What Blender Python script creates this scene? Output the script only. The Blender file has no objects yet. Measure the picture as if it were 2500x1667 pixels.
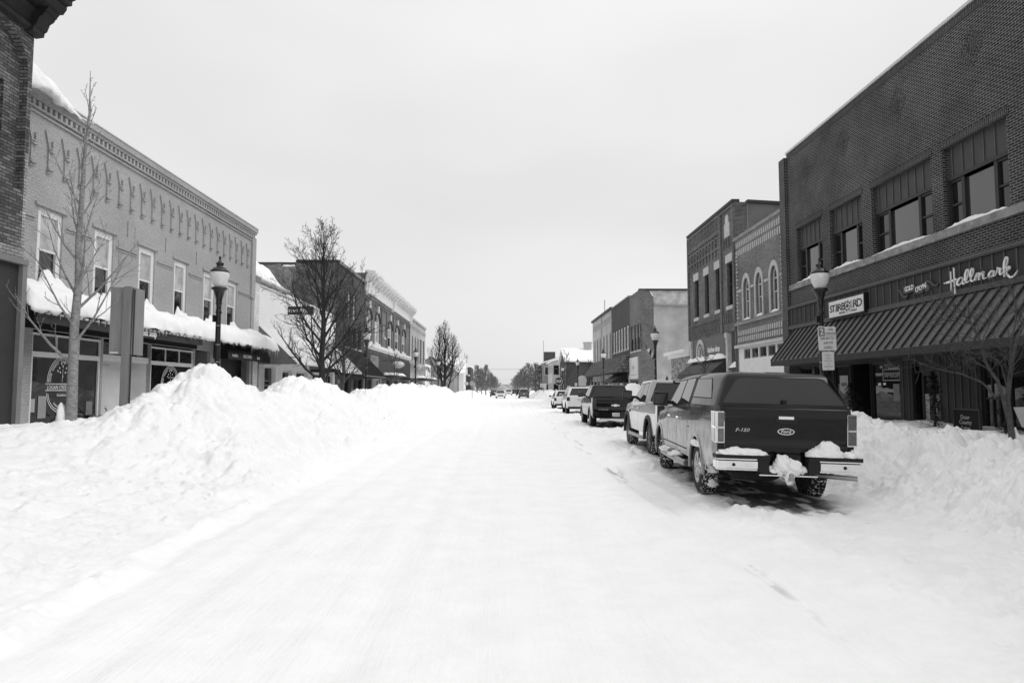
import bpy, bmesh, math, random
import numpy as np
from math import radians, sin, cos, pi, sqrt, atan, tan
from mathutils import Vector, Matrix

SC = bpy.context.scene
COL = SC.collection

# ------------------------------------------------------------------ camera
FPX = 1667.0                       # focal length in pixels of the 2500 px wide photograph
CAM_H = 1.7
PITCH = atan(115.5 / FPX)
YAW = atan(22.0 / FPX * cos(PITCH))
cam_d = bpy.data.cameras.new('camera')
cam_d.sensor_width = 36.0
cam_d.lens = 36.0 * FPX / 2500.0
cam_d.clip_start = 0.05
cam_d.clip_end = 6000.0
cam = bpy.data.objects.new('camera', cam_d)
COL.objects.link(cam)
cam.location = (0, 0, CAM_H)
cam.rotation_euler = (radians(90) + PITCH, 0, -YAW)
SC.camera = cam

# ------------------------------------------------------------------ world, sun, exposure
SUN_EL, SUN_AZ = radians(50), radians(98)      # azimuth clockwise from +Y: over the right-hand roofs
w = bpy.data.worlds.new("World")
SC.world = w
w.use_nodes = True
nt = w.node_tree
nt.nodes.clear()
N = nt.nodes.new
L = nt.links.new
sky = N('ShaderNodeTexSky'); sky.sky_type = 'NISHITA'; sky.sun_disc = False
sky.sun_elevation = SUN_EL; sky.sun_rotation = SUN_AZ
bw = N('ShaderNodeRGBToBW'); L(sky.outputs[0], bw.inputs[0])
tc = N('ShaderNodeTexCoord')
sep = N('ShaderNodeSeparateXYZ'); L(tc.outputs['Generated'], sep.inputs[0])
ramp = N('ShaderNodeValToRGB'); L(sep.outputs['Z'], ramp.inputs[0])
els = ramp.color_ramp.elements
els[0].position = 0.0; els[0].color = (0.665,) * 3 + (1,)
els[1].position = 1.0; els[1].color = (1.0,) * 3 + (1,)
e = els.new(0.10); e.color = (0.70,) * 3 + (1,)
e = els.new(0.30); e.color = (0.70,) * 3 + (1,)
e = els.new(0.50); e.color = (0.80,) * 3 + (1,)
mp = N('ShaderNodeMapping'); mp.inputs['Scale'].default_value = (1.0, 1.0, 2.6)
mp.inputs['Location'].default_value = (0.35, 0.1, 0.2)
L(tc.outputs['Generated'], mp.inputs[0])
nz = N('ShaderNodeTexNoise'); nz.inputs['Scale'].default_value = 1.6; nz.inputs['Detail'].default_value = 3.0
nz.inputs['Roughness'].default_value = 0.42
L(mp.outputs[0], nz.inputs['Vector'])
mr = N('ShaderNodeMapRange'); mr.inputs['From Min'].default_value = 0.3; mr.inputs['From Max'].default_value = 0.7
mr.inputs['To Min'].default_value = 0.90; mr.inputs['To Max'].default_value = 1.10
L(nz.outputs['Fac'], mr.inputs['Value'])
mul = N('ShaderNodeMath'); mul.operation = 'MULTIPLY'
L(ramp.outputs[0], mul.inputs[0]); L(mr.outputs[0], mul.inputs[1])
# the east (right) part of the cloud deck is a little thinner than the west
mrx = N('ShaderNodeMapRange'); mrx.inputs['From Min'].default_value = -0.7; mrx.inputs['From Max'].default_value = 0.45
mrx.inputs['To Min'].default_value = 0.90; mrx.inputs['To Max'].default_value = 1.05
L(sep.outputs['X'], mrx.inputs['Value'])
mulx = N('ShaderNodeMath'); mulx.operation = 'MULTIPLY'
L(mul.outputs[0], mulx.inputs[0]); L(mrx.outputs[0], mulx.inputs[1])
mul2 = N('ShaderNodeMath'); mul2.operation = 'MULTIPLY'; mul2.inputs[1].default_value = 11.6
L(mulx.outputs[0], mul2.inputs[0])
mixw = N('ShaderNodeMix'); mixw.data_type = 'FLOAT'; mixw.inputs['Factor'].default_value = 0.93
L(bw.outputs[0], mixw.inputs['A']); L(mul2.outputs[0], mixw.inputs['B'])
bg = N('ShaderNodeBackground'); bg.inputs['Strength'].default_value = 0.10
L(mixw.outputs['Result'], bg.inputs['Color'])
wo = N('ShaderNodeOutputWorld'); L(bg.outputs[0], wo.inputs[0])

sun_d = bpy.data.lights.new('sun', 'SUN')
sun_d.energy = 1.2
sun_d.angle = radians(40)
sun_d.color = (1, 1, 1)                          # the photograph is black and white
sun = bpy.data.objects.new('sun', sun_d)
COL.objects.link(sun)
sdir = Vector((sin(SUN_AZ) * cos(SUN_EL), cos(SUN_AZ) * cos(SUN_EL), sin(SUN_EL)))
sun.rotation_euler = sdir.to_track_quat('Z', 'Y').to_euler()

SC.view_settings.view_transform = 'Standard'
SC.view_settings.look = 'None'
SC.view_settings.exposure = 0.06
SC.view_settings.gamma = 1.0
try:
    SC.cycles.max_bounces = 8
    SC.cycles.diffuse_bounces = 4
    SC.cycles.glossy_bounces = 4
    SC.cycles.sample_clamp_indirect = 4.0
    SC.cycles.use_denoising = True
except Exception:
    pass

# ------------------------------------------------------------------ photograph pixel -> point on a real plane
def ray(px, py):
    F = Vector((sin(YAW) * cos(PITCH), cos(YAW) * cos(PITCH), sin(PITCH)))
    R = Vector((cos(YAW), -sin(YAW), 0))
    U = R.cross(F)
    return F * FPX + R * (px - 1250.0) - U * (py - 833.5)
def onx(px, py, X):                # on the facade plane x = X: returns (y, z)
    d = ray(px, py); t = X / d.x
    return d.y * t, CAM_H + d.z * t
def ony(px, py, Y):                # at distance y = Y: returns (x, z)
    d = ray(px, py); t = Y / d.y
    return d.x * t, CAM_H + d.z * t

# ------------------------------------------------------------------ materials (all grey: a black-and-white place)
def _new(name):
    m = bpy.data.materials.new(name); m.use_nodes = True
    t = m.node_tree; b = t.nodes['Principled BSDF']
    return m, t, b
def g4(v): return (v, v, v, 1)
def M(name, v, rough=0.8, spec=0.3, var=0.12, vs=3.0, bump=0.0, bs=60.0, coat=0.0, metal=0.0, ior=None, stretch=None):
    m, t, b = _new(name)
    n = t.nodes.new; l = t.links.new
    b.inputs['Roughness'].default_value = rough
    b.inputs['Specular IOR Level'].default_value = spec
    b.inputs['Metallic'].default_value = metal
    b.inputs['Coat Weight'].default_value = coat
    b.inputs['Coat Roughness'].default_value = 0.04
    if ior: b.inputs['IOR'].default_value = ior
    co = n('ShaderNodeTexCoord')
    src = co.outputs['Object']
    if stretch:
        mpn = n('ShaderNodeMapping'); mpn.inputs['Scale'].default_value = stretch
        l(src, mpn.inputs[0]); src = mpn.outputs[0]
    a = n('ShaderNodeTexNoise'); a.inputs['Scale'].default_value = vs; a.inputs['Detail'].default_value = 5
    a.inputs['Roughness'].default_value = 0.65
    l(src, a.inputs['Vector'])
    r = n('ShaderNodeMapRange'); r.inputs['From Min'].default_value = 0.3; r.inputs['From Max'].default_value = 0.7
    r.inputs['To Min'].default_value = v * (1 - var); r.inputs['To Max'].default_value = min(0.95, v * (1 + var))
    l(a.outputs['Fac'], r.inputs['Value'])
    l(r.outputs[0], b.inputs['Base Color'])
    if bump:
        c = n('ShaderNodeTexNoise'); c.inputs['Scale'].default_value = bs; c.inputs['Detail'].default_value = 4
        l(src, c.inputs['Vector'])
        bp = n('ShaderNodeBump'); bp.inputs['Strength'].default_value = bump; bp.inputs['Distance'].default_value = 0.02
        l(c.outputs['Fac'], bp.inputs['Height']); l(bp.outputs[0], b.inputs['Normal'])
    return m

def brick(name, c1, c2, mortar, bwid=0.213, bh=0.0677, ms=0.006, stain=0.25, svs=0.5, bump=0.5, rough=0.85, smin=None, vertical=False):
    m, t, b = _new(name)
    n = t.nodes.new; l = t.links.new
    uv = n('ShaderNodeUVMap')
    src = uv.outputs[0]
    if vertical:
        mpn = n('ShaderNodeMapping'); mpn.inputs['Rotation'].default_value = (0, 0, pi / 2)
        l(src, mpn.inputs[0]); src = mpn.outputs[0]
    br = n('ShaderNodeTexBrick')
    br.inputs['Scale'].default_value = 1.0
    br.inputs['Brick Width'].default_value = bwid
    br.inputs['Row Height'].default_value = bh
    br.inputs['Mortar Size'].default_value = ms
    br.inputs['Mortar Smooth'].default_value = 0.2
    br.inputs['Bias'].default_value = -0.1
    br.inputs['Color1'].default_value = g4(c1); br.inputs['Color2'].default_value = g4(c2); br.inputs['Mortar'].default_value = g4(mortar)
    l(src, br.inputs['Vector'])
    a = n('ShaderNodeTexNoise'); a.inputs['Scale'].default_value = svs; a.inputs['Detail'].default_value = 8; a.inputs['Roughness'].default_value = 0.7
    l(uv.outputs[0], a.inputs['Vector'])
    r = n('ShaderNodeMapRange'); r.inputs['From Min'].default_value = 0.32; r.inputs['From Max'].default_value = 0.68
    r.inputs['To Min'].default_value = 1 - stain; r.inputs['To Max'].default_value = 1 + stain
    l(a.outputs['Fac'], r.inputs['Value'])
    a2 = n('ShaderNodeTexNoise'); a2.inputs['Scale'].default_value = 22; a2.inputs['Detail'].default_value = 4
    l(uv.outputs[0], a2.inputs['Vector'])
    r2 = n('ShaderNodeMapRange'); r2.inputs['From Min'].default_value = 0.3; r2.inputs['From Max'].default_value = 0.7
    r2.inputs['To Min'].default_value = 0.8; r2.inputs['To Max'].default_value = 1.2
    l(a2.outputs['Fac'], r2.inputs['Value'])
    mm = n('ShaderNodeMath'); mm.operation = 'MULTIPLY'; l(r.outputs[0], mm.inputs[0]); l(r2.outputs[0], mm.inputs[1])
    mx = n('ShaderNodeMix'); mx.data_type = 'RGBA'; mx.blend_type = 'MULTIPLY'; mx.inputs['Factor'].default_value = 1.0
    l(br.outputs['Color'], mx.inputs['A']); l(mm.outputs[0], mx.inputs['B'])
    l(mx.outputs['Result'], b.inputs['Base Color'])
    b.inputs['Roughness'].default_value = rough
    b.inputs['Specular IOR Level'].default_value = 0.2
    if bump:
        inv = n('ShaderNodeMath'); inv.operation = 'SUBTRACT'; inv.inputs[0].default_value = 1.0
        l(br.outputs['Fac'], inv.inputs[1])
        ad = n('ShaderNodeMath'); ad.operation = 'MULTIPLY_ADD'; ad.inputs[1].default_value = 0.6
        l(a2.outputs['Fac'], ad.inputs[0]); l(inv.outputs[0], ad.inputs[2])
        bp = n('ShaderNodeBump'); bp.inputs['Strength'].default_value = bump; bp.inputs['Distance'].default_value = 0.008
        l(ad.outputs[0], bp.inputs['Height']); l(bp.outputs[0], b.inputs['Normal'])
    return m

def glass(name, v=0.012, rough=0.02, ior=1.6, wav=0.02, bs=1.3, var=0.5, vs=1.2):
    m = M(name, v, rough=rough, spec=0.5, var=var, vs=vs, bump=wav, bs=bs, ior=ior)
    return m

def snow_mat(nm='snow'):
    m, t, b = _new(nm)
    n = t.nodes.new; l = t.links.new
    b.inputs['Roughness'].default_value = 0.75
    b.inputs['Specular IOR Level'].default_value = 0.15
    co = n('ShaderNodeTexCoord')
    a = n('ShaderNodeTexNoise'); a.inputs['Scale'].default_value = 1.7; a.inputs['Detail'].default_value = 7; a.inputs['Roughness'].default_value = 0.7
    l(co.outputs['Object'], a.inputs['Vector'])
    r = n('ShaderNodeMapRange'); r.inputs['From Min'].default_value = 0.28; r.inputs['From Max'].default_value = 0.6
    r.inputs['To Min'].default_value = 0.87; r.inputs['To Max'].default_value = 0.93
    l(a.outputs['Fac'], r.inputs['Value'])
    at = n('ShaderNodeAttribute'); at.attribute_name = 'bare'
    dn = n('ShaderNodeTexNoise'); dn.inputs['Scale'].default_value = 9; dn.inputs['Detail'].default_value = 6
    l(co.outputs['Object'], dn.inputs['Vector'])
    dr = n('ShaderNodeMapRange'); dr.inputs['From Min'].default_value = 0.3; dr.inputs['From Max'].default_value = 0.7
    dr.inputs['To Min'].default_value = 0.03; dr.inputs['To Max'].default_value = 0.14
    l(dn.outputs['Fac'], dr.inputs['Value'])
    mx = n('ShaderNodeMix'); mx.data_type = 'RGBA'
    l(at.outputs['Fac'], mx.inputs['Factor']); l(r.outputs[0], mx.inputs['A']); l(dr.outputs[0], mx.inputs['B'])
    l(mx.outputs['Result'], b.inputs['Base Color'])
    c = n('ShaderNodeTexNoise'); c.inputs['Scale'].default_value = 15; c.inputs['Detail'].default_value = 9; c.inputs['Roughness'].default_value = 0.72
    l(co.outputs['Object'], c.inputs['Vector'])
    bp = n('ShaderNodeBump'); bp.inputs['Strength'].default_value = 0.85; bp.inputs['Distance'].default_value = 0.04
    l(c.outputs['Fac'], bp.inputs['Height'])
    # packed (driven-on) snow is smoother and streaked along the street; heaped snow is rough
    pa = n('ShaderNodeAttribute'); pa.attribute_name = 'packed'
    s1_ = n('ShaderNodeMath'); s1_.operation = 'MULTIPLY_ADD'; s1_.inputs[1].default_value = -0.38; s1_.inputs[2].default_value = 0.66
    l(pa.outputs['Fac'], s1_.inputs[0]); l(s1_.outputs[0], bp.inputs['Strength'])
    mpn = n('ShaderNodeMapping'); mpn.inputs['Scale'].default_value = (24, 1.0, 1); l(co.outputs['Object'], mpn.inputs[0])
    c2 = n('ShaderNodeTexNoise'); c2.inputs['Scale'].default_value = 1.0; c2.inputs['Detail'].default_value = 6; c2.inputs['Roughness'].default_value = 0.6; l(mpn.outputs[0], c2.inputs['Vector'])
    bp2 = n('ShaderNodeBump'); bp2.inputs['Distance'].default_value = 0.02
    s2_ = n('ShaderNodeMath'); s2_.operation = 'MULTIPLY'; s2_.inputs[1].default_value = 0.55; l(pa.outputs['Fac'], s2_.inputs[0]); l(s2_.outputs[0], bp2.inputs['Strength'])
    l(c2.outputs['Fac'], bp2.inputs['Height']); l(bp.outputs[0], bp2.inputs['Normal']); l(bp2.outputs[0], b.inputs['Normal'])
    return m

MAT = {}
MAT['snow'] = snow_mat()
MAT['brick_dark'] = brick('dark_brown_brick', 0.014, 0.034, 0.20, stain=0.35, ms=0.010)
MAT['brick_soldier'] = brick('dark_brown_soldier_brick', 0.035, 0.05, 0.15, bwid=0.4, bh=0.0677, ms=0.008, vertical=True)
MAT['brick_old'] = brick('weathered_brick', 0.085, 0.22, 0.045, stain=0.45, svs=0.8, ms=0.010)
MAT['brick_pale'] = brick('worn_painted_brick', 0.30, 0.42, 0.12, stain=0.3, svs=1.2, ms=0.008)
MAT['brick_grey'] = brick('grey_painted_brick', 0.375, 0.40, 0.335, stain=0.12, bump=0.6, ms=0.007)
MAT['brick_grey_dark'] = M('grey_paint_in_recess', 0.20, var=0.1)
MAT['brick_mid'] = brick('mid_red_brick', 0.075, 0.16, 0.26, stain=0.3, ms=0.011)
MAT['brick_kit'] = brick('rough_dark_brick', 0.07, 0.15, 0.22, stain=0.35, ms=0.012, bump=1.0)
MAT['brick_side'] = brick('old_side_brick', 0.08, 0.17, 0.24, stain=0.5, svs=0.6, ms=0.012)
MAT['brick_plain'] = brick('plain_dark_brick', 0.06, 0.09, 0.11, stain=0.2, ms=0.006)
MAT['brick_light'] = brick('light_painted_brick', 0.44, 0.52, 0.38, stain=0.2)
MAT['brick_white'] = brick('white_painted_brick', 0.60, 0.68, 0.40, stain=0.2, bh=0.14, bwid=0.4)
MAT['stone_rub'] = brick('rubble_stone', 0.12, 0.42, 0.30, bwid=0.3, bh=0.16, ms=0.02, stain=0.4, svs=3)
MAT['stucco'] = M('grey_stucco', 0.42, var=0.22, vs=0.7, bump=0.2, bs=12)
MAT['stucco_dk'] = M('dark_grey_stucco', 0.16, var=0.2, vs=0.8)
MAT['stucco_lt'] = M('pale_stained_stucco', 0.48, var=0.4, vs=1.6)
MAT['white'] = M('white_paint', 0.72, rough=0.5, var=0.08, vs=2)
MAT['white_wall'] = M('white_stucco', 0.78, rough=0.8, var=0.05, vs=0.8, bump=0.1, bs=20)
MAT['offwhite'] = M('off_white_paint', 0.50, rough=0.6, var=0.15, vs=3)
MAT['stone'] = M('rough_stone', 0.24, var=0.35, vs=5, bump=1.0, bs=9)
MAT['lime'] = M('pale_limestone', 0.48, var=0.15, vs=4)
MAT['trim'] = M('brown_trim', 0.075, rough=0.6, var=0.12)
MAT['siding'] = M('dark_brown_siding', 0.032, rough=0.7, var=0.15, vs=1.0, stretch=(6, 6, 0.6))
MAT['siding_lt'] = M('brown_panel', 0.060, rough=0.65, var=0.12)
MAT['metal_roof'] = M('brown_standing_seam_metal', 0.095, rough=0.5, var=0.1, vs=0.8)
MAT['seam'] = M('seam_ribs', 0.030, rough=0.5)
MAT['frame_dk'] = M('dark_window_frame', 0.028, rough=0.5)
MAT['black'] = M('black_paint', 0.012, rough=0.45, var=0.2)
MAT['iron'] = M('black_iron', 0.010, rough=0.32, spec=0.4, var=0.2, coat=0.2)
MAT['void'] = M('dark_interior', 0.008, rough=0.9)
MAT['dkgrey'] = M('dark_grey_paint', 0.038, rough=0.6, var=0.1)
MAT['midgrey'] = M('mid_grey_paint', 0.20, rough=0.6, var=0.1)
MAT['grey'] = M('grey_paint', 0.30, rough=0.6, var=0.08)
MAT['ltgrey'] = M('light_grey_paint', 0.55, rough=0.6, var=0.08)
MAT['cornice'] = M('dark_cornice', 0.018, rough=0.6, var=0.3, vs=6)
MAT['glass'] = glass('window_glass')
MAT['glass_shop'] = glass('shop_window_glass', v=0.010, ior=1.5, wav=0.012, bs=0.8)
MAT['glass_sky'] = glass('coated_window_glass', v=0.035, ior=1.9, wav=0.01, bs=0.6, var=0.1)
MAT['glass_cur'] = glass('curtained_window_glass', v=0.40, rough=0.06, ior=1.5, var=0.45, vs=1.6)
MAT['glass_car'] = glass('car_glass', v=0.022, ior=1.5, wav=0, var=0.1)
MAT['glass_cap'] = glass('smoked_cap_glass', v=0.030, rough=0.12, ior=1.4, wav=0, var=0.1)
MAT['globe'] = M('frosted_globe', 0.70, rough=0.25, var=0.12, vs=6, spec=0.5)
MAT['bark_pale'] = M('pale_bark', 0.27, rough=0.9, var=0.45, vs=14, bump=0.8, bs=40, stretch=(1, 1, 2.2))
MAT['bark_dark'] = M('dark_bark', 0.042, rough=0.9, var=0.4, vs=12, bump=0.8, bs=40)
MAT['bark_mid'] = M('brown_bark', 0.085, rough=0.9, var=0.4, vs=12, bump=0.8, bs=40)
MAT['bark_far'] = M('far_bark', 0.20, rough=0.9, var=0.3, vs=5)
MAT['evergreen'] = M('evergreen_needles', 0.022, rough=0.8, var=0.6, vs=8)
MAT['dryleaf'] = M('dry_leaves', 0.12, rough=0.8, var=0.6, vs=20)
MAT['post'] = M('grey_stained_wood', 0.22, rough=0.7, var=0.15, vs=2, stretch=(8, 8, 0.8))
MAT['shingle'] = brick('wood_shingles', 0.08, 0.22, 0.02, bwid=0.22, bh=0.3, ms=0.02, stain=0.3, svs=1)
MAT['shingle_dk'] = brick('dark_roof_shingles', 0.03, 0.06, 0.015, bwid=0.3, bh=0.14, ms=0.01)
MAT['sign_w'] = M('white_sign_face', 0.66, rough=0.4, var=0.05)
MAT['letter_w'] = M('white_lettering', 0.80, rough=0.45, var=0.03)
MAT['letter_g'] = M('grey_lettering', 0.38, rough=0.5, var=0.05)
MAT['letter_k'] = M('black_lettering', 0.015, rough=0.5)
MAT['sign_grey'] = M('grey_sign_paint', 0.10, rough=0.5)
MAT['sign_red'] = M('red_as_dark_grey_sign', 0.035, rough=0.4)
MAT['steel'] = M('galvanised_steel', 0.35, rough=0.4, metal=0.8)
MAT['treeline'] = M('bare_woodland', 0.33, rough=1.0, var=0.4, vs=0.15)  # distance haze is put into this pale grey

# ------------------------------------------------------------------ mesh helpers
OFF = {}
def root(name, label, cat, loc=(0, 0, 0), group=None, rot=None, kind=None):
    o = bpy.data.objects.new(name, None); COL.objects.link(o)
    o.location = loc
    if rot: o.rotation_euler = rot
    o.empty_display_size = 0.2
    OFF[o.name] = Vector(loc)
    return tag(o, label, cat, group, kind)
def tag(o, label=None, cat=None, group=None, kind=None):
    if label: o['label'] = label
    if cat: o['category'] = cat
    if group: o['group'] = group
    if kind: o['kind'] = kind
    return o
def copy_tree(o, parent=None):
    c = o.copy(); COL.objects.link(c)
    if parent is not None: c.parent = parent
    for ch in list(o.children): copy_tree(ch, c)
    return c

def FR(X): return lambda s, o, z: (X - o, s, z)      # facade on the right of the street: s along +Y, o towards the street
def FL(X): return lambda s, o, z: (X + o, s, z)      # facade on the left
def FS(Y): return lambda s, o, z: (s, Y - o, z)      # wall that faces the camera (s along +X)
def ID(x, y, z): return (x, y, z)

class MB:
    def __init__(s, T=ID):
        s.T = T; s.v = []; s.f = []; s.m = []; s.sm = []
    def add(s, verts, faces, mi=0, smooth=False, raw=False):
        b = len(s.v)
        if raw: s.v += [tuple(p) for p in verts]
        else: s.v += [s.T(*p) for p in verts]
        for f in faces:
            s.f.append([i + b for i in f]); s.m.append(mi); s.sm.append(smooth)
    def poly(s, pts, mi=0): s.add(pts, [list(range(len(pts)))], mi)
    def quad(s, a, b, c, d, mi=0): s.add([a, b, c, d], [[0, 1, 2, 3]], mi)
    def box(s, a0, a1, b0, b1, c0, c1, mi=0):
        V = [(a, b, c) for a in (a0, a1) for b in (b0, b1) for c in (c0, c1)]
        s.add(V, [[0, 1, 3, 2], [4, 6, 7, 5], [0, 4, 5, 1], [2, 3, 7, 6], [0, 2, 6, 4], [1, 5, 7, 3]], mi)
    def hexa(s, P, mi=0):          # P: 8 points, 4 bottom loop + 4 top loop
        s.add(P, [[3, 2, 1, 0], [4, 5, 6, 7], [0, 1, 5, 4], [1, 2, 6, 5], [2, 3, 7, 6], [3, 0, 4, 7]], mi)
    def extrude(s, pts, vec, mi=0, mside=None):   # pts: 3-D polygon, swept by vec
        n = len(pts); q = [tuple(p[k] + vec[k] for k in range(3)) for p in pts]
        s.add(list(pts) + q, [list(range(n))[::-1], list(range(n, 2 * n))], mi)
        s.add(list(pts) + q, [[i, (i + 1) % n, n + (i + 1) % n, n + i] for i in range(n)], mi if mside is None else mside)
    def loft(s, secs, mi=0, smooth=True, cap=True, closed=True):
        n = len(secs[0]); V = [p for sec in secs for p in sec]; F = []
        m = n if closed else n - 1
        for k in range(len(secs) - 1):
            for i in range(m):
                j = (i + 1) % n
                F.append([k * n + i, k * n + j, (k + 1) * n + j, (k + 1) * n + i])
        s.add(V, F, mi, smooth)
        if cap and closed:
            s.add(secs[0], [list(range(n))[::-1]], mi); s.add(secs[-1], [list(range(n))], mi)
    def lathe(s, prof, c=(0, 0, 0), n=16, mi=0, axis='z', smooth=True, cap=True):
        secs = []
        for r, h in prof:
            ring = []
            for i in range(n):
                a = 2 * pi * i / n
                if axis == 'z': ring.append((c[0] + r * cos(a), c[1] + r * sin(a), c[2] + h))
                elif axis == 'x': ring.append((c[0] + h, c[1] + r * cos(a), c[2] + r * sin(a)))
                else: ring.append((c[0] + r * cos(a), c[1] + h, c[2] + r * sin(a)))
            secs.append(ring)
        s.loft(secs, mi, smooth, cap)
    def tube(s, pts, rad, n=6, mi=0, smooth=True, cap=False):
        P = [Vector(p) for p in pts]
        if not hasattr(rad, '__len__'): rad = [rad] * len(P)
        secs = []; up = None
        for i, p in enumerate(P):
            d = (P[min(i + 1, len(P) - 1)] - P[max(i - 1, 0)])
            if d.length < 1e-9: d = Vector((0, 0, 1))
            d.normalize()
            if up is None: up = Vector((0, 0, 1)) if abs(d.z) < 0.9 else Vector((1, 0, 0))
            a = d.cross(up)
            if a.length < 1e-6: a = d.orthogonal()
            a.normalize(); b = d.cross(a); up = -b if False else up
            secs.append([tuple(p + (a * cos(2 * pi * k / n) + b * sin(2 * pi * k / n)) * rad[i]) for k in range(n)])
        s.loft(secs, mi, smooth, cap)
    def ring_arc(s, c, r0, r1, a0, a1, o0, o1, n=14, mi=0, sx=1.0, axes=None):
        # arch ring in the (s, z) plane of T between radii r0 and r1, depth o0..o1
        A = [a0 + (a1 - a0) * i / n for i in range(n + 1)]
        for i in range(n):
            q = []
            for a in (A[i], A[i + 1]):
                for r in (r0, r1):
                    q.append((c[0] + sx * r * cos(a), c[1] + r * sin(a)))
            s.hexa([(q[0][0], o0, q[0][1]), (q[1][0], o0, q[1][1]), (q[3][0], o0, q[3][1]), (q[2][0], o0, q[2][1]),
                    (q[0][0], o1, q[0][1]), (q[1][0], o1, q[1][1]), (q[3][0], o1, q[3][1]), (q[2][0], o1, q[2][1])], mi)
    def text(s, body, size, org, ux, uy, align='c', ext=0.004, sx=1.0, mi=0, bold=0.0, shear=0.0, uz=None):
        V, F, (x0, x1, y0, y1) = text_data(body, bold, shear)
        ux = Vector(ux); uy = Vector(uy); uz = Vector(uz) if uz is not None else ux.cross(uy)
        k = size
        off = {'c': -(x0 + x1) / 2, 'l': -x0, 'r': -x1}[align]
        pts = [tuple(Vector(org) + ux * ((p[0] + off) * k * sx) + uy * (p[1] * k) + uz * (ext * (1 if p[2] > 0 else 0))) for p in V]
        s.add(pts, F, mi, raw=True)
        return (x1 - x0) * k * sx
    def build(s, name, mats, parent=None, off=None, uvscale=1.0):
        if not isinstance(mats, (list, tuple)): mats = [mats]
        mats = [MAT[x] if isinstance(x, str) else x for x in mats]
        me = bpy.data.meshes.new(name)
        o3 = Vector((0, 0, 0))
        if parent is not None: o3 = OFF.get(parent.name, Vector((0, 0, 0)))
        if off is not None: o3 = Vector(off)
        V = np.array(s.v, dtype=np.float64).reshape(-1, 3)
        me.from_pydata([tuple(p) for p in (V - np.array(o3))], [], s.f)
        for m in mats: me.materials.append(m)
        me.polygons.foreach_set('material_index', np.array(s.m, dtype=np.int32))
        me.polygons.foreach_set('use_smooth', np.array(s.sm, dtype=bool))
        boxuv(me, V)
        me.update()
        ob = bpy.data.objects.new(name, me); COL.objects.link(ob)
        if parent is not None: ob.parent = parent
        elif off is not None: ob.location = o3
        OFF[ob.name] = o3
        return ob

def boxuv(me, V):
    nl = len(me.loops)
    if nl == 0: return
    uvl = me.uv_layers.new(name='UVMap')
    vi = np.empty(nl, dtype=np.int32); me.loops.foreach_get('vertex_index', vi)
    npoly = len(me.polygons)
    ls = np.empty(npoly, dtype=np.int32); me.polygons.foreach_get('loop_start', ls)
    lt = np.empty(npoly, dtype=np.int32); me.polygons.foreach_get('loop_total', lt)
    nr = np.empty(npoly * 3, dtype=np.float32); me.polygons.foreach_get('normal', nr)
    nr = np.abs(nr.reshape(-1, 3)); ax = np.argmax(nr, axis=1)
    axl = np.repeat(ax, lt)
    P = V[vi]
    u = np.where(axl == 0, P[:, 1], P[:, 0]); v = np.where(axl == 2, P[:, 1], P[:, 2])
    uvl.data.foreach_set('uv', np.stack([u, v], 1).astype(np.float32).ravel())

_TX = {}
def text_data(body, bold=0.0, shear=0.0):
    key = (body, bold, shear)
    if key in _TX: return _TX[key]
    cu = bpy.data.curves.new('lettering', 'FONT'); cu.body = body; cu.size = 1.0
    cu.extrude = 0.5; cu.offset = bold; cu.shear = shear; cu.resolution_u = 3
    ob = bpy.data.objects.new('lettering', cu); COL.objects.link(ob)
    dg = bpy.context.evaluated_depsgraph_get()
    me = bpy.data.meshes.new_from_object(ob.evaluated_get(dg))
    V = [tuple(v.co) for v in me.vertices]; F = [list(p.vertices) for p in me.polygons]
    bpy.data.objects.remove(ob); bpy.data.curves.remove(cu); bpy.data.meshes.remove(me)
    if not V: V = [(0, 0, 0)]
    xs = [p[0] for p in V]; ys = [p[1] for p in V]
    _TX[key] = (V, F, (min(xs), max(xs), min(ys), max(ys)))
    return _TX[key]

# ------------------------------------------------------------------ noise
def _hash(ix, iy, seed):
    h = (ix.astype(np.int64) * 374761393 + iy.astype(np.int64) * 668265263 + seed * 974634533) & 0x7fffffff
    h = ((h ^ (h >> 13)) * 1274126177) & 0x7fffffff
    h = h ^ (h >> 16)
    return (h & 0xffff) / 65535.0
def vn(x, y, seed=0):
    x = np.asarray(x, float); y = np.asarray(y, float)
    ix = np.floor(x); iy = np.floor(y); fx = x - ix; fy = y - iy
    fx = fx * fx * fx * (fx * (fx * 6 - 15) + 10); fy = fy * fy * fy * (fy * (fy * 6 - 15) + 10)
    a = _hash(ix, iy, seed); b = _hash(ix + 1, iy, seed); c = _hash(ix, iy + 1, seed); d = _hash(ix + 1, iy + 1, seed)
    return ((a * (1 - fx) + b * fx) * (1 - fy) + (c * (1 - fx) + d * fx) * fy) * 2 - 1
def fbm(x, y, seed=0, octv=4, gain=0.5):
    t = 0; a = 1.0
    for k in range(octv):
        t = t + a * vn(x * 2 ** k + 17.3 * k, y * 2 ** k - 9.1 * k, seed + k); a *= gain
    return t
def clods(x, y, size, seed, keep=0.5):
    # rounded lumps of random radius scattered over the plane
    X = np.asarray(x, float) / size; Y = np.asarray(y, float) / size
    ix = np.floor(X); iy = np.floor(Y); best = np.zeros_like(X)
    for dx in (-1, 0, 1):
        for dy in (-1, 0, 1):
            cx = ix + dx; cy = iy + dy
            px = cx + _hash(cx, cy, seed); py = cy + _hash(cx, cy, seed + 7)
            r = 0.25 + 0.55 * _hash(cx, cy, seed + 13)
            on = _hash(cx, cy, seed + 21) < keep
            d2 = ((X - px) ** 2 + (Y - py) ** 2) / (r * r)
            h = np.where(on, r * np.sqrt(np.clip(1 - d2, 0, 1)), 0)
            best = np.maximum(best, h)
    return best * size
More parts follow.
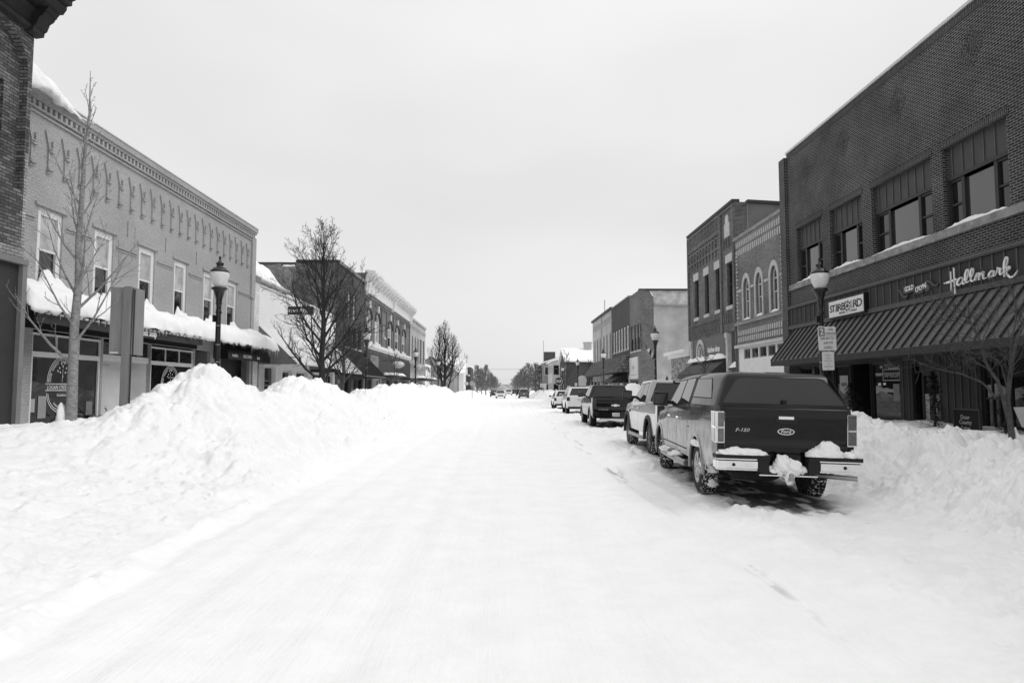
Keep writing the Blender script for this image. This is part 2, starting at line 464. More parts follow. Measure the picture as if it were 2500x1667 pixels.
def sst(a, b, x):
    t = np.clip((x - a) / (b - a), 0, 1)
    return t * t * (3 - 2 * t)

def grid_mesh(name, xs, ys, H, mat, attr=None, packed=None):
    nx, ny = H.shape[1], H.shape[0]
    if xs.ndim == 1: X, Y = np.meshgrid(xs, ys)
    else: X, Y = xs, ys
    V = np.stack([X.ravel(), Y.ravel(), H.ravel()], 1)
    I = np.arange(nx * ny).reshape(ny, nx)
    F = np.stack([I[:-1, :-1].ravel(), I[:-1, 1:].ravel(), I[1:, 1:].ravel(), I[1:, :-1].ravel()], 1)
    me = bpy.data.meshes.new(name)
    me.vertices.add(len(V)); me.vertices.foreach_set('co', V.astype(np.float32).ravel())
    me.loops.add(F.size); me.loops.foreach_set('vertex_index', F.astype(np.int32).ravel())
    me.polygons.add(len(F)); me.polygons.foreach_set('loop_start', np.arange(0, F.size, 4, dtype=np.int32))
    me.polygons.foreach_set('loop_total', np.full(len(F), 4, dtype=np.int32))
    me.polygons.foreach_set('use_smooth', np.ones(len(F), dtype=bool))
    if attr is not None:
        a = me.attributes.new('bare', 'FLOAT', 'POINT'); a.data.foreach_set('value', attr.astype(np.float32).ravel())
    if packed is not None:
        a = me.attributes.new('packed', 'FLOAT', 'POINT'); a.data.foreach_set('value', packed.astype(np.float32).ravel())
    me.materials.append(MAT[mat]); me.update(); me.validate()
    ob = bpy.data.objects.new(name, me); COL.objects.link(ob)
    return ob

# ------------------------------------------------------------------ facade pieces
def wall(mb, s0, s1, z0, z1, holes=(), rev=0.2, o=0.0, mi=0):
    S = sorted({s0, s1, *[x for h in holes for x in h[:2]]}); Z = sorted({z0, z1, *[x for h in holes for x in h[2:4]]})
    S = [x for x in S if s0 <= x <= s1]; Z = [x for x in Z if z0 <= x <= z1]
    for i in range(len(S) - 1):
        for j in range(len(Z) - 1):
            a, b = (S[i] + S[i + 1]) / 2, (Z[j] + Z[j + 1]) / 2
            if any(h[0] < a < h[1] and h[2] < b < h[3] for h in holes): continue
            mb.quad((S[i], o, Z[j]), (S[i + 1], o, Z[j]), (S[i + 1], o, Z[j + 1]), (S[i], o, Z[j + 1]), mi)
    for h in holes:
        a, b, c, d = h[:4]
        if len(h) > 4:
            r = (b - a) / 2; rz = h[5] if len(h) > 5 else r; cs = (a + b) / 2; zc = d - rz
            n = 12; A = [(cs + r * cos(pi - pi * k / n), zc + rz * sin(pi - pi * k / n)) for k in range(n + 1)]
            for k in range(n):
                p, q = A[k], A[k + 1]
                corner = (a, d) if k < n / 2 else (b, d)
                mb.add([(p[0], o, p[1]), (q[0], o, q[1]), (corner[0], o, corner[1])], [[0, 1, 2]], mi)
                mb.quad((p[0], o, p[1]), (q[0], o, q[1]), (q[0], o - rev, q[1]), (p[0], o - rev, p[1]), mi)
            mb.add([(a, o, d), (cs, o, d), (cs, o, d)], [], mi)
            zt = zc
        else:
            zt = d
            mb.quad((a, o, d), (b, o, d), (b, o - rev, d), (a, o - rev, d), mi)
        mb.quad((a, o, c), (a, o, zt), (a, o - rev, zt), (a, o - rev, c), mi)
        mb.quad((b, o, c), (b, o, zt), (b, o - rev, zt), (b, o - rev, c), mi)
        mb.quad((a, o, c), (b, o, c), (b, o - rev, c), (a, o - rev, c), mi)

def shell(mb, s0, s1, z1, depth, z0=0, o=0.0, mi=0, roof=True, rz=0.35):
    mb.quad((s0, o, z0), (s0, o - depth, z0), (s0, o - depth, z1), (s0, o, z1), mi)
    mb.quad((s1, o, z0), (s1, o - depth, z0), (s1, o - depth, z1), (s1, o, z1), mi)
    mb.quad((s0, o - depth, z0), (s1, o - depth, z0), (s1, o - depth, z1), (s0, o - depth, z1), mi)
    if roof: mb.quad((s0, o, z1 - rz), (s1, o, z1 - rz), (s1, o - depth, z1 - rz), (s0, o - depth, z1 - rz), mi)

def window(parent, T, s0, s1, z0, z1, dep=0.12, fw=0.07, fm='white', up='glass', lo='glass', split=0.5, arch=None,
           rails=True, sill=None, sillm='lime', muntin=0, vm=0, name='window', sash=True):
    """sash window with its own frame, panes and sill; arch = rise of a round head"""
    o1, o0 = -dep, -dep - 0.06
    fr = MB(T)
    ztop = z1 - (arch or 0)
    fr.box(s0, s0 + fw, o0, o1, z0, ztop); fr.box(s1 - fw, s1, o0, o1, z0, ztop)
    fr.box(s0 + fw, s1 - fw, o0, o1, z0, z0 + fw)
    cs = (s0 + s1) / 2; hw = (s1 - s0) / 2
    if arch:
        n = 12
        for k in range(n):
            q = []
            for a in (pi - pi * k / n, pi - pi * (k + 1) / n):
                for rr in (1.0, 1.0 - fw / hw):
                    q.append((cs + hw * rr * cos(a), ztop + arch * rr * sin(a)))
            fr.hexa([(q[0][0], o0, q[0][1]), (q[1][0], o0, q[1][1]), (q[3][0], o0, q[3][1]), (q[2][0], o0, q[2][1]),
                     (q[0][0], o1, q[0][1]), (q[1][0], o1, q[1][1]), (q[3][0], o1, q[3][1]), (q[2][0], o1, q[2][1])])
    else:
        fr.box(s0 + fw, s1 - fw, o0, o1, z1 - fw, z1)
    zm = z0 + (z1 - z0) * split
    if rails and split > 0:
        fr.box(s0 + fw, s1 - fw, o0 + 0.01, o1 - 0.012, zm - 0.025, zm + 0.025)
    for k in range(vm):
        x = s0 + fw + (s1 - s0 - 2 * fw) * (k + 1) / (vm + 1)
        fr.box(x - 0.02, x + 0.02, o0 + 0.012, o1 - 0.014, z0 + fw, ztop - (0 if arch else fw))
    if arch: fr.box(s0 + fw, s1 - fw, o0 + 0.01, o1 - 0.013, ztop - 0.03, ztop + 0.03)
    ob = fr.build(name, fm, parent)
    op = o0 + 0.02
    if split > 0:
        p = MB(T); p.quad((s0 + fw, op - 0.015, z0 + fw), (s1 - fw, op - 0.015, z0 + fw), (s1 - fw, op - 0.015, zm), (s0 + fw, op - 0.015, zm)); p.build('pane', lo, ob)
    else: zm = z0 + fw
    p = MB(T)
    zt2 = ztop if arch else z1 - fw
    p.quad((s0 + fw, op, zm), (s1 - fw, op, zm), (s1 - fw, op, zt2), (s0 + fw, op, zt2)); p.build('pane', up, ob)
    if arch:
        p = MB(T); n = 12
        p.poly([(cs + (hw - fw) * cos(pi - pi * k / n), op, ztop + (arch - fw) * sin(pi - pi * k / n)) for k in range(n + 1)])
        p.build('fanlight', up, ob)
    if sill:
        p = MB(T); p.box(s0 - 0.08, s1 + 0.08, -dep + 0.003, 0.07, z0 - sill, z0 - 0.003); p.build('sill', sillm, ob)
    return ob

def snow_lump(name, T, s0, s1, base, o0, o1, thick, label, seed=0, ds=0.07, n_o=12, hang=0.06, amp=0.06, group=None, cat='snow', parent=None, edge=0.15):
    """a slab of settled snow: base(s,o) is the surface it lies on, thick(s,t) the depth, t = 0 at the inner edge, 1 at the outer"""
    ns = max(4, int((s1 - s0) / ds)); S = np.linspace(s0, s1, ns + 1); Tt = np.linspace(0, 1, n_o + 1)
    Sg, Tg = np.meshgrid(S, Tt)
    Og = o0 + (o1 - o0) * Tg
    Bz = base(Sg, Og)
    end = sst(0, edge, Sg - s0) * sst(0, edge, s1 - Sg)
    lip = np.sqrt(np.clip(1 - np.clip((Tg - 0.80) / 0.20, 0, 1) ** 2, 0, 1))
    th = thick(Sg, Tg) * (0.12 + 0.88 * end) * (0.05 + 0.95 * lip)
    th = th * (1 + 0.5 * amp / 0.06 * 0.35 * fbm(Sg * 1.7, Tg * 2.0 + seed, seed, 4)) + amp * 0.5 * fbm(Sg * 4.0, Og * 4.0, seed + 5, 3) * lip * end
    Zt = Bz + np.maximum(th, 0.012)
    Zb = Bz - hang * sst(0.75, 1.0, Tg) * (0.6 + 0.8 * vn(Sg * 5, Sg * 0 + 3.3, seed + 2)) - 0.004
    Ob = Og + 0.05 * (Tg > 0.99) * vn(Sg * 3, Sg * 0 + 1.7, seed + 9)
    V = []; n = (ns + 1) * (n_o + 1)
    for O_, Z_ in ((Og, Zt), (Ob, Zb)):
        V += [T(a, b, c) for a, b, c in zip(Sg.ravel(), O_.ravel(), Z_.ravel())]
    F = []; W = ns + 1
    for k in range(n_o):
        for i in range(ns):
            a = k * W + i
            F.append([a, a + 1, a + W + 1, a + W]); F.append([n + a, n + a + W, n + a + W + 1, n + a + 1])
    for i in range(ns):
        F.append([i, n + i, n + i + 1, i + 1]); a = n_o * W + i
        F.append([a, a + 1, n + a + 1, n + a])
    for k in range(n_o):
        a = k * W; F.append([a, a + W, n + a + W, n + a]); a = k * W + ns; F.append([a, n + a, n + a + W, a + W])
    mb = MB(); mb.add(V, F, 0, True, raw=True)
    c = np.array(V).mean(0)
    o = mb.build(name, 'snow', None, off=(float(c[0]), float(c[1]), float(np.array(V)[:, 2].min())))
    return tag(o, label, cat, group)

def blob(name, c, r, label, seed=0, flat=0.0, amp=0.25, cat='snow', n=3, mat='snow', group=None, fr=2.2):
    bm = bmesh.new(); bmesh.ops.create_icosphere(bm, subdivisions=n, radius=1.0)
    V = np.array([v.co[:] for v in bm.verts])
    d = 1 + amp * (fbm(V[:, 0] * fr + V[:, 2] * 1.3 + seed, V[:, 1] * fr - V[:, 2] * 1.1, seed, 4))
    V = V * d[:, None]
    V[:, 2] = np.maximum(V[:, 2], -flat)
    V = V * np.array(r)
    for v, p in zip(bm.verts, V): v.co = p
    for f in bm.faces: f.smooth = True
    me = bpy.data.meshes.new(name); bm.to_mesh(me); bm.free(); me.materials.append(MAT[mat])
    o = bpy.data.objects.new(name, me); COL.objects.link(o); o.location = c
    return tag(o, label, cat, group)

def heap(name, pts, label, seed=0, amp=0.35, cat='snow', zfloor=None, M4=None, mat='snow', n=3):
    """one clump of crumbly snow: several rough lumps that run together; pts = (x, y, z, rx, ry, rz)"""
    mb = MB()
    for k, (cx, cy, cz, rx, ry, rz) in enumerate(pts):
        bm = bmesh.new(); bmesh.ops.create_icosphere(bm, subdivisions=n + 1, radius=1.0)
        V = np.array([v.co[:] for v in bm.verts]); F = [[v.index for v in f.verts] for f in bm.faces]; bm.free()
        q = 2.0 + .3 * k
        d = 1 + amp * (fbm(V[:, 0] * q + V[:, 2] * 1.3 + seed + k, V[:, 1] * q - V[:, 2] * 1.7, seed + k, 5, .55)) + .10 * np.abs(vn(V[:, 0] * 7 + V[:, 2] * 3, V[:, 1] * 7 - V[:, 2] * 5, seed + 31))
        V = V * d[:, None] * np.array([rx, ry, rz]) + np.array([cx, cy, cz])
        if zfloor is not None: V[:, 2] = np.maximum(V[:, 2], zfloor)
        if M4 is not None: V = np.array([tuple(M4 @ Vector(p)) for p in V])
        mb.add(V, F, 0, True, raw=True)
    c = np.array(mb.v).mean(0)
    return tag(mb.build(name, mat, None, off=tuple(float(x) for x in c)), label, cat)

# ------------------------------------------------------------------ ground, snow-covered road, ploughed banks
LC = np.array([(-8, .84), (4, .88), (7, .94), (10, 1.0), (11.6, 1.10), (12.6, 1.28), (13.8, 1.45), (17, 1.40), (20, 1.42), (27, 1.36), (33, 1.5), (40, 1.5),
               (60, 1.5), (70, 1.45), (78, 1.25), (86, 1.0), (94, .95), (102, 1.3), (112, 1.3), (122, 1.4), (135, 1.2), (150, .5), (400, .2)])
PEAKS = [(-5.85, 14.05, .72, 1.25, 1.05), (-6.0, 15.0, .50, 1.1, .8), (-5.3, 13.3, .25, .9, .8), (-5.9, 20.0, .62, 1.5, 1.2), (-5.85, 21.9, .66, 1.5, 1.5), (-6.0, 24.0, .35, 1.3, 1.0),
         (-5.8, 31.2, .24, 1.3, 1.5), (-5.8, 34.0, .30, 1.3, 1.8), (-5.8, 39.2, .45, 1.5, 2.0), (-5.8, 43.5, .42, 1.5, 2.4), (-5.9, 51, .42, 1.6, 3.0), (-5.8, 59, .52, 1.6, 4.0), (-5.8, 67, .3, 1.6, 3.0)]
RC = np.array([(-8, .66), (4, .70), (7, .74), (9.5, .74), (11.7, .80), (13.0, .84), (14.2, .90), (16, .95), (20, 1.05), (28, 1.3), (35.5, 1.5),
               (37.2, 1.95), (39, 1.75), (42, 1.4), (60, 1.3), (85, 1.2), (92, .7), (100, 1.2), (107, 1.45), (120, 1.4), (140, 1.1), (160, .4), (400, .2)])
CARS = [(3.98, 9.6, 4.0), (4.62, 16.1, 2.0), (4.85, 29.6, 1.0), (5.17, 45.5, 0.5), (5.1, 56.5, 0.5)]   # rear centre and heading of the parked row

def billow(x, y, seed, octv=5, gain=0.55):
    t = 0; a = 1.0
    for k in range(octv):
        t = t + a * (np.abs(vn(x * 1.9 ** k + 13.7 * k, y * 1.9 ** k - 5.3 * k, seed + k)) - .35); a *= gain
    return t
def height(x, y):
    left_toe = -3.45 + 0.16 * vn(y * 0.5, y * 0 + 3.1, 3) + 0.05 * vn(y * 2.3, y * 0 + 1.1, 4)
    right_toe = 5.35 + 0.15 * vn(y * 0.45, y * 0 + 8.1, 5) + 0.05 * vn(y * 2.1, y * 0 + 4.1, 6)
    ul = left_toe - x; ur = x - right_toe
    # travelled lane: packed snow with long streaks along the street
    z = 0.006 * vn(x * 2.6, y * 0.04, 11) + 0.004 * vn(x * 6.5, y * 0.08, 12) + 0.004 * fbm(x * 6.0, y * 3.0, 13, 5, .6) + 0.25 * clods(x, y, 0.06, 16, 0.02)
    for cx, wd, dp in ((-2.55, .16, .030), (-1.85, .12, .018), (-1.0, .16, .028), (-0.2, .11, .014), (0.85, .16, .030), (2.38, .17, .045), (1.55, .12, .024)):
        c = cx + 0.08 * vn(y * 0.12, y * 0 + cx, 15)
        z = z - dp * np.exp(-((x - c) / wd) ** 2) + 0.4 * dp * np.exp(-((np.abs(x - c) - 0.27) / 0.08) ** 2)
    # parking lane on the right: churned snow
    pk = sst(2.6, 3.3, x) * (1 - sst(0.0, 0.6, ur))
    z = z + pk * (0.085 * billow(x * 1.6, y * 1.2, 21, 6, .6) + 0.04 + (0.5 * clods(x, y, 0.22, 22, 0.25) + 0.5 * clods(x, y, 0.09, 24, 0.35)) * (0.15 + 0.85 * sst(-.1, .3, vn(x * .9, y * .9, 23))))
    # left bank
    C = np.interp(y, LC[:, 0], LC[:, 1])
    near = 1 - sst(9.5, 13.0, y)
    Wd = 2.45 + 1.75 * near
    p = ul / Wd
    up = np.where(p < 1, np.clip(p, 0, 1) ** 1.05 * .7 + .3 * sst(0, 1, p), 1.0)
    fall = sst(Wd + 0.25 + 0.5 * near, Wd + 2.4 + 1.6 * near, ul)
    back = 0.62
    bl = C * up * (1 - fall) + np.minimum(back, C) * fall
    pk_ = np.zeros_like(z)
    for px_, py_, ph, prx, pry in PEAKS:
        d = np.sqrt(((x - px_) / prx) ** 2 + ((y - py_) / pry) ** 2 + .04) + 0.10 * fbm(x * 1.3, y * 1.3, 71, 3)
        pk_ = np.maximum(pk_, ph * np.exp(-np.abs(d) ** 1.7))
    bl = bl + pk_ * sst(0.3, 1.5, ul)
    bm_ = sst(0.0, 0.7, ul)
    rough = 1 - 0.65 * near * sst(2.4, 3.4, ul)
    crest = 1 - 0.6 * fall
    nb = 0.09 * fbm(x * 0.75, y * 0.75, 31, 3) * (1 - 0.6 * near) + 0.155 * billow(x * 1.5, y * 1.5, 32, 7, .63) * (rough * .7 + .3) * (1 - .60 * near) + 0.012 * fbm(x * 11, y * 11, 33, 3, 0.6)
    cl = (0.30 * clods(x, y, 0.50, 34, 0.20) * (1 - 0.75 * near) + 0.36 * clods(x, y, 0.26, 35, 0.16) * (1 - .55 * near) + 0.45 * clods(x, y, 0.11, 36, 0.18) + 0.5 * clods(x, y, 0.055, 47, 0.30)) * rough
    z = z + np.where(ul > -0.3, bl + bm_ * crest * (nb + cl), 0)
    # rough scarp that the plough left along the toe, and a second fainter one
    z = z + 0.046 * np.exp(-((ul - 0.12) / 0.13) ** 2) * (0.7 + 0.8 * vn(y * 1.6, x * 2, 37)) * (1 + 1.2 * clods(x, y, 0.14, 38, 0.5) / 0.14)
    z = z - 0.030 * np.exp(-((ul + 0.14) / 0.13) ** 2)
    z = z + 0.045 * np.exp(-((ul - 0.95) / 0.12) ** 2) * np.clip(vn(y * 0.8, x * .7, 39) + 0.3, 0, 1)
    # right bank
    C = np.interp(y, RC[:, 0], RC[:, 1])
    Wr = 1.75
    p = ur / Wr
    up = np.where(p < 1, sst(-0.05, 1.0, p) * 0.5 + 0.5 * np.clip(p, 0, 1), 1.0)
    fall = sst(Wr + 0.35, Wr + 1.9, ur)
    bk = np.minimum(0.70, C)
    br_ = C * up * (1 - fall) + bk * fall
    bm_ = sst(-0.1, 0.6, ur) * (1 - 0.6 * fall)
    nb = 0.10 * fbm(x * 0.9, y * 0.9, 41, 3) + 0.20 * billow(x * 1.7, y * 1.7, 42, 7, .64) + 0.012 * fbm(x * 12, y * 12, 43, 3, 0.6)
    cl = 0.36 * clods(x, y, 0.50, 44, 0.18) + 0.42 * clods(x, y, 0.24, 45, 0.20) + 0.50 * clods(x, y, 0.10, 46, 0.22) + 0.5 * clods(x, y, 0.05, 48, 0.35)
    z = z + np.where(ur > -0.3, br_ + bm_ * (nb + cl), 0)
    return z

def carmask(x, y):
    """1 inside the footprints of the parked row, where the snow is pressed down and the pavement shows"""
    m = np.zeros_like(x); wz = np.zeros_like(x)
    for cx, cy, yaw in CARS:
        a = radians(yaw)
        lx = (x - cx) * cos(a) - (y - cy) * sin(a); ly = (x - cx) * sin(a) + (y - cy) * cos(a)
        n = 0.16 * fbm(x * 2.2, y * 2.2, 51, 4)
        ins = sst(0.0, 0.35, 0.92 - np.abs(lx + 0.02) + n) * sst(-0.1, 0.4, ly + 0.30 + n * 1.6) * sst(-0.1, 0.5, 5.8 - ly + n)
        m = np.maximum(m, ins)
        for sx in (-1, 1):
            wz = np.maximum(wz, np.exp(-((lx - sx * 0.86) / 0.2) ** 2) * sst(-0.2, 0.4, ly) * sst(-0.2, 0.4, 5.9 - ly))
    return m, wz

def surface(x, y):
    z = height(x, y)
    m, wz = carmask(x, y)
    z = z * (1 - 0.80 * np.maximum(m, wz)) + 0.012 * np.maximum(m, wz)
    z = np.maximum(z, -0.05)
    n = fbm(x * 5.5, y * 2.4, 61, 5)
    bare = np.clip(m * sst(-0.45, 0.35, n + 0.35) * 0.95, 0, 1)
    # pavement showing through the worn wheel track on the right
    c = 2.38 + 0.08 * vn(y * 0.12, y * 0 + 2.38, 15)
    band = np.exp(-((x - c + 0.02) / 0.055) ** 2)
    pat = sst(0.15, 0.55, fbm(x * 26, y * 2.2, 62, 5)) * np.maximum(np.exp(-((y - 6.75) / 0.28) ** 2), 0.9 * np.exp(-((y - 6.05) / 0.30) ** 2))
    pat = np.maximum(pat, 0.35 * sst(0.35, 0.8, fbm(x * 16, y * 2.2, 66, 4)) * sst(3.6, 4.4, y) * sst(6.2, 5.4, y))
    bare = np.maximum(bare, 0.38 * band * pat)
    bare = np.maximum(bare, 0.5 * np.exp(-((x - 2.3) / 0.16) ** 2) * sst(0.75, 1.0, fbm(x * 9, y * 0.7, 64, 4)) * sst(8, 14, y) * (y < 60))
    # specks of road grit in the ploughed snow
    g = sst(0.84, 0.95, vn(x * 16.0, y * 16.0, 63)) * sst(0.1, 0.6, vn(x * 1.1, y * 1.1, 65))
    bare = np.maximum(bare, 0.35 * g * (y < 30) * np.clip(np.maximum(-3.4 - x, x - 2.9) * 2, 0, 1))
    return z, bare

def steps(*seg):
    out = []
    for a, b, d in seg: out += list(np.arange(a, b - 1e-6, d))
    return np.array(out + [seg[-1][1]])
YS = steps((-8, 3.0, 0.25), (3.0, 9.0, 0.022), (9.0, 14, 0.032), (14, 19, 0.05), (19, 30, 0.1), (30, 60, 0.22), (60, 110, 0.6), (110, 170, 1.5))
XL_ = steps((-12.5, -9.0, 0.16), (-9.0, -3.2, 0.027))
XM_ = steps((-3.2, 2.0, 0.06), (2.0, 5.1, 0.032))
XR_ = steps((5.1, 8.6, 0.025), (8.6, 9.0, .05), (9.0, 14.0, 0.16))
def sheet(name, xs):
    X, Y = np.meshgrid(xs, YS)
    z, b = surface(X, Y)
    pk = sst(-4.3, -3.3, X + .25 * vn(Y * .9, X * .9, 91)) * sst(3.6, 2.7, X + .35 * vn(Y * .8, X * .8, 92))
    return grid_mesh(name, X, Y, z, 'snow', b, pk)
tag(sheet('snow_covered_road', XM_), 'packed white snow on the street with faint wheel tracks', 'road', kind='structure')
tag(sheet('snow_bank', XL_), 'tall ploughed ridge of lumpy snow heaped along the left kerb', 'snow bank')
tag(sheet('snow_bank', XR_), 'lower lumpy snow bank between the parked trucks and the brown shopfront', 'snow bank')
mb = MB(); mb.quad((-3000, -60, -0.06), (3000, -60, -0.06), (3000, 5000, -0.06), (-3000, 5000, -0.06))
tag(mb.build('ground', 'snow'), 'flat snow-covered land reaching the horizon', 'ground', kind='structure')
# woodland on the rise at the end of the street
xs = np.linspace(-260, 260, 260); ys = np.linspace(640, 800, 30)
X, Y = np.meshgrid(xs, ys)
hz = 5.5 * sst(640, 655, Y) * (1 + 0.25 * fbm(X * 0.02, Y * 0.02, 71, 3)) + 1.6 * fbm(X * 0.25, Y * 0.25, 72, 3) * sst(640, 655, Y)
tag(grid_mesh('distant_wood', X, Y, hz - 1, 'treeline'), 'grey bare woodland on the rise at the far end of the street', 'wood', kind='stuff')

def ground_z(x, y):
    z, _ = surface(np.array([float(x)]), np.array([float(y)]))
    return float(z[0])

# =================================================================== LEFT SIDE OF THE STREET
XL = -10.6
TL = FL(XL)
def yl(px, py=900): return onx(px, py, XL)[0]

# ---- tall dark brick building at the left edge
XLB = -9.71; KB = XLB / XL            # this building stands forward of its neighbour
def TLB(s, o, z): return (XLB + o, s * KB, CAM_H + (z - CAM_H) * KB)
B = root('brick_building', 'tall dark brick building with heavy dark cornice, cut by the left edge', 'building', (XLB, 12.0, 0))
s1 = yl(84, 86)
mb = MB(TLB)
wall(mb, 4.0, s1, 4.78, 9.8, [(13.05, 14.93, 6.05, 9.62, 'arch', 0.95)], rev=0.16)
wall(mb, 13.05, 14.93, 6.05, 9.62, [(13.4, 14.46, 6.75, 8.35)], rev=0.12, o=-0.16)
shell(mb, 4.0, s1, 10.6, 16, roof=False)
mb.build('wall', 'brick_old', B)
mb = MB(TLB); wall(mb, 4.0, s1 - 0.002, 4.45, 4.775, [], o=0.012)
for a in (14.62, 14.93):
    pass
mb.build('worn_brick_band', 'brick_pale', B)
mb = MB(TLB); wall(mb, 14.96, s1 - 0.003, 4.78, 6.9, [], o=0.006); mb.build('worn_brick_pier', 'brick_pale', B)
window(B, TLB, 13.4, 14.46, 6.75, 8.35, dep=0.3, fm='frame_dk', up='void', lo='void')
# cornice: stepped mouldings with a scrolled end bracket
mb = MB(TLB)
prof = [(0.02, 9.62), (0.13, 9.66), (0.15, 9.74), (0.10, 9.80), (0.16, 9.93), (0.20, 10.02), (0.24, 10.08), (0.24, 10.14), (0.55, 10.16), (0.62, 10.28), (0.62, 10.42), (0.78, 10.55), (0.86, 10.70), (0.86, 10.9), (0, 10.9)]
mb.loft([[(s, o, z) for o, z in prof] for s in (4.0, s1 + 0.04)], smooth=False)
cw = []
bp = [(0.0, 9.60), (0.17, 9.63), (0.18, 9.72), (0.23, 9.76), (0.28, 9.92), (0.36, 9.98), (0.40, 10.06), (0.62, 10.36), (0.72, 10.38), (0.72, 10.48), (0.80, 10.52), (0, 10.6)]
for a in (s1 - 0.32, s1 - 2.2, s1 - 4.1):
    q = MB(TLB); cw.append(q)
    q.extrude([(a, o, z) for o, z in bp], (0.32 + 0.05, 0, 0))
    q.box(a - 0.004, a + 0.374, 0.30, 0.42, 10.06, 10.2)
c = mb.build('cornice', 'cornice', B)
for q in cw: q.build('bracket', 'cornice', c)
# shopfront of dark panels in grey frames
mb = MB(TLB); wall(mb, 4.0, s1 - 0.06, 0, 4.40, [(11.5, 14.15, 2.75, 3.55), (12.4, 13.75, 0.4, 2.42)], o=0.02, rev=0.12)
mb.build('shopfront_panel', 'dkgrey', B)
mb = MB(TLB)
mb.box(4.0, s1 - 0.02, 0.0, 0.13, 4.40, 4.52); mb.box(s1 - 0.16, s1 - 0.02, 0.022, 0.11, 0, 4.40)
for (a, b, c0, d) in ((11.5, 14.15, 2.75, 3.55), (12.4, 13.75, 0.0, 2.42)):
    mb.box(b, b + 0.12, 0.022, 0.075, max(0, c0 - 0.12), d + 0.12); mb.box(a, b, 0.022, 0.075, d, d + 0.12)
    if c0 > 1: mb.box(a, b, 0.022, 0.075, c0 - 0.12, c0)
mb.build('shopfront_frame', 'midgrey', B)
window(B, TLB, 11.5, 14.15, 2.75, 3.55, dep=0.08, fw=0.06, fm='midgrey', up='glass', split=0, vm=2, rails=False)
window(B, TLB, 12.4, 13.75, 0.4, 2.42, dep=0.08, fw=0.06, fm='midgrey', up='glass', split=0, rails=False)

# ---- grey painted brick building with the soap shop
s1B = s1 * KB
s0, s1 = s1B + 0.003, 28.95
G = root('brick_building', 'long light grey painted brick building with snow piled on its awning', 'building', (XL, 22.0, 0))
W6 = [(yl(a, 700), yl(b, 700)) for a, b in ((85, 147), (226, 273.5), (336.6, 376), (424, 455.5), (497, 524), (554.5, 578.5))]
ZW0, ZW1 = 3.95, 5.85
mb = MB(TL)
holes = [(a, b, ZW0, ZW1) for a, b in W6]
wall(mb, s0, s1, 3.3, 8.32, holes, rev=0.22)
shell(mb, s0, s1, 8.32, 16, rz=0.25)
mb.build('wall', 'brick_grey', G)
# parapet, dentil course and string courses
mb = MB(TL)
mb.box(s0, s1 + 0.06, -0.30, 0.11, 8.32, 8.48); mb.box(s0, s1 + 0.03, 0.002, 0.06, 8.235, 8.318)
mb.box(s0, s1, 0.002, 0.075, 8.03, 8.07); mb.box(s0, s1, 0.002, 0.05, 7.93, 7.97)
c = mb.build('cornice', 'brick_grey', G)
mb = MB(TL); mb.box(s0, s1 + 0.08, -0.34, 0.13, 8.483, 8.515); mb.build('coping', 'ltgrey', c)
mb = MB(TL)
x = s0 + 0.1
while x < s1 - 0.05:
    mb.box(x, x + 0.085, 0.002, 0.062, 8.075, 8.21); x += 0.19
mb.build('dentil_molding', 'brick_grey', c)
# raised brick hood line that steps round the window heads
mb = MB(TL)
edges = [s0] + [v for p in W6 for v in p] + [s1]
for k in range(0, len(edges), 2):
    a, b = edges[k], edges[k + 1]
    if b - a > 0.1:
        mb.box(a + (0.12 if k else 0), b - (0.12 if k < len(edges) - 2 else 0), 0.002, 0.035, 5.56, 5.60); mb.box(a + (0.12 if k else 0), b - (0.12 if k < len(edges) - 2 else 0), 0.002, 0.02, 5.49, 5.52)
for a, b in W6:
    mb.box(a - 0.13, b + 0.13, 0.002, 0.045, ZW1 + 0.03, ZW1 + 0.10)
for k in range(5):
    m_ = (W6[k][1] + W6[k + 1][0]) / 2
    mb.box(m_ - 0.02, m_ + 0.02, 0.002, 0.03, 5.98, 6.42)
mb.box(s1 - 0.42, s1, 0.002, 0.07, 5.5, 8.02); mb.box(s1 - 0.3, s1 + 0.02, 0.002, 0.035, 3.3, 5.5)
mb.build('string_course', 'brick_grey', G)
# corbelled brick darts under the cornice: shadowed slots with stepped corbels
dk = MB(TL); cb = MB(TL)
Y0 = 18.06
xs_ = [Y0 + 0.59 * k for k in range(-5, 18)]
for x in xs_:
    if not (s0 + .15 < x < s1 - 0.5): continue
    cb.hexa([(x - 0.15, 0.003, 7.66), (x - 0.02, 0.003, 7.30), (x + 0.025, 0.003, 7.30), (x - 0.105, 0.003, 7.66),
             (x - 0.15, 0.04, 7.66), (x - 0.02, 0.04, 7.30), (x + 0.025, 0.04, 7.30), (x - 0.105, 0.04, 7.66)])
    cb.box(x - 0.02, x + 0.02, 0.003, 0.04, 6.83, 7.298)
    cb.box(x - 0.03, x + 0.17, 0.003, 0.07, 7.20, 7.225); cb.box(x - 0.03, x + 0.13, 0.003, 0.055, 7.27, 7.295)
    cb.box(x - 0.03, x + 0.15, 0.003, 0.075, 6.76, 6.79); cb.box(x - 0.05, x + 0.06, 0.003, 0.05, 6.69, 6.72)
    cb.box(x + 0.10, x + 0.13, 0.003, 0.05, 7.30, 7.48)
cb.build('corbel_pattern', 'brick_grey', G)
for i, (a, b) in enumerate(W6):
    window(G, TL, a, b, ZW0, ZW1, dep=0.04, fw=0.15, fm='white', up='glass_cur', lo='glass', split=0.50)
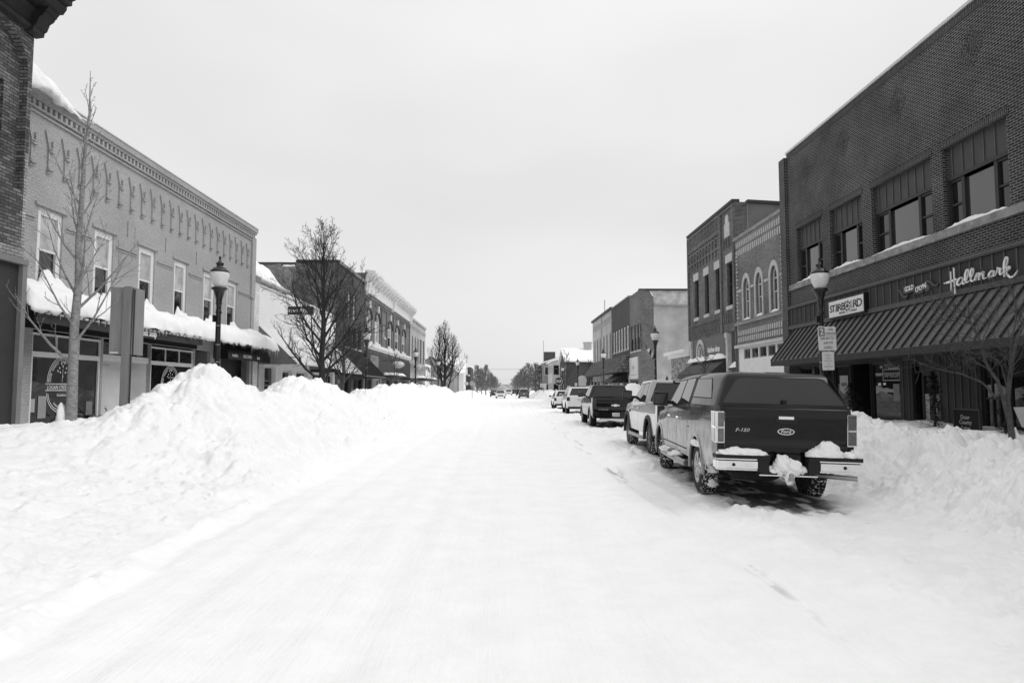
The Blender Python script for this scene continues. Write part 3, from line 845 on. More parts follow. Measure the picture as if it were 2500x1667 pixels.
# ground floor: shop windows in white frames, recessed light grey entrance
g0, g1 = yl(76), yl(246); e1 = yl(366); g2, g3 = yl(368), yl(472); r1 = yl(513); p1 = yl(538)
mb = MB(TL)
wall(mb, s0, s1, 0, 3.297, [(g0, g1, 0.55, 3.05), (g1 + 0.08, g2 - 0.02, 0.0, 3.05), (g2, g3, 0.55, 3.05), (g3 + 0.1, r1, 0, 3.05), (p1, s1 - .25, 0, 3.05)], rev=0.12)
mb.build('shopfront_wall', 'brick_grey', G)
mb = MB(TL)
mb.quad((g1, -.55, 0), (g2, -.55, 0), (g2, -.55, 3.1), (g1, -.55, 3.1)); mb.quad((g1 + .08, -.12, 0), (g1 + .08, -.55, 0), (g1 + .08, -.55, 3.05), (g1 + .08, -.12, 3.05))
mb.quad((g2 - .02, -.12, 0), (g2 - .02, -.55, 0), (g2 - .02, -.55, 3.05), (g2 - .02, -.12, 3.05)); mb.quad((g1, -.12, 3.05), (g2, -.12, 3.05), (g2, -.55, 3.05), (g1, -.55, 3.05))
mb.build('entrance_recess', 'white', G)
mb = MB(TL); mb.box(g1 + .1, g2 - .04, -.1, -.05, 2.45, 2.62); mb.build('door_head', 'white', G)
mb = MB(TL); mb.quad((g1 + .1, -.09, 2.62), (g2 - .04, -.09, 2.62), (g2 - .04, -.09, 3.04), (g1 + .1, -.09, 3.04)); mb.build('transom_pane', 'glass', G)
d = MB(TL); d.box(g1 + 0.35, g1 + 1.35, -.545, -.51, 0.15, 2.35); d.build('door', 'white', G)
mb = MB(TL)
mb.quad((g3 + .1, -.9, 0), (r1, -.9, 0), (r1, -.9, 3.1), (g3 + .1, -.9, 3.1)); mb.quad((g3 + .1, -.12, 0), (g3 + .1, -.9, 0), (g3 + .1, -.9, 3.05), (g3 + .1, -.12, 3.05)); mb.quad((r1, -.12, 0), (r1, -.9, 0), (r1, -.9, 3.05), (r1, -.12, 3.05))
mb.build('entrance_recess', 'midgrey', G)
for a, b, nt in ((g0, g1, 2), (g2, g3, 2)):
    zt = 2.42 if nt == 2 else 2.4
    wdw = window(G, TL, a, b, 0.55, 2.50, dep=0.02, fw=0.07, fm='white', up='glass_shop', split=0, rails=False, name='shop_window')
    window(G, TL, a, b, 2.50, 2.98, dep=0.02, fw=0.05, fm='white', up='glass_shop', split=0, vm=nt, rails=False, name='transom_window')
# coffee shop front at the far end
cf0, cf1 = p1, s1 - 0.25
mb = MB(TL); wall(mb, cf0, cf1, 0, 3.05, [(cf0 + .15, cf0 + 1.35, 0.5, 2.3), (cf0 + 1.55, cf1 - .15, 0.2, 2.3)], o=-0.35, rev=0.08); mb.build('coffee_shopfront', 'black', G)
window(G, TL, cf0 + .15, cf0 + 1.35, 0.5, 2.3, dep=0.4, fm='frame_dk', up='glass', split=0, rails=False, name='shop_window')
d = window(G, TL, cf0 + 1.55, cf1 - .15, 0.2, 2.3, dep=0.4, fm='frame_dk', up='glass', split=0, rails=False, name='door')
# long shingled awning on the shopfront with a sign fascia
AE = 9.6; ao = -XL - AE            # the eave stands 1 m out
za, ze = 3.95, 3.38
aw = MB(TL)
aw.quad((s0 + .1, 0.005, za), (s1 - .05, 0.005, za), (s1 + .25, ao, ze), (s0 + .1, ao, ze)); aw.quad((s0 + .1, 0.005, za - .12), (s1 - .05, 0.005, za - .12), (s1 + .25, ao, ze - .06), (s0 + .1, ao, ze - .06))
aw.quad((s0 + .1, ao, ze), (s1 + .25, ao, ze), (s1 + .25, ao, ze - .06), (s0 + .1, ao, ze - .06)); aw.poly([(s1 + .25, ao, ze), (s1 - .05, 0.005, za), (s1 - .05, 0.005, za - .12), (s1 + .25, ao, ze - .06)]); aw.poly([(s0 + .1, ao, ze), (s0 + .1, 0.005, za), (s0 + .1, 0.005, za - .12), (s0 + .1, ao, ze - .06)])
A = aw.build('awning', 'shingle_dk', G)
mb = MB(TL); mb.box(s0 + .45, g3 + .1, .004, .06, 3.06, 3.80); mb.build('painted_awning_shade', 'void', A)  # near-black strip that paints in the shade under the awning
fs0, fs1 = s0 + 0.4, yl(480) - 1.6
fs1 = onx(497, 843, -AE)[0]
mb = MB(TL); mb.box(fs0, fs1, ao - 0.12, ao - 0.03, 3.08, ze - 0.075); F = mb.build('fascia', 'dkgrey', A)
mb = MB(TL)
x = fs0
while x < fs1 - .1:
    mb.box(x, x + 0.11, ao - 0.028, ao + 0.015, ze - 0.115, ze - 0.065); x += 0.22
mb.build('eave_slat', 'ltgrey', A)
mb = MB(TL)
ky, kz = onx(462, 812, -AE)
mb.text('Logan Creek Soap', 0.26, TL(onx(494 - 115 + 6, 800, -AE)[0], ao - 0.028, 3.125), (0, 1, 0), (0, 0, 1), align='r', ext=0.012, bold=0.012, sx=0.8)
mb.build('lettering', 'letter_w', F)
# coffee awning: round-ended black canvas under the snow
mb = MB(TL)
c0, c1 = 25.1, 29.75
pr = [(0.0, 3.36), (0.25, 3.36), (0.42, 3.28), (0.50, 3.15), (0.54, 3.0), (0.54, 2.80)]
mb.loft([[(s, o, z) for o, z in pr] for s in (c0, c1 - .1)], smooth=False, cap=False, closed=False)
mb.poly([(c1 - .1, o, z) for o, z in pr] + [(c1 - .1, 0, 2.80)]); mb.poly([(c0, o, z) for o, z in pr] + [(c0, 0, 2.80)])
CA = mb.build('canvas_awning', 'black', G)
mb = MB(TL)
for t, f, sz, bo in (('breakfast', 25.75, 0.17, 0.006), ('KICK COFFEE', 27.0, 0.17, 0.012), ('lunch', 28.2, 0.17, 0.006)):
    mb.text(t, sz, TL(f, .544, 2.90), (0, 1, 0), (0, 0, 1), ext=0.006, sx=0.85, bold=bo)
mb.build('lettering', 'letter_w', CA)

# decals painted on the two big soap shop windows
def soap_decal(cs, zc, hw, zx):
    D = MB(TL); o = -0.055
    c = cs; ry_t, ry_b = zx[0], zx[1]
    def arc(rx, rt, a0, a1, z0_, w=0.016):
        n = 22
        for k in range(n):
            q = []
            for a in (a0 + (a1 - a0) * k / n, a0 + (a1 - a0) * (k + 1) / n):
                for d in (0, w): q.append((c + (rx - d) * cos(a), o, z0_ + (rt - d) * sin(a)))
            D.quad(q[0], q[1], q[3], q[2])
    zb = zc + 0.085; zl = zc - 0.085
    arc(hw, ry_t, 0, pi, zb + .03); arc(hw - .045, ry_t - .05, 0, pi, zb + .03)
    arc(hw, ry_b, -pi + .05, -.05, zl - .03); arc(hw - .045, ry_b - .05, -pi + .1, -.1, zl - .03)
    D.quad((c - hw - .05, o, zb), (c + hw + .05, o, zb), (c + hw + .05, o, zb - .016), (c - hw - .05, o, zb - .016))
    D.quad((c - hw - .05, o, zl), (c + hw + .05, o, zl), (c + hw + .05, o, zl + .016), (c - hw - .05, o, zl + .016))
    D.text('LOGAN CREEK SOAP', 0.125, TL(c, o, zc - .045), (0, 1, 0), (0, 0, 1), ext=0.002, sx=2 * (hw - .0) / (0.125 * 9.6), bold=0.006)
    def ring_text(t, rx, ry, a0, a1, z0_, size, flip=1):
        n = len(t)
        for i, ch in enumerate(t):
            if ch == ' ': continue
            a = a0 + (a1 - a0) * (i + .5) / n
            p = TL(c + rx * cos(a), o, z0_ + ry * sin(a))
            tx = Vector((0, sin(a) * rx, -cos(a) * ry)).normalized() * flip
            ty = Vector((0, -tx.z, tx.y))
            D.text(ch, size, p, tx, ty, ext=0.002)
    ring_text('DOOR COUNTY SOAPS & SUNDRIES', hw - .135, ry_t - .15, pi - .02, 0.02, zb + .03, 0.085)
    ring_text('HANDCRAFTED', hw - .13, ry_b - .10, -pi + .75, -.75, zl - .03, 0.08, -1)
    D.text('Established', 0.085, TL(c, o, zl - .13), (0, 1, 0), (0, 0, 1), ext=0.002)
    # sprig of leaves
    for px, pz, an in ((0, .10, 90), (-.07, .2, 130), (.07, .2, 50), (-.11, .3, 120), (.11, .3, 60), (0, .34, 90), (-.04, .40, 110), (.05, .42, 70), (.15, .22, 30), (-.15, .24, 150)):
        a = radians(an); L_, w_ = .075, .022
        b0 = (c + px, zb + .04 + pz)
        D.poly([(b0[0], o, b0[1]), (b0[0] + L_ * .5 * cos(a) - w_ * sin(a), o, b0[1] + L_ * .5 * sin(a) + w_ * cos(a)), (b0[0] + L_ * cos(a), o, b0[1] + L_ * sin(a)), (b0[0] + L_ * .5 * cos(a) + w_ * sin(a), o, b0[1] + L_ * .5 * sin(a) - w_ * cos(a))])
    D.quad((c - .02, o, zb + .04), (c - .008, o, zb + .04), (c + .006, o, zb + .36), (c - .004, o, zb + .36))
    return D
shop = [o for o in G.children if o.name.startswith('shop_window')]
a, b = onx(120, 940, XL)[0], onx(193, 940, XL)[0]
soap_decal((a + b) / 2, onx(157, 945, XL)[1], (b - a) / 2, (0.62, 0.50)).build('lettering', 'letter_w', shop[0])
a, b = onx(397, 940, XL)[0], onx(441, 940, XL)[0]
soap_decal((a + b) / 2, onx(419, 949, XL)[1], (b - a) / 2, (0.62, 0.50)).build('lettering', 'letter_w', shop[1])
for px0, px1, py0, py1, mt in ((70, 83, 974, 1006, 'letter_g'), (93, 110, 967, 1020, 'grey'), (209, 223, 980, 1012, 'midgrey')):
    y0, za_ = onx(px0 + 6, py0, XL); y1, zb_ = onx(px1 + 6, py1, XL)
    mb = MB(TL); mb.box(y0, y1, -0.055, -0.048, zb_, za_); mb.build('paper_notice', mt, shop[0])

# snow on the long awning, heaped on the sills, and the cornice of snow curling over the roof edge
def awn_base(s, o): return za + (ze - za) * o / ao + 0.012
def awn_thick(s, t):
    h = 0.10 + 0.24 * np.minimum(1, t * 1.6) + 0 * s
    for a, b in W6:
        m_ = (a + b) / 2
        h = h + 0.17 * np.exp(-((s - m_ - .08) / 0.40) ** 6) * np.exp(-(t / 0.13) ** 2) * (1 + .25 * np.sin(s * 23) + .3 * np.sin(s * 9.7))
    return h + 0.10 * np.exp(-(t / 0.3) ** 2) * sst(17.5, 15.3, s) + 0.03 * np.sin(s * 2.1)
snow_lump('snow_drift', TL, s0 + .12, s1 + .28, awn_base, 0.01, ao + .06, awn_thick, 'long drift of snow on the awning of the grey painted brick building', 3, ds=0.06, n_o=26, hang=0.09, amp=0.07, cat='snow drift')
mb = MB(TL); rnd = random.Random(5)
for k in range(46):
    s = rnd.uniform(s0 + .2, s1 + .2); l_ = rnd.uniform(.05, .2) * (2.0 if s > 26 else 1.0); r_ = rnd.uniform(.008, .016)
    mb.lathe([(r_, 0), (r_ * .6, -l_ * .5), (0.001, -l_)], (s, ao + rnd.uniform(-.02, .05), ze - .02), n=5)
tag(mb.build('icicles', 'globe', None, off=(XL + ao, 22, ze)), 'small icicles hanging from the snowy awning edge', 'icicles', kind='stuff')
mb = MB()
secs = []
NS, NP = 64, 30
for k in range(NS):
    t = k / (NS - 1); s = s1B + .004 + 3.45 * t
    sc = (1 - t ** 3.2) ** .8 + .02 if t < 1 else .02
    wob = float(fbm(np.array([s * 1.6]), np.array([.3]), 81, 3)[0])
    ov = (.34 + .13 * sin(t * 5.5 + .3) + .08 * wob) * (.35 + .65 * sc) + .02
    top = (.62 * (1 - t) + .12) * sc * (1 + .22 * wob); dr = (.30 + .12 * sin(t * 8 + .5) + .08 * wob) * sc
    ring = []
    for j in range(NP):
        u = j / (NP - 1)
        if u < .72:
            a = pi * (1 - u / .72); o_ = -.55 + (ov + .55) * cos(a) if cos(a) > 0 else -.55 + 1.0 * cos(a)
            z_ = 8.52 + top * sin(a) ** .8 if sin(a) > 1e-6 else 8.52
            if o_ > 0: z_ -= dr * (o_ / max(ov, .05)) ** 2 * .8
        else:
            v = (u - .72) / .28; o_ = ov * (1 - v) + .135 * v - .03 * sin(pi * v); z_ = (8.52 - dr * .8) * (1 - v) + (8.50 - dr * .35) * v - .03 * sin(pi * v)
        f_ = float(fbm(np.array([s * 2.6 + o_]), np.array([z_ * 2.2 + o_ * 2.0]), 77, 4)[0])
        ring.append(TL(s, o_ + .035 * f_ * sc, z_ + .045 * f_ * sc * (1 if u > .1 else 0)))
    secs.append(ring)
mb.loft(secs)
tag(mb.build('snow_cornice', 'snow', None, off=(XL, 16, 8.52)), 'smooth overhanging snow curl on the roof edge of the grey building', 'snow')

# ---- low white stuccoed shop with sloping awnings
XW = XL
Wt = root('white_shop_building', 'low white stuccoed shop building with sloped awnings behind the dark bare tree', 'building', (XL, 36, 0))
a0, a1 = 28.96, 43.2
zt = 6.15
mb = MB(TL); wall(mb, a0 + .62, a1, 0, zt, [(30.4, 32.0, .4, 2.75), (33.0, 34.5, .5, 2.6), (35.2, 37.2, .5, 2.6), (38.2, 40.4, .4, 2.5), (41.0, 42.6, .4, 2.5)], rev=.25); shell(mb, a0, a1, zt, 14, rz=.2)
mb.build('wall', 'white_wall', Wt)
mb = MB(TL); wall(mb, a0, a0 + .617, 0, zt + .12, [], o=.03); mb.box(a0, a0 + .617, -.2, .028, zt, zt + .12); mb.build('brick_pier', 'brick_white', Wt)
mb = MB(TL); mb.box(a0 - .02, a0 + .66, -.25, .07, zt + .123, zt + .38); mb.build('pier_cap', 'midgrey', Wt)
mb = MB(TL); mb.box(a0 + .63, a1, -.3, .05, zt + .003, zt + .09); mb.build('coping', 'ltgrey', Wt)
for k, (a, b, c_, d_) in enumerate([(30.4, 32.0, .4, 2.75), (33.0, 34.5, .5, 2.6), (35.2, 37.2, .5, 2.6), (38.2, 40.4, .4, 2.5), (41.0, 42.6, .4, 2.5)]):
    ww = window(Wt, TL, a, b, c_, d_, dep=.14, fw=.1, fm='ltgrey' if k < 3 else 'frame_dk', up='glass', split=0, rails=False, name='door' if k == 0 else 'shop_window')
    if k == 0:
        m2 = MB(TL); y_, z_ = (a + b) / 2, 1.75
        m2.box(y_ - .42, y_ + .42, -.165, -.155, z_ - .35, z_ + .32); pp = m2.build('window_poster', 'void', ww)
        m2 = MB(TL)
        for (q0, q1, q2, q3) in ((-.42, .42, .30, .32), (-.42, .42, -.35, -.33), (-.42, -.40, -.33, .30), (.40, .42, -.33, .30)):
            m2.box(y_ + q0, y_ + q1, -.1545, -.15, z_ + q2, z_ + q3)
        m2.text('SHOPPING', .13, TL(y_, -.154, z_ + .06), (0, 1, 0), (0, 0, 1), ext=.003); m2.text('HERE', .19, TL(y_, -.154, z_ - .18), (0, 1, 0), (0, 0, 1), ext=.003, bold=.01)
        m2.build('lettering', 'letter_g', pp)
mb = MB(TL); wall(mb, 29.6, 30.35, 0, 2.95, [], o=.06); mb.box(29.6, 30.35, .002, .058, 2.9, 3.0); mb.box(29.65, 32.3, .002, .12, 2.78, 2.92); mb.build('door_pilaster', 'offwhite', Wt)
def slope_awning(name, parent, T, s0, s1, zw, zo, out, mats, ns=1, val=0.16, side=True, sidem=None):
    m_ = MB(T); n = ns
    for k in range(n):
        a, b = s0 + (s1 - s0) * k / n, s0 + (s1 - s0) * (k + 1) / n; mi = k % 2
        m_.quad((a, .01, zw), (b, .01, zw), (b, out, zo), (a, out, zo), mi)
        m_.quad((a, out, zo), (b, out, zo), (b, out + .005, zo - val), (a, out + .005, zo - val), mi)
        m_.quad((a, .01, zw - .03), (b, .01, zw - .03), (b, out - .02, zo - .03), (a, out - .02, zo - .03), mi)
    ob = m_.build(name, mats, parent)
    if side:
        for s in (s0, s1): q = MB(T); q.poly([(s, .012, zw - .01), (s, out - .005, zo - .01), (s, out - .005, zo - val), (s, .012, zo - val)]); q.build('awning_side', sidem or mats[-1], ob)
    return ob
MAT['awn_white'] = M('white_canvas', 0.66, rough=0.7, var=0.1, vs=2)
slope_awning('awning', Wt, TL, a0 + .65, 37.5, 4.45, 2.82, 1.7, ['awn_white'], 1, .06, sidem='midgrey')
slope_awning('awning', Wt, TL, 37.62, 43.1, 4.4, 2.72, 1.7, ['awn_white', 'dkgrey'], 19, .12, sidem='dkgrey')
def flatb(z): return lambda s, o: z + 0 * s
snow_lump('snow_drift', TL, a0 + .1, 34.0, flatb(zt + .38), -3.5, -.02, lambda s, t: (.95 - .25 * t) * (1 - sst(a0 + 2.2, a0 + 5.0, s)) + .10, 'rounded snow drift on the roof of the low white shop', 8, ds=.12, n_o=12, cat='snow drift', hang=.02)
snow_lump('snow_drift', TL, 34.0, a1 - .1, flatb(zt + .10), -1.2, .04, lambda s, t: .13 + 0 * s, 'thin snow layer along the parapet of the low white shop', 9, ds=.15, n_o=6, cat='snow drift', hang=.0)

# hanging salon sign on an iron bracket, between the tree and the white shop
hs = root('hanging_sign', 'dark hanging sign with white serif lettering in front of the white shop', 'sign', (0, 0, 0))
Yh = 33.6
x0, z1_ = ony(693, 750, Yh); x1, z0_ = ony(765, 768.5, Yh)
mb = MB(); mb.box(x0, x1, Yh - .04, Yh + .04, z0_, z1_); bd = mb.build('board', 'dkgrey', hs)
mb = MB()
mb.text('invidia', .27, ((x0 + x1) / 2 - .05, Yh - .042, (z0_ + z1_) / 2 - .06), (1, 0, 0), (0, 0, 1), ext=.006, bold=.008, sx=1.5)
mb.text('salon', .11, (x1 - .42, Yh - .042, z0_ + .035), (1, 0, 0), (0, 0, 1), ext=.006, sx=1.6)
mb.build('lettering', 'letter_w', bd)
mb = MB(); xc, zc = ony(686.5, 759, Yh)
mb.lathe([(.001, -.04), (.17, -.035), (.17, .035), (.001, .04)], (0, 0, 0), n=20, axis='y'); mb.v = [(xc + p[0] * .45, Yh + p[1], zc + p[2] * 1.55) for p in mb.v]
mb.build('end_disc', 'iron', hs)
mb = MB(); mb.tube([(x0, Yh, z1_ - .07), (xc, Yh, z1_ - .07)], .014); mb.tube([(x0, Yh, z0_ + .06), (xc, Yh, z0_ + .06)], .014)
mb.tube([(XL, Yh, z1_ + .02), (x1, Yh, z1_ + .02)], .018); mb.build('bracket', 'iron', hs)

# ---- dark two-storey brick building
D3 = root('brick_building', 'dark two-storey brick building with bare side wall and two white upper windows', 'building', (XL, 47, 0))
b0, b1 = 43.25, 52.1
zt = 9.75
TS = FS(b0)
mb = MB(TL)
U = [(yl(849.5, 725), yl(856.5, 725), 6.6, 8.35), (yl(862.5, 725), yl(869, 725), 6.6, 8.35)]
Lw = [(45.2, 46.1, 4.55, 6.0), (46.7, 47.6, 4.55, 6.0), (48.3, 49.2, 4.55, 6.0), (50.0, 50.9, 4.55, 6.0)]
wall(mb, b0, b1, 0, zt, U + Lw + [(44, 47, .5, 2.4), (48, 51.5, .5, 2.4)], rev=.2); shell(mb, b0 + .004, b1, zt, 14, rz=.4)
mb.build('wall', 'brick_plain', D3)
mb = MB(TS)
sx0 = XL - 14
mb.poly([(XL, .0, 0), (XL, .0, zt + .02), (XL - 2.6, .0, zt - .1), (XL - 2.6, 0, zt - .28), (XL - 3.55, 0, zt - .28), (XL - 3.55, 0, zt - .12), (XL - 8, 0, zt - .5), (sx0, 0, zt - .8), (sx0, 0, 0)])
mb.build('side_wall', 'brick_side', D3)
mb = MB(TS); mb.box(XL - 2.6, XL + .1, -.3, .05, zt + .023, zt + .15); mb.build('side_coping', 'dkgrey', D3)
mb = MB(TL); mb.box(b0 + .3, b1, -.25, .12, zt + .003, zt + .2); mb.build('coping', 'midgrey', D3)
for q in U: window(D3, TL, *q, dep=.1, fm='white', up='glass_cur', lo='glass_cur')
for q in Lw: window(D3, TL, *q, dep=.1, fm='frame_dk', up='glass', lo='glass', sill=.1)
for q in ((44, 47, .5, 2.4), (48, 51.5, .5, 2.4)): window(D3, TL, *q, dep=.1, fm='frame_dk', up='glass', split=0, vm=1, rails=False, name='shop_window')
aw3 = slope_awning('awning', D3, TL, 44.0, 52.0, 4.35, 2.58, 1.7, ['metal_roof'], 1, .1, sidem='dkgrey')
mb = MB(TL)
for k in range(22):
    s = 44.0 + 8 * (k + .5) / 22
    mb.hexa([(s - .02, .015, 4.355), (s + .02, .015, 4.355), (s + .02, 1.7, 2.585), (s - .02, 1.7, 2.585), (s - .02, .015, 4.40), (s + .02, .015, 4.40), (s + .02, 1.72, 2.63), (s - .02, 1.72, 2.63)])
mb.build('seam', 'seam', aw3)
snow_lump('snow_drift', FS(b0), XL - 3.5, XL - 2.65, flatb(zt - .28), -.35, .02, lambda s, t: .33 + 0 * s, 'block of snow in the parapet notch of the dark brick side wall', 4, ds=.08, n_o=5, cat='snow', hang=0, edge=.03)
mb = MB(); yy = 51.9
mb.tube([(XL + .02, yy - .6, 9.2), (XL + .05, yy - .3, 9.75), (XL + .12, yy, 10.6), (XL + .15, yy + 3.0, 10.9), (XL + .2, yy + 4.2, 10.3)], .06)
tag(mb.build('bracket_lamp', 'iron', None, off=(XL, yy, 9.2)), 'thin black bent pipe bracket above the roof between two left buildings', 'bracket')

# ---- ornate building with white bracketed cornice and tall round-headed windows
O4 = root('ornate_brick_building', 'ornate brick building with a deep white bracketed cornice and round-headed windows', 'building', (XL, 65, 0))
c0, c1 = 52.12, 77.6
mb = MB(TL)
def yq(px): return yl(px, 780)
A4 = [(yq(894), yq(907.5), 5.5, 8.0), (yq(915.5), yq(928), 5.5, 8.0), (yq(947.5), yq(957.5), 5.5, 7.95), (yq(965.5), yq(975), 5.5, 7.95), (yq(982.5), yq(990), 5.5, 7.95)]
sm = (yq(937), yq(941.5), 6.3, 7.4)
wall(mb, c0, c1, 0, 9.2, [(a, b, c_, d_, 'arch', .75) for a, b, c_, d_ in A4] + [sm] + [(53, 55.5, .5, 2.5), (57, 59, .5, 2.5), (60.5, 64, .5, 2.5), (66, 69, .5, 2.5), (71, 74, .5, 2.5)], rev=.25)
shell(mb, c0, c1, 10.6, 15, rz=.5)
mb.build('wall', 'brick_mid', O4)
for a, b, c_, d_ in A4:
    window(O4, TL, a, b, c_, d_, dep=.1, fw=.16, fm='white', up='glass_cur', lo='glass_cur' if a < 60 else 'glass', arch=.75, split=.4, sill=.2, sillm='white')
    mb = MB(TL); cs = (a + b) / 2
    mb.ring_arc((cs, d_ - .75), 1.0, 1.18, 0, pi, .003, .07, sx=1.0); mb.v = [TL(cs + (p[1] - cs) * ((b - a) / 2) / 1.0 if False else p[1], p[0] - XL, p[2]) for p in mb.v]
    k_ = (b - a) / 2
    mb = MB(TL)
    n = 12
    for j in range(n):
        q = []
        for an in (pi * j / n, pi * (j + 1) / n):
            for f in (1.0, 1.16): q.append((cs + k_ * f * cos(an), d_ - .75 + .75 * f * sin(an)))
        mb.hexa([(q[0][0], .003, q[0][1]), (q[1][0], .003, q[1][1]), (q[3][0], .003, q[3][1]), (q[2][0], .003, q[2][1]), (q[0][0], .08, q[0][1]), (q[1][0], .08, q[1][1]), (q[3][0], .08, q[3][1]), (q[2][0], .08, q[2][1])])
    mb.build('arch_hood', 'dkgrey', O4)
    mb = MB(TL); mb.box(cs - .14, cs + .14, .003, .14, d_ + .08, d_ + .62); mb.build('keystone', 'white', O4)
window(O4, TL, *sm, dep=.1, fw=.15, fm='white', up='glass_cur', lo='glass_cur', sill=.2)
mb = MB(TL)
mb.box(c0, c1, .003, .09, 8.6, 8.72); mb.box(c0, c1, .003, .06, 8.85, 8.95)
mb.build('brick_trim', 'brick_mid', O4)
for s in (c0 + .3, yq(932), yq(944.5), yq(961), yq(979), c1 - .35):
    mb = MB(TL); mb.box(s - .25, s + .25, .003, .07, 5.3, 8.6); mb.build('pilaster', 'brick_mid', O4)
prof = [(0, 9.2), (.12, 9.22), (.14, 9.5), (.2, 10.0), (.7, 10.35), (.8, 10.55), (.8, 10.75), (0, 10.85)]
mb = MB(TL); mb.loft([[(s, o, z) for o, z in prof] for s in (c0, c1)], smooth=False); cn = mb.build('cornice', 'white', O4)
for k in range(19):
    mb = MB(TL)
    s = c0 + .5 + (c1 - c0 - 1.0) * k / 18; big = k in (0, 9, 18)
    w_ = .28 if big else .11; zb_ = 9.0 if big else 9.75
    mb.extrude([(s - w_, .02, zb_), (s - w_, .24, zb_ + .1), (s - w_, .4, 9.9), (s - w_, .75, 10.3), (s - w_, .02, 10.3)], (2 * w_, 0, 0))
    mb.build('bracket', 'white', cn)
mb = MB(TL); mb.box(c0, c1, .003, .22, 5.02, 5.3); mb.box(c0, c1, .003, .12, 4.85, 5.02); mb.build('sill_band', 'white', O4)
mb = MB(TL); mb.box(c0 + .1, c1 - .1, .003, .1, 2.7, 4.6); mb.build('sign_band', 'dkgrey', O4)
mb = MB(TL); mb.box(54, 57.5, .102, .15, 3.5, 4.4); mb.build('sign_panel', 'midgrey', O4)
for q in ((53, 55.5, .5, 2.5), (57, 59, .5, 2.5), (60.5, 64, .5, 2.5), (66, 69, .5, 2.5), (71, 74, .5, 2.5)):
    window(O4, TL, *q, dep=.1, fm='white' if q[0] == 57 else 'frame_dk', up='glass', split=0, vm=1, rails=False, name='shop_window')
mb = MB(TL); mb.box(60, 66, .11, 1.3, 2.75, 2.9); mb.build('canopy', 'dkgrey', O4); mb = MB(TL); mb.box(70, 76, .11, 1.2, 2.65, 2.8); mb.build('canopy', 'dkgrey', O4)
snow_lump('snow_drift', TL, 60, 66, flatb(2.9), .12, 1.3, lambda s, t: .22 + 0 * s, 'snow on a flat shop canopy under the ornate cornice building', 14, ds=.3, n_o=5, cat='snow')
ov = root('oval_sign', 'pale oval shop sign hanging below the ornate building windows', 'sign', (0, 0, 0))
Yo = 60; xo, zo = ony(972, 890, Yo)
mb = MB(); mb.lathe([(.001, -.04), (.5, -.04), (.5, .04), (.001, .04)], (0, 0, 0), n=24, axis='y'); mb.v = [(xo + p[0] * 1.1, Yo + p[1], zo + p[2] * .62) for p in mb.v]
mb.build('board', 'sign_w', ov); mb = MB(); mb.tube([(XL, Yo, zo + .35), (xo + .5, Yo, zo + .35)], .02); mb.build('bracket', 'iron', ov)

# ---- light painted two-storey building with dark round-headed windows
P5 = root('painted_brick_building', 'light painted two-storey brick building with dark narrow windows on the left', 'building', (XL, 85, 0))
d0, d1 = 77.65, 93.0
A5 = [(79.2, 80.6, 5.0, 8.0, 1), (81.9, 83.2, 5.0, 8.0, 1), (84.4, 85.7, 5.0, 8.0, 1), (87.2, 88.9, 4.9, 8.0, 0), (90.3, 92.0, 4.9, 8.0, 0)]
mb = MB(TL); wall(mb, d0, d1, 0, 9.7, [(a, b, c_, d_, 'arch', .6) if r else (a, b, c_, d_) for a, b, c_, d_, r in A5], rev=.25); shell(mb, d0, d1, 9.7, 14); mb.build('wall', 'brick_light', P5)
for a, b, c_, d_, r in A5: window(P5, TL, a, b, c_, d_, dep=.15, fm='frame_dk', up='glass', lo='glass', arch=.6 if r else None, sill=.2)
mb = MB(TL); mb.box(d0, d1 + .1, -.2, .15, 9.7, 9.95); mb.box(d0, d1, .003, .08, 9.05, 9.2)
for k in range(30): mb.box(d0 + .2 + k * .5, d0 + .42 + k * .5, .003, .09, 8.75, 9.05)
mb.build('cornice', 'brick_light', P5)
mb = MB(TL); mb.box(d0, d1, .003, .9, 4.3, 4.5); mb.box(d0, d1, .003, .1, 2.8, 4.3); mb.build('shop_band', 'offwhite', P5)
mb = MB(TL); mb.box(d0 + .5, d1 - .5, .003, .06, .4, 2.7); mb.build('shop_window', 'glass', P5)
mb = MB(TL); mb.box(d0 + 2, d1 + .6, .1, 1.6, 2.75, 2.95); mb.build('canopy', 'dkgrey', P5)
snow_lump('snow_drift', TL, d0 + 2, d1 + .6, flatb(2.95), .12, 1.6, lambda s, t: .28 + 0 * s, 'snow on the canopy of the far light painted building', 15, ds=.4, n_o=5, cat='snow')

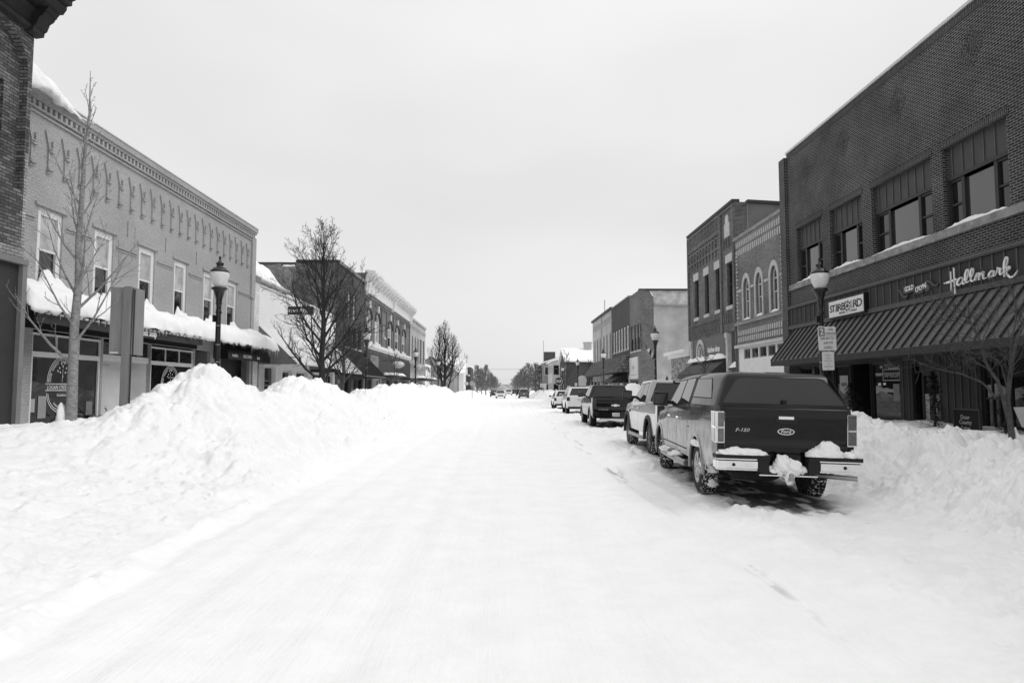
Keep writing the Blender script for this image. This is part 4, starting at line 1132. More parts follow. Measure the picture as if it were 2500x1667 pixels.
# ---- farther buildings on the left
def far_house(name, label, X0, Y0, w, d, h, wall_m, roof_h=0.0, side=1, nwin=3, storeys=2, ridge='y', fm='white', glassm='glass', snow=True, cat='house', ef=(.3, .7)):
    """simple house; its street front lies at x = X0 and it runs from Y0 to Y0 + d, extending w away from the street"""
    T = FL(X0) if side < 0 else FR(X0)
    R = root(name, label, cat, (X0, Y0, 0))
    m_ = MB(T); hs_ = []
    hh = h / storeys
    for st in range(storeys):
        for k in range(nwin):
            c_ = Y0 + d * (k + .5) / nwin; ww = min(1.0, d / nwin * .5)
            hs_.append((c_ - ww / 2, c_ + ww / 2, st * hh + hh * .35, st * hh + hh * .85))
    wall(m_, Y0, Y0 + d, 0, h, hs_, rev=.15); shell(m_, Y0, Y0 + d, h, w, rz=.3, roof=roof_h == 0)
    if roof_h:
        if ridge == 'x': m_.poly([(Y0, 0, h), (Y0 + d, 0, h), (Y0 + d / 2, 0, h + roof_h)]); m_.poly([(Y0, -w, h), (Y0 + d, -w, h), (Y0 + d / 2, -w, h + roof_h)])
        else: m_.poly([(Y0, 0, h), (Y0, -w, h), (Y0, -w / 2, h + roof_h)]); m_.poly([(Y0 + d, 0, h), (Y0 + d, -w, h), (Y0 + d, -w / 2, h + roof_h)])
    m_.build('wall', wall_m, R)
    for q in hs_: window(R, T, *q, dep=.05, fw=.1, fm=fm, up=glassm, lo=glassm)
    # two windows in the end wall that faces the camera
    TSs = FS(Y0); sg = 1 if side > 0 else -1
    for st in range(storeys):
        for f in ef:
            xc_ = X0 + sg * w * f
            e = MB(TSs); e.box(xc_ - .45, xc_ + .45, .003, .05, st * hh + hh * .3, st * hh + hh * .8); fo = e.build('window', fm, R)
            e = MB(TSs); e.box(xc_ - .36, xc_ + .36, .052, .056, st * hh + hh * .3 + .1, st * hh + hh * .8 - .1); e.build('pane', glassm, fo)
    if roof_h:
        e = MB(T); t_ = .25; ov_ = .35
        if ridge == 'x':
            for a, b in ((Y0 - ov_, Y0 + d / 2), (Y0 + d + ov_, Y0 + d / 2)):
                zA = h - ov_ * roof_h / (d / 2)
                e.hexa([(a, ov_, zA), (b, ov_, h + roof_h), (b, -w - ov_, h + roof_h), (a, -w - ov_, zA), (a, ov_, zA + t_), (b, ov_, h + roof_h + t_), (b, -w - ov_, h + roof_h + t_), (a, -w - ov_, zA + t_)])
        else:
            for a, b in ((ov_, -w / 2), (-w - ov_, -w / 2)):
                zA = h - ov_ * roof_h / (w / 2)
                e.hexa([(Y0 - ov_, a, zA), (Y0 - ov_, b, h + roof_h), (Y0 + d + ov_, b, h + roof_h), (Y0 + d + ov_, a, zA), (Y0 - ov_, a, zA + t_), (Y0 - ov_, b, h + roof_h + t_), (Y0 + d + ov_, b, h + roof_h + t_), (Y0 + d + ov_, a, zA + t_)])
        e.build('snowy_roof', 'snow', R)
    else:
        e = MB(T); e.box(Y0 - .1, Y0 + d + .1, -w, .15, h + .003, h + .28); e.build('snowy_parapet', 'snow', R)
    return R
far_house('white_house', 'low white flat-roofed house beyond the left corner behind the twin bare tree', -12.0, 101, 10, 13, 5.2, 'white_wall', 0, -1, 4)
r_ = MB(); r_.box(-19.0, -17.4, 108, 109, 5.4, 8.6); tag(r_.build('chimney_stack', 'midgrey', None, off=(-18, 108, 5.4)), 'square grey chimney stack above the low white house', 'chimney')
far_house('gabled_house', 'pale gabled house with a snowy roof behind the twin tree', -8.4, 118, 8, 9, 5.0, 'grey', 2.3, -1, 3, ridge='y')
far_house('gabled_house', 'narrow white house with steep snowy gable by the round street clock', -7.6, 132, 8, 8, 4.8, 'white_wall', 2.8, -1, 2, ridge='x')
far_house('dark_building', 'dark flat-fronted building beyond the white gable on the left', -6.9, 146, 9, 12, 6.3, 'siding_lt', 0, -1, 3, cat='building')
far_house('far_house', 'pale far house with snowy ridge, farthest on the left', -7.4, 172, 9, 16, 6.0, 'ltgrey', 2.2, -1, 4)

# =================================================================== RIGHT SIDE OF THE STREET
XR = 12.2
TR = FR(XR)
def yr(px, py=900, X=None): return onx(px, py, XR if X is None else X)[0]

# ---- big dark brick building with a metal awning
H1 = root('brick_building', 'large dark brick building with wide upper windows above a brown metal awning', 'building', (XR, 18, 0))
s1 = yr(1924, 500); s0 = -4.0
ZC = 11.72
bays = []
for a, b in ((1943, 2008), (2024.5, 2107.5), (2128, 2280.5), (2305, 2473)):
    bays.append((yr(b, 600), yr(a, 500)))
bays.append((6.0, 9.3)); bays.append((1.0, 4.4))
z_s, z_w, z_h = 6.08, 7.40, 8.32
mb = MB(TR)
wall(mb, s0, s1, 5.15, ZC - .25, [(a, b, z_s, z_h) for a, b in bays], rev=.28)
shell(mb, s0, s1, ZC - .25, 18, rz=.5)
mb.build('wall', 'brick_dark', H1)
mb = MB(TR); wall(mb, s1 + .003, s1 + .55, 2.2, ZC - .12, [], o=.14)
mb.quad((s1 + .003, .14, 2.2), (s1 + .003, -.2, 2.2), (s1 + .003, -.2, ZC - .12), (s1 + .003, .14, ZC - .12)); mb.quad((s1 + .55, .14, 2.2), (s1 + .55, -.2, 2.2), (s1 + .55, -.2, ZC - .12), (s1 + .55, .14, ZC - .12)); mb.quad((s1, .14, ZC - .12), (s1 + .55, .14, ZC - .12), (s1 + .55, -.3, ZC - .12), (s1, -.3, ZC - .12))
mb.build('corner_pier', 'brick_dark', H1)
mb = MB(TR); wall(mb, s0, s1 - .003, ZC - .247, ZC, [], o=.025); mb.quad((s0, .025, ZC - .247), (s1, .025, ZC - .247), (s1, 0, ZC - .247), (s0, 0, ZC - .247)); mb.build('soldier_course', 'brick_soldier', H1)
mb = MB(TR); mb.box(s0, s1, -.4, .07, ZC + .003, ZC + .09); mb.build('coping', 'ltgrey', H1)
for a, b in bays:
    mb = MB(TR); wall(mb, a - .08, b + .08, z_h + .003, z_h + .21, [], o=.022); mb.quad((a - .08, .022, z_h + .003), (b + .08, .022, z_h + .003), (b + .08, -.02, z_h + .003), (a - .08, -.02, z_h + .003)); mb.build('window_head', 'brick_soldier', H1)
# diamond ornaments of raised brick
for px, py in ((1968, 414), (2057.5, 348), (2190, 253.6), (2371, 116)):
    y_, z_ = onx(px, py, XR); mb = MB(TR)
    for f0, f1 in ((1.0, .80), (.58, .40)):
        for q in range(4):
            c4 = [(0, 1), (1, 0), (0, -1), (-1, 0)]
            p, r = c4[q], c4[(q + 1) % 4]; w_, h_ = .46, .56
            P = [(y_ + p[0] * w_ * f0, z_ + p[1] * h_ * f0), (y_ + r[0] * w_ * f0, z_ + r[1] * h_ * f0), (y_ + r[0] * w_ * f1, z_ + r[1] * h_ * f1), (y_ + p[0] * w_ * f1, z_ + p[1] * h_ * f1)]
            mb.hexa([(a, .002, b) for a, b in P] + [(a, .014, b) for a, b in P])
    for k in (-.09, 0, .09): mb.box(y_ + k - .025, y_ + k + .025, .002, .026, z_ - .17 + abs(k), z_ + .17 - abs(k))
    mb.build('diamond_ornament', 'brick_soldier', H1)
# rough stone sill band
mb = MB(TR); rnd = random.Random(3); x = s0
while x < s1:
    l_ = rnd.uniform(.5, 1.1); x2 = min(x + l_, s1); dz = rnd.uniform(-.02, .02)
    mb.hexa([(x, .003, 5.83), (x2 - .006, .003, 5.83), (x2 - .006, .09 + dz, 5.82), (x, .09 - dz, 5.83), (x, .003, 6.05), (x2 - .006, .003, 6.05), (x2 - .006, .075 + dz, 6.05), (x, .075, 6.05)]); x = x2
mb.build('stone_sill', 'stone', H1)
for i, (a, b) in enumerate(bays):
    # brown board panel above, dark frame of three lights below
    mb = MB(TR); mb.box(a, b, -.24, -.16, z_w + .1, z_h); pn = mb.build('panel', 'siding_lt', H1)
    mb = MB(TR); n = max(3, round((b - a) / .40))
    for k in range(n): 
        s = a + (b - a) * (k + .5) / n; mb.box(s - .022, s + .022, -.158, -.135, z_w + .1, z_h)
    mb.build('rib', 'trim', pn)
    mb = MB(TR); mb.box(a, b, -.24, -.10, z_w, z_w + .1)
    pw = (b - a) * .25
    for s, w_ in ((a + .045, .045), (a + pw, .06), (b - pw, .06), (b - .045, .045)): mb.box(s - w_, s + w_, -.24, -.13, z_s, z_w)
    mb.box(a, b, -.24, -.135, z_s + .001, z_s + .07)
    for c_, d_ in ((a + .09, a + pw - .06), (b - pw + .06, b - .09)): mb.box(c_, d_, -.235, -.15, z_s + .60, z_s + .66); mb.box(c_, d_, -.235, -.15, z_w - .07, z_w); mb.box(a + pw + .06, b - pw - .06, -.235, -.14, z_w - .05, z_w)
    fo = mb.build('window', 'frame_dk', H1)
    for c_, d_, mt in ((a + .09, a + pw - .06, 'glass'), (a + pw + .06, b - pw - .06, 'glass_sky'), (b - pw + .06, b - .09, 'glass')):
        p = MB(TR); p.quad((c_, -.20, z_s + .07), (d_, -.20, z_s + .07), (d_, -.20, z_w), (c_, -.20, z_w)); p.build('pane', mt, fo)
    if i < 4:
        snow_lump('snow_strip', TR, a + .05, b - .05, flatb(z_s - .025), -.13, .07, lambda s, t, m_=(a + b) / 2, h_=(b - a) / 2: .035 + .065 * np.exp(-((s - m_) / (h_ * .5)) ** 2), ['snow on the stone sill of the narrow window nearest the street lamp', 'snow on the stone sill of the second upper window from the lamp', 'snow on the sill under the upper window with the small butterfly sticker', 'snow on the stone sill of the large upper window above the script sign'][i], 20 + i, ds=.08, n_o=5, cat='snow', hang=.01, group='snow on the window sills')
# small butterfly sticker on a pane
y_, z_ = onx(2263, 496, XR)
mb = MB(TR)
for sg in (-1, 1): mb.poly([(y_, -.195, z_), (y_ + sg * .05, -.195, z_ + .05), (y_ + sg * .055, -.195, z_ - .01), (y_ + sg * .03, -.195, z_ - .05)])
pr_ = [o for o in H1.children if o.name.startswith('window')][2]
mb.build('sticker', 'letter_w', pr_)
# board siding band with battens
zb0, zb1 = 4.18, 5.02
mb = MB(TR); mb.box(s0, s1 - .02, .0, .08, zb0, zb1); sd = mb.build('siding_band', 'siding', H1)
mb = MB(TR); x = s1 - .3
while x > s0: mb.box(x - .022, x + .022, .082, .105, zb0 + .16, zb1); x -= .405
mb.build('rib', 'trim', sd)
mb = MB(TR)
pr = [(.0, 5.02), (.14, 5.03), (.17, 5.08), (.15, 5.12), (.10, 5.155), (0, 5.17)]
mb.loft([[(s, o, z) for o, z in pr] for s in (s0, s1 - .01)], smooth=False); mb.box(s0, s1 - .02, .082, .13, zb0, zb0 + .15); mb.build('crown_moulding', 'trim', sd)
# standing seam awning
ox = 1.13; zt_, zl_ = 4.16, 2.83
mb = MB(TR); s_l = s1 - .55
mb.quad((s0, .09, zt_), (s_l, .09, zt_), (s_l + .05, ox, zl_), (s0, ox, zl_)); mb.quad((s0, .09, zt_ - .05), (s_l, .09, zt_ - .05), (s_l, ox, zl_ - .05), (s0, ox, zl_ - .05))
AW = mb.build('awning', 'metal_roof', H1)
mb = MB(TR); x = s_l - .02
while x > s0:
    mb.hexa([(x - .018, .09, zt_ + .002), (x + .018, .09, zt_ + .002), (x + .018, ox, zl_ + .002), (x - .018, ox, zl_ + .002), (x - .018, .13, zt_ + .045), (x + .018, .13, zt_ + .045), (x + .018, ox + .035, zl_ + .035), (x - .018, ox + .035, zl_ + .035)]); x -= .42
mb.build('seam', 'seam', AW)
mb = MB(TR); mb.box(s0, s_l + .04, ox - .12, ox, zl_ - .20, zl_ - .002); mb.build('awning_fascia', 'siding', AW)
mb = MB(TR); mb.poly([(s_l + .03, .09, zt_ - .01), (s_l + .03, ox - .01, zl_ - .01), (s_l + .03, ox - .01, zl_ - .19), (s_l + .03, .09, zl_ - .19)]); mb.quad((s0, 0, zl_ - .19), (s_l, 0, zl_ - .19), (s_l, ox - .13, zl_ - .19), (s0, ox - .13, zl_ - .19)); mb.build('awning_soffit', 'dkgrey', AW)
# shopfront under the awning
XS = XR + .25; TSF = FR(XS)
def ys(px): return onx(px, 950, XS)[0]
cells = [(2460, 2600, 'g'), (2395, 2455, 'm'), (2330, 2393, 's'), (2296, 2330, 's'), (2246, 2294, 'd'), (2228, 2246, 'v'), (2198, 2228, 's'), (2126, 2198, 'g'), (2078, 2125, 'v'), (2036, 2076, 'g'), (1992, 2034, 'g'), (1945, 1990, 'g')]
mb = MB(TSF); holes = []
for a, b, k in cells:
    if k != 's': holes.append((ys(b), ys(a), 0.35 if k in 'gm' else 0.0, 2.56 if k != 'd' else 2.2))
wall(mb, s0, s1, 0, 4.1, holes, rev=.1)
mb.build('shopfront_wall', 'siding', H1)
mb = MB(TSF); x = s1
while x > s0:
    if not any(h[0] - .03 < x < h[1] + .03 for h in holes): mb.box(x - .02, x + .02, .002, .024, 0, 2.6)
    x -= .30
mb.build('siding_rib', 'siding_lt', H1)
shopw = []
for a, b, k in cells:
    if k == 's': continue
    q = (ys(b), ys(a))
    if k == 'v':
        m_ = MB(TSF); m_.quad((q[0], -1.0, 0), (q[1], -1.0, 0), (q[1], -1.0, 2.56), (q[0], -1.0, 2.56)); m_.quad((q[0], -.1, 0), (q[0], -1, 0), (q[0], -1, 2.56), (q[0], -.1, 2.56)); m_.quad((q[1], -.1, 0), (q[1], -1, 0), (q[1], -1, 2.56), (q[1], -.1, 2.56)); m_.build('entrance_recess', 'void', H1)
    elif k == 'd':
        dd = window(H1, TSF, q[0], q[1], 0.0, 2.2, dep=.05, fw=.11, fm='frame_dk', up='glass', split=0, rails=False, name='door')
        m_ = MB(TSF); m_.box(q[0] + .14, q[0] + .17, -.05, .0, 1.0, 1.35); m_.build('handle', 'steel', dd)
        for r0, r1, z0_, z1_, mt in ((.66, .90, .7, 1.55, 'letter_g'), (.14, .3, 1.2, 1.55, 'letter_g')):
            m_ = MB(TSF); m_.box(q[0] + (q[1] - q[0]) * r0, q[0] + (q[1] - q[0]) * r1, -.085, -.08, z0_, z1_); m_.build('paper_notice', mt, dd)
    else:
        shopw.append((a, window(H1, TSF, q[0], q[1], .35, 2.56, dep=.05, fw=.06, fm='frame_dk', up='glass_shop', split=0.0 if k == 'g' else .5, vm=2 if k == 'm' else 0, rails=True, name='shop_window')))
def shopw_at(px): return [w_ for a, w_ in shopw if a == px][0]
# lit-look lettered sign in the taproom window, menu board behind, pennant in the next window
ta = shopw_at(2126)
y_, z_ = onx(2170, 915, XS)
mb = MB(TSF); hw, hh = .50, .19
for q in ((-hw, hw, hh - .03, hh), (-hw, hw, -hh, -hh + .03), (-hw, -hw + .03, -hh + .03, hh - .03), (hw - .03, hw, -hh + .03, hh - .03)): mb.box(y_ + q[0], y_ + q[1], -.088, -.075, z_ + q[2], z_ + q[3])
mb.text('TAP ROOM', .25, TSF(y_, -.088, z_ - .085), (0, -1, 0), (0, 0, 1), ext=.01, sx=.72)
mb.build('lettering', 'letter_g', ta)
for px, py, w_, h_, mt in ((2141, 938, .18, .09, 'letter_w'), (2153, 937, .16, .08, 'letter_w'), (2182, 958, .34, .55, 'midgrey'), (2145, 896, .16, .09, 'letter_g'), (2174, 899, .55, .07, 'letter_g')):
    yy, zz = onx(px, py, XS); mb = MB(TSF); mb.box(yy - w_ / 2, yy + w_ / 2, -.092, -.086, zz - h_ / 2, zz + h_ / 2); mb.build('window_display', mt, ta)
ow = shopw_at(2036)
y_, z_ = onx(2055, 938, XS)
mb = MB(TSF); w_ = .30
mb.extrude([(y_ - w_, -.09, z_ + .32), (y_ + w_, -.09, z_ + .32), (y_ + w_, -.09, z_ - .20), (y_, -.09, z_ - .36), (y_ - w_, -.09, z_ - .20)], (0, .01, 0)); pn = mb.build('pennant', 'letter_g', ow)
mb = MB(TSF); mb.text('open', .27, TSF(y_, -.079, z_ - .06), (0, -1, 0), (0, 0, 1), ext=.006, sx=.75, shear=.2); mb.build('lettering', 'letter_k', pn)
mb = MB(TSF); yy, zz = onx(2057, 908, XS); mb.box(yy - .38, yy + .38, -.095, -.091, zz - .35, zz + .35); mb.build('blind', 'midgrey', ow)

# white sign with a ship's wheel
S1 = root('shop_sign', 'white rectangular brewery sign with a ship wheel for its letter o', 'sign', (XR - .2, 22, 4.6))
Xs = XR - .24; TG = FR(Xs)
ya, zA = onx(2024, 741, Xs); yb, zB = onx(2109, 758.6, Xs); _, zTr = onx(2108.2, 717, Xs)
y0_, y1_ = yb, ya; zlo, zhi = zB + .0, zTr
mb = MB(TG); mb.box(y0_ - .04, y1_ + .04, -.15, -.005, zlo - .05, zhi + .05); bx_ = mb.build('sign_box', 'black', S1)
mb = MB(TG); mb.box(y0_, y1_, -.004, .012, zlo, zhi); fc = mb.build('sign_face', 'sign_w', bx_)
Wd, Hd = y1_ - y0_, zhi - zlo
def sp(f, g): return TG(y1_ - f * Wd, .0125, zlo + g * Hd)
mb = MB(TG)
for ch, f, sz in (('S', .075, 1.0), ('T', .15, 1.0), ('R', .345, 1.0), ('B', .445, 1.05), ('R', .79, 1.05), ('D', .90, 1.08)):
    mb.text(ch, Hd * .62 * sz, sp(f, .33), (0, -1, 0), (0, 0, 1), ext=.004, sx=.62 * Wd / Hd / 1.9, bold=.02)
mb.text('BREWING', Hd * .2, sp(.41, .10), (0, -1, 0), (0, 0, 1), ext=.004, sx=.9); mb.text('COMPANY', Hd * .2, sp(.73, .10), (0, -1, 0), (0, 0, 1), ext=.004, sx=.9)
mb.box(y1_ - .60 * Wd, y1_ - .53 * Wd, .0125, .0165, zlo + .12 * Hd, zlo + .14 * Hd)
cx_, cz_ = y1_ - .56 * Wd, zlo + .52 * Hd; R_ = .24 * Hd
mb.ring_arc((cx_, cz_), R_, R_ * 1.22, 0, 2 * pi, .0125, .0165, n=20, sx=1.35)
for k in range(8):
    a = radians(45 * k + 12); ca, sa = cos(a) * 1.35, sin(a); w_ = .012
    P = [(cx_ - sa * w_, cz_ + ca * w_ / 1.35), (cx_ + ca * R_ * 1.62 - sa * w_, cz_ + sa * R_ * 1.62 + ca * w_ / 1.35), (cx_ + ca * R_ * 1.62 + sa * w_, cz_ + sa * R_ * 1.62 - ca * w_ / 1.35), (cx_ + sa * w_, cz_ - ca * w_ / 1.35)]
    mb.hexa([(p, .0126, q) for p, q in P] + [(p, .0168, q) for p, q in P])
mb.build('lettering', 'letter_k', fc)
for f, mt in ((.25, 'sign_grey'), (.675, 'letter_g')):
    mb = MB(TG); c_ = y1_ - f * Wd
    P = [(c_ - .045 * Wd, zlo + .30 * Hd), (c_ + .045 * Wd, zlo + .30 * Hd), (c_ + .02 * Wd, zlo + .80 * Hd), (c_ - .02 * Wd, zlo + .80 * Hd)]
    mb.hexa([(p, .0125, q) for p, q in P] + [(p, .0166, q) for p, q in P]); mb.build('tower_letter', mt, fc)

# script channel letters and the ribbon plaque, traced on the siding plane
Xh = XR - .20; TH = FR(Xh)
def zpx(x, y): return onx(2100 + x / 5.88, 600 + y / 5.88, Xh)
def spline(P, n=6):
    out = []
    for i in range(len(P) - 1):
        p0 = P[max(i - 1, 0)]; p1 = P[i]; p2 = P[i + 1]; p3 = P[min(i + 2, len(P) - 1)]
        for k in range(n):
            t = k / n
            out.append(tuple(.5 * (2 * p1[j] + (p2[j] - p0[j]) * t + (2 * p0[j] - 5 * p1[j] + 4 * p2[j] - p3[j]) * t * t + (-p0[j] + 3 * p1[j] - 3 * p2[j] + p3[j]) * t ** 3) for j in range(len(p1))))
    out.append(tuple(P[-1])); return out
def stroke(m_, P, smooth=True, o0=-.03, o1=.0, conv=zpx, T_=None):
    Q = spline(P) if smooth else P
    L_ = []
    for i, (x, y, w_) in enumerate(Q):
        a, b = Q[max(i - 1, 0)], Q[min(i + 1, len(Q) - 1)]
        dx, dy = b[0] - a[0], b[1] - a[1]; l_ = max(1e-6, sqrt(dx * dx + dy * dy)); nx_, ny_ = -dy / l_ * w_ * .42, dx / l_ * w_ * .42
        L_.append((conv(x + nx_, y + ny_), conv(x - nx_, y - ny_)))
    for (a, b), (c_, d_) in zip(L_[:-1], L_[1:]):
        m_.hexa([(a[0], o0, a[1]), (b[0], o0, b[1]), (d_[0], o0, d_[1]), (c_[0], o0, c_[1]), (a[0], o1, a[1]), (b[0], o1, b[1]), (d_[0], o1, d_[1]), (c_[0], o1, c_[1])])
S2 = root('script_sign', 'large white script lettering fixed to the brown siding above the awning', 'sign', (XR - .2, 14, 4.6))
n_, th = 9, 26
letters = [
 ('letter_h', [[(1290, 370, 10), (1304, 658, 10)], [(1335, 315, 12), (1355, 692, 12)], [(1198, 542, 14), (1250, 528, 30), (1310, 508, 36), (1350, 490, 40), (1376, 478, 20)]]),
 ('letter_a', [[(1458, 455, 12), (1422, 465, 20), (1392, 510, 28), (1388, 556, 26), (1412, 566, 18), (1450, 528, 10), (1472, 475, 12)], [(1474, 468, 26), (1460, 520, 26), (1474, 550, 18), (1502, 532, 9)]]),
 ('letter_l', [[(1502, 532, 8), (1540, 430, 8), (1546, 350, 10), (1524, 344, 16), (1502, 415, 26), (1504, 495, 26), (1525, 528, 18), (1557, 508, 9)]]),
 ('letter_l', [[(1557, 508, 8), (1608, 415, 8), (1618, 335, 10), (1597, 328, 16), (1576, 400, 26), (1578, 478, 26), (1600, 512, 18), (1632, 488, 9)]]),
 ('letter_m', [[(1632, 488, 8), (1655, 410, 12), (1664, 400, 22), (1656, 445, 26), (1646, 500, 22)], [(1650, 480, 8), (1692, 396, 14), (1710, 398, 24), (1702, 440, 26), (1696, 492, 22)], [(1700, 470, 8), (1745, 378, 14), (1764, 382, 24), (1756, 440, 26), (1770, 476, 18), (1812, 452, 9)]]),
 ('letter_a', [[(1908, 356, 12), (1875, 366, 20), (1845, 408, 28), (1840, 452, 26), (1862, 460, 18), (1895, 420, 10), (1914, 365, 12)], [(1916, 358, 26), (1902, 410, 26), (1914, 436, 18), (1938, 414, 9)]]),
 ('letter_r', [[(1938, 414, 8), (1964, 345, 12), (1962, 314, 18), (1976, 330, 18), (2004, 326, 24), (1996, 375, 26), (2006, 416, 20), (2038, 392, 9)]]),
 ('letter_k', [[(2038, 392, 8), (2098, 270, 8), (2108, 180, 12), (2086, 166, 18), (2062, 240, 26), (2056, 350, 26), (2066, 445, 22)], [(2072, 378, 10), (2108, 312, 16), (2136, 300, 22), (2130, 340, 20), (2090, 376, 14), (2108, 420, 26), (2150, 452, 28), (2200, 432, 22), (2232, 390, 12), (2256, 350, 5)]])]
for nm, strokes in letters:
    m_ = MB(TH)
    for P in strokes: stroke(m_, P, smooth=len(P) > 2)
    m_.build(nm, 'letter_w', S2)
S3 = root('ribbon_sign', 'dark ribbon-shaped plaque with small white capitals beside the script sign', 'sign', (XR - .2, 17, 4.5))
Xh2 = XR - .16; TH2 = FR(Xh2)
def zp2(x, y): return onx(2100 + x / 5.88, 600 + y / 5.88, Xh2)
m_ = MB(TH2)
for P in ([(545, 640, 22), (570, 660, 26), (600, 715, 30), (640, 735, 30), (675, 715, 22)], [(615, 640, 110), (660, 640, 112), (700, 625, 108), (760, 610, 100), (790, 600, 96)],
          [(780, 640, 110), (830, 640, 110), (880, 622, 108), (940, 600, 104), (985, 590, 96)], [(930, 535, 40), (960, 512, 34), (1000, 520, 32), (1040, 560, 32), (1085, 570, 26), (1115, 542, 8)], [(900, 640, 30), (960, 655, 24)]):
    stroke(m_, P, conv=zp2, o0=-.05, o1=.0)
rb = m_.build('ribbon', 'trim', S3)
m_ = MB(TH2)
for t, x0, y0, x1, y1 in (('GOLD', 645, 662, 765, 620), ('CROWN', 795, 668, 945, 600)):
    for i, ch in enumerate(t):
        f = (i + .5) / len(t); p = zp2(x0 + (x1 - x0) * f, y0 + (y1 - y0) * f)
        m_.text(ch, .20, TH2(p[0], .0015, p[1]), (0, -1, 0.06 * (i - 1)), (0, 0, 1), ext=.006, bold=.015, sx=.9)
m_.build('lettering', 'letter_w', rb)

# ---- arched-window brick building with white brick bands
R2 = root('brick_building', 'brick building with three round-arched windows trimmed in white brick', 'building', (XR, 33, 0))
a0, a1 = s1 + .56, yr(1796.5, 700)
ZT = 9.15
AR = []
for l_, r_ in ((1816, 1829.5), (1846.5, 1861), (1883, 1899.5)):
    AR.append((yr(r_, 720), yr(l_, 720)))
AR.sort()
zsl, ztp = 5.15, 7.25
mb = MB(TR)
wall(mb, a0, a1, 3.9, ZT, [(a, b, zsl, ztp, 'arch', .55) for a, b in AR], rev=.25)
shell(mb, a0, a1, ZT + .35, 16, rz=.6)
mb.build('wall', 'brick_mid', R2)
mb = MB(TR); mb.box(a0, a1, -.35, .1, ZT + .25, ZT + .42); mb.quad((a0, .01, ZT), (a1, .01, ZT), (a1, .01, ZT + .25), (a0, .01, ZT + .25)); mb.build('coping', 'stone', R2)
wb = MB(TR)
def band(z0_, z1_, s_a, s_b, step=.17, wd=.09):
    x = s_a
    while x < s_b: wb.box(x, x + wd, .002, .03, z0_, z1_); x += step
band(8.98, 9.24, a0 + .1, a1 - .1, .25, .10); band(8.55, 8.86, a0 + .3, a1 - .3, .25, .10)
band(4.42, 4.66, a0 + .1, a1 - .15, .25, .11); band(4.08, 4.33, a0 + .1, a1 - .15, .25, .11)
z = 4.7; k = 0
while z < 8.9:
    for e0, sg in ((a0 + .32, -1), (a1 - .12, -1)):
        wb.box(e0 - (.22 if k % 2 else .12), e0, .002, .025, z, z + .1)
    z += .2; k += 1
for a, b in AR:
    cs = (a + b) / 2; k_ = (b - a) / 2; n = 18
    for j in range(n):
        q = []
        for an in (pi * (j + .06) / n, pi * (j + .94) / n):
            for f, g in ((1.02, 1.0), (1.52, 1.45)): q.append((cs + k_ * f * cos(an), ztp - .55 + .55 * g * sin(an)))
        wb.hexa([(q[0][0], .002, q[0][1]), (q[1][0], .002, q[1][1]), (q[3][0], .002, q[3][1]), (q[2][0], .002, q[2][1]), (q[0][0], .045, q[0][1]), (q[1][0], .045, q[1][1]), (q[3][0], .045, q[3][1]), (q[2][0], .045, q[2][1])])
    z = zsl
    while z < ztp - .6:
        for sg in (-1, 1): wb.box(cs + sg * k_ * 1.02, cs + sg * k_ * 1.5, .002, .04, z, z + .085)
        z += .105
for a, b in ((a0 + .35, AR[0][0] - .3), (AR[0][1] + .3, AR[1][0] - .3), (AR[1][1] + .3, AR[2][0] - .3), (AR[2][1] + .3, a1 - .35)):
    if b > a: wb.box(a, b, .002, .035, 6.66, 6.78)
wb.build('white_brick_pattern', 'lime', R2)
mb = MB(TR); mb.box(a0, a1, .002, .1, zsl - .2, zsl - .05); mb.build('sill_band', 'stone', R2)
for i, (a, b) in enumerate(AR):
    window(R2, TR, a, b, zsl, ztp, dep=.1, fw=.08, fm='offwhite', up='glass_sky', lo='glass_sky', arch=.55, split=.45)
    snow_lump('snow_strip', TR, a + .02, b - .02, flatb(zsl + .002), -.09, .06, lambda s, t: .11 + 0 * s, ['snow on the sill of the arched window next to the dark brick pier', 'snow on the sill of the middle of three arched windows', 'snow on the sill of the arched window next to the kitchen shop'][i], 30 + i, ds=.06, n_o=4, cat='snow', hang=0, group='snow on arched window sills')
mb = MB(TR); mb.box(a0, a1, .0, .16, 3.78, 3.93); mb.build('shop_cornice', 'offwhite', R2)
tr = [(a0 + .15 + 5.2 * k / 5, a0 + .15 + 5.2 * (k + 1) / 5 - .12) for k in range(5)]
mb = MB(TR); lw_ = [(a, b, .5, 2.3) for a, b in tr]
wall(mb, a0, a1 - .25, 0, 3.78, [(a, b, 3.2, 3.7) for a, b in tr] + lw_, rev=.1); mb.build('shopfront', 'white', R2)
mb = MB(TR); wall(mb, a1 - .247, a1, 0, 3.9, [], o=.0); mb.build('end_pier', 'brick_mid', R2)
for a, b in tr: window(R2, TR, a, b, 3.2, 3.7, dep=.05, fw=.06, fm='midgrey', up='glass_sky', split=0, rails=False, name='transom_window')
for a, b, c_, d_ in lw_: window(R2, TR, a, b, c_, d_, dep=.05, fw=.07, fm='dkgrey', up='glass', split=0, rails=False, name='shop_window')

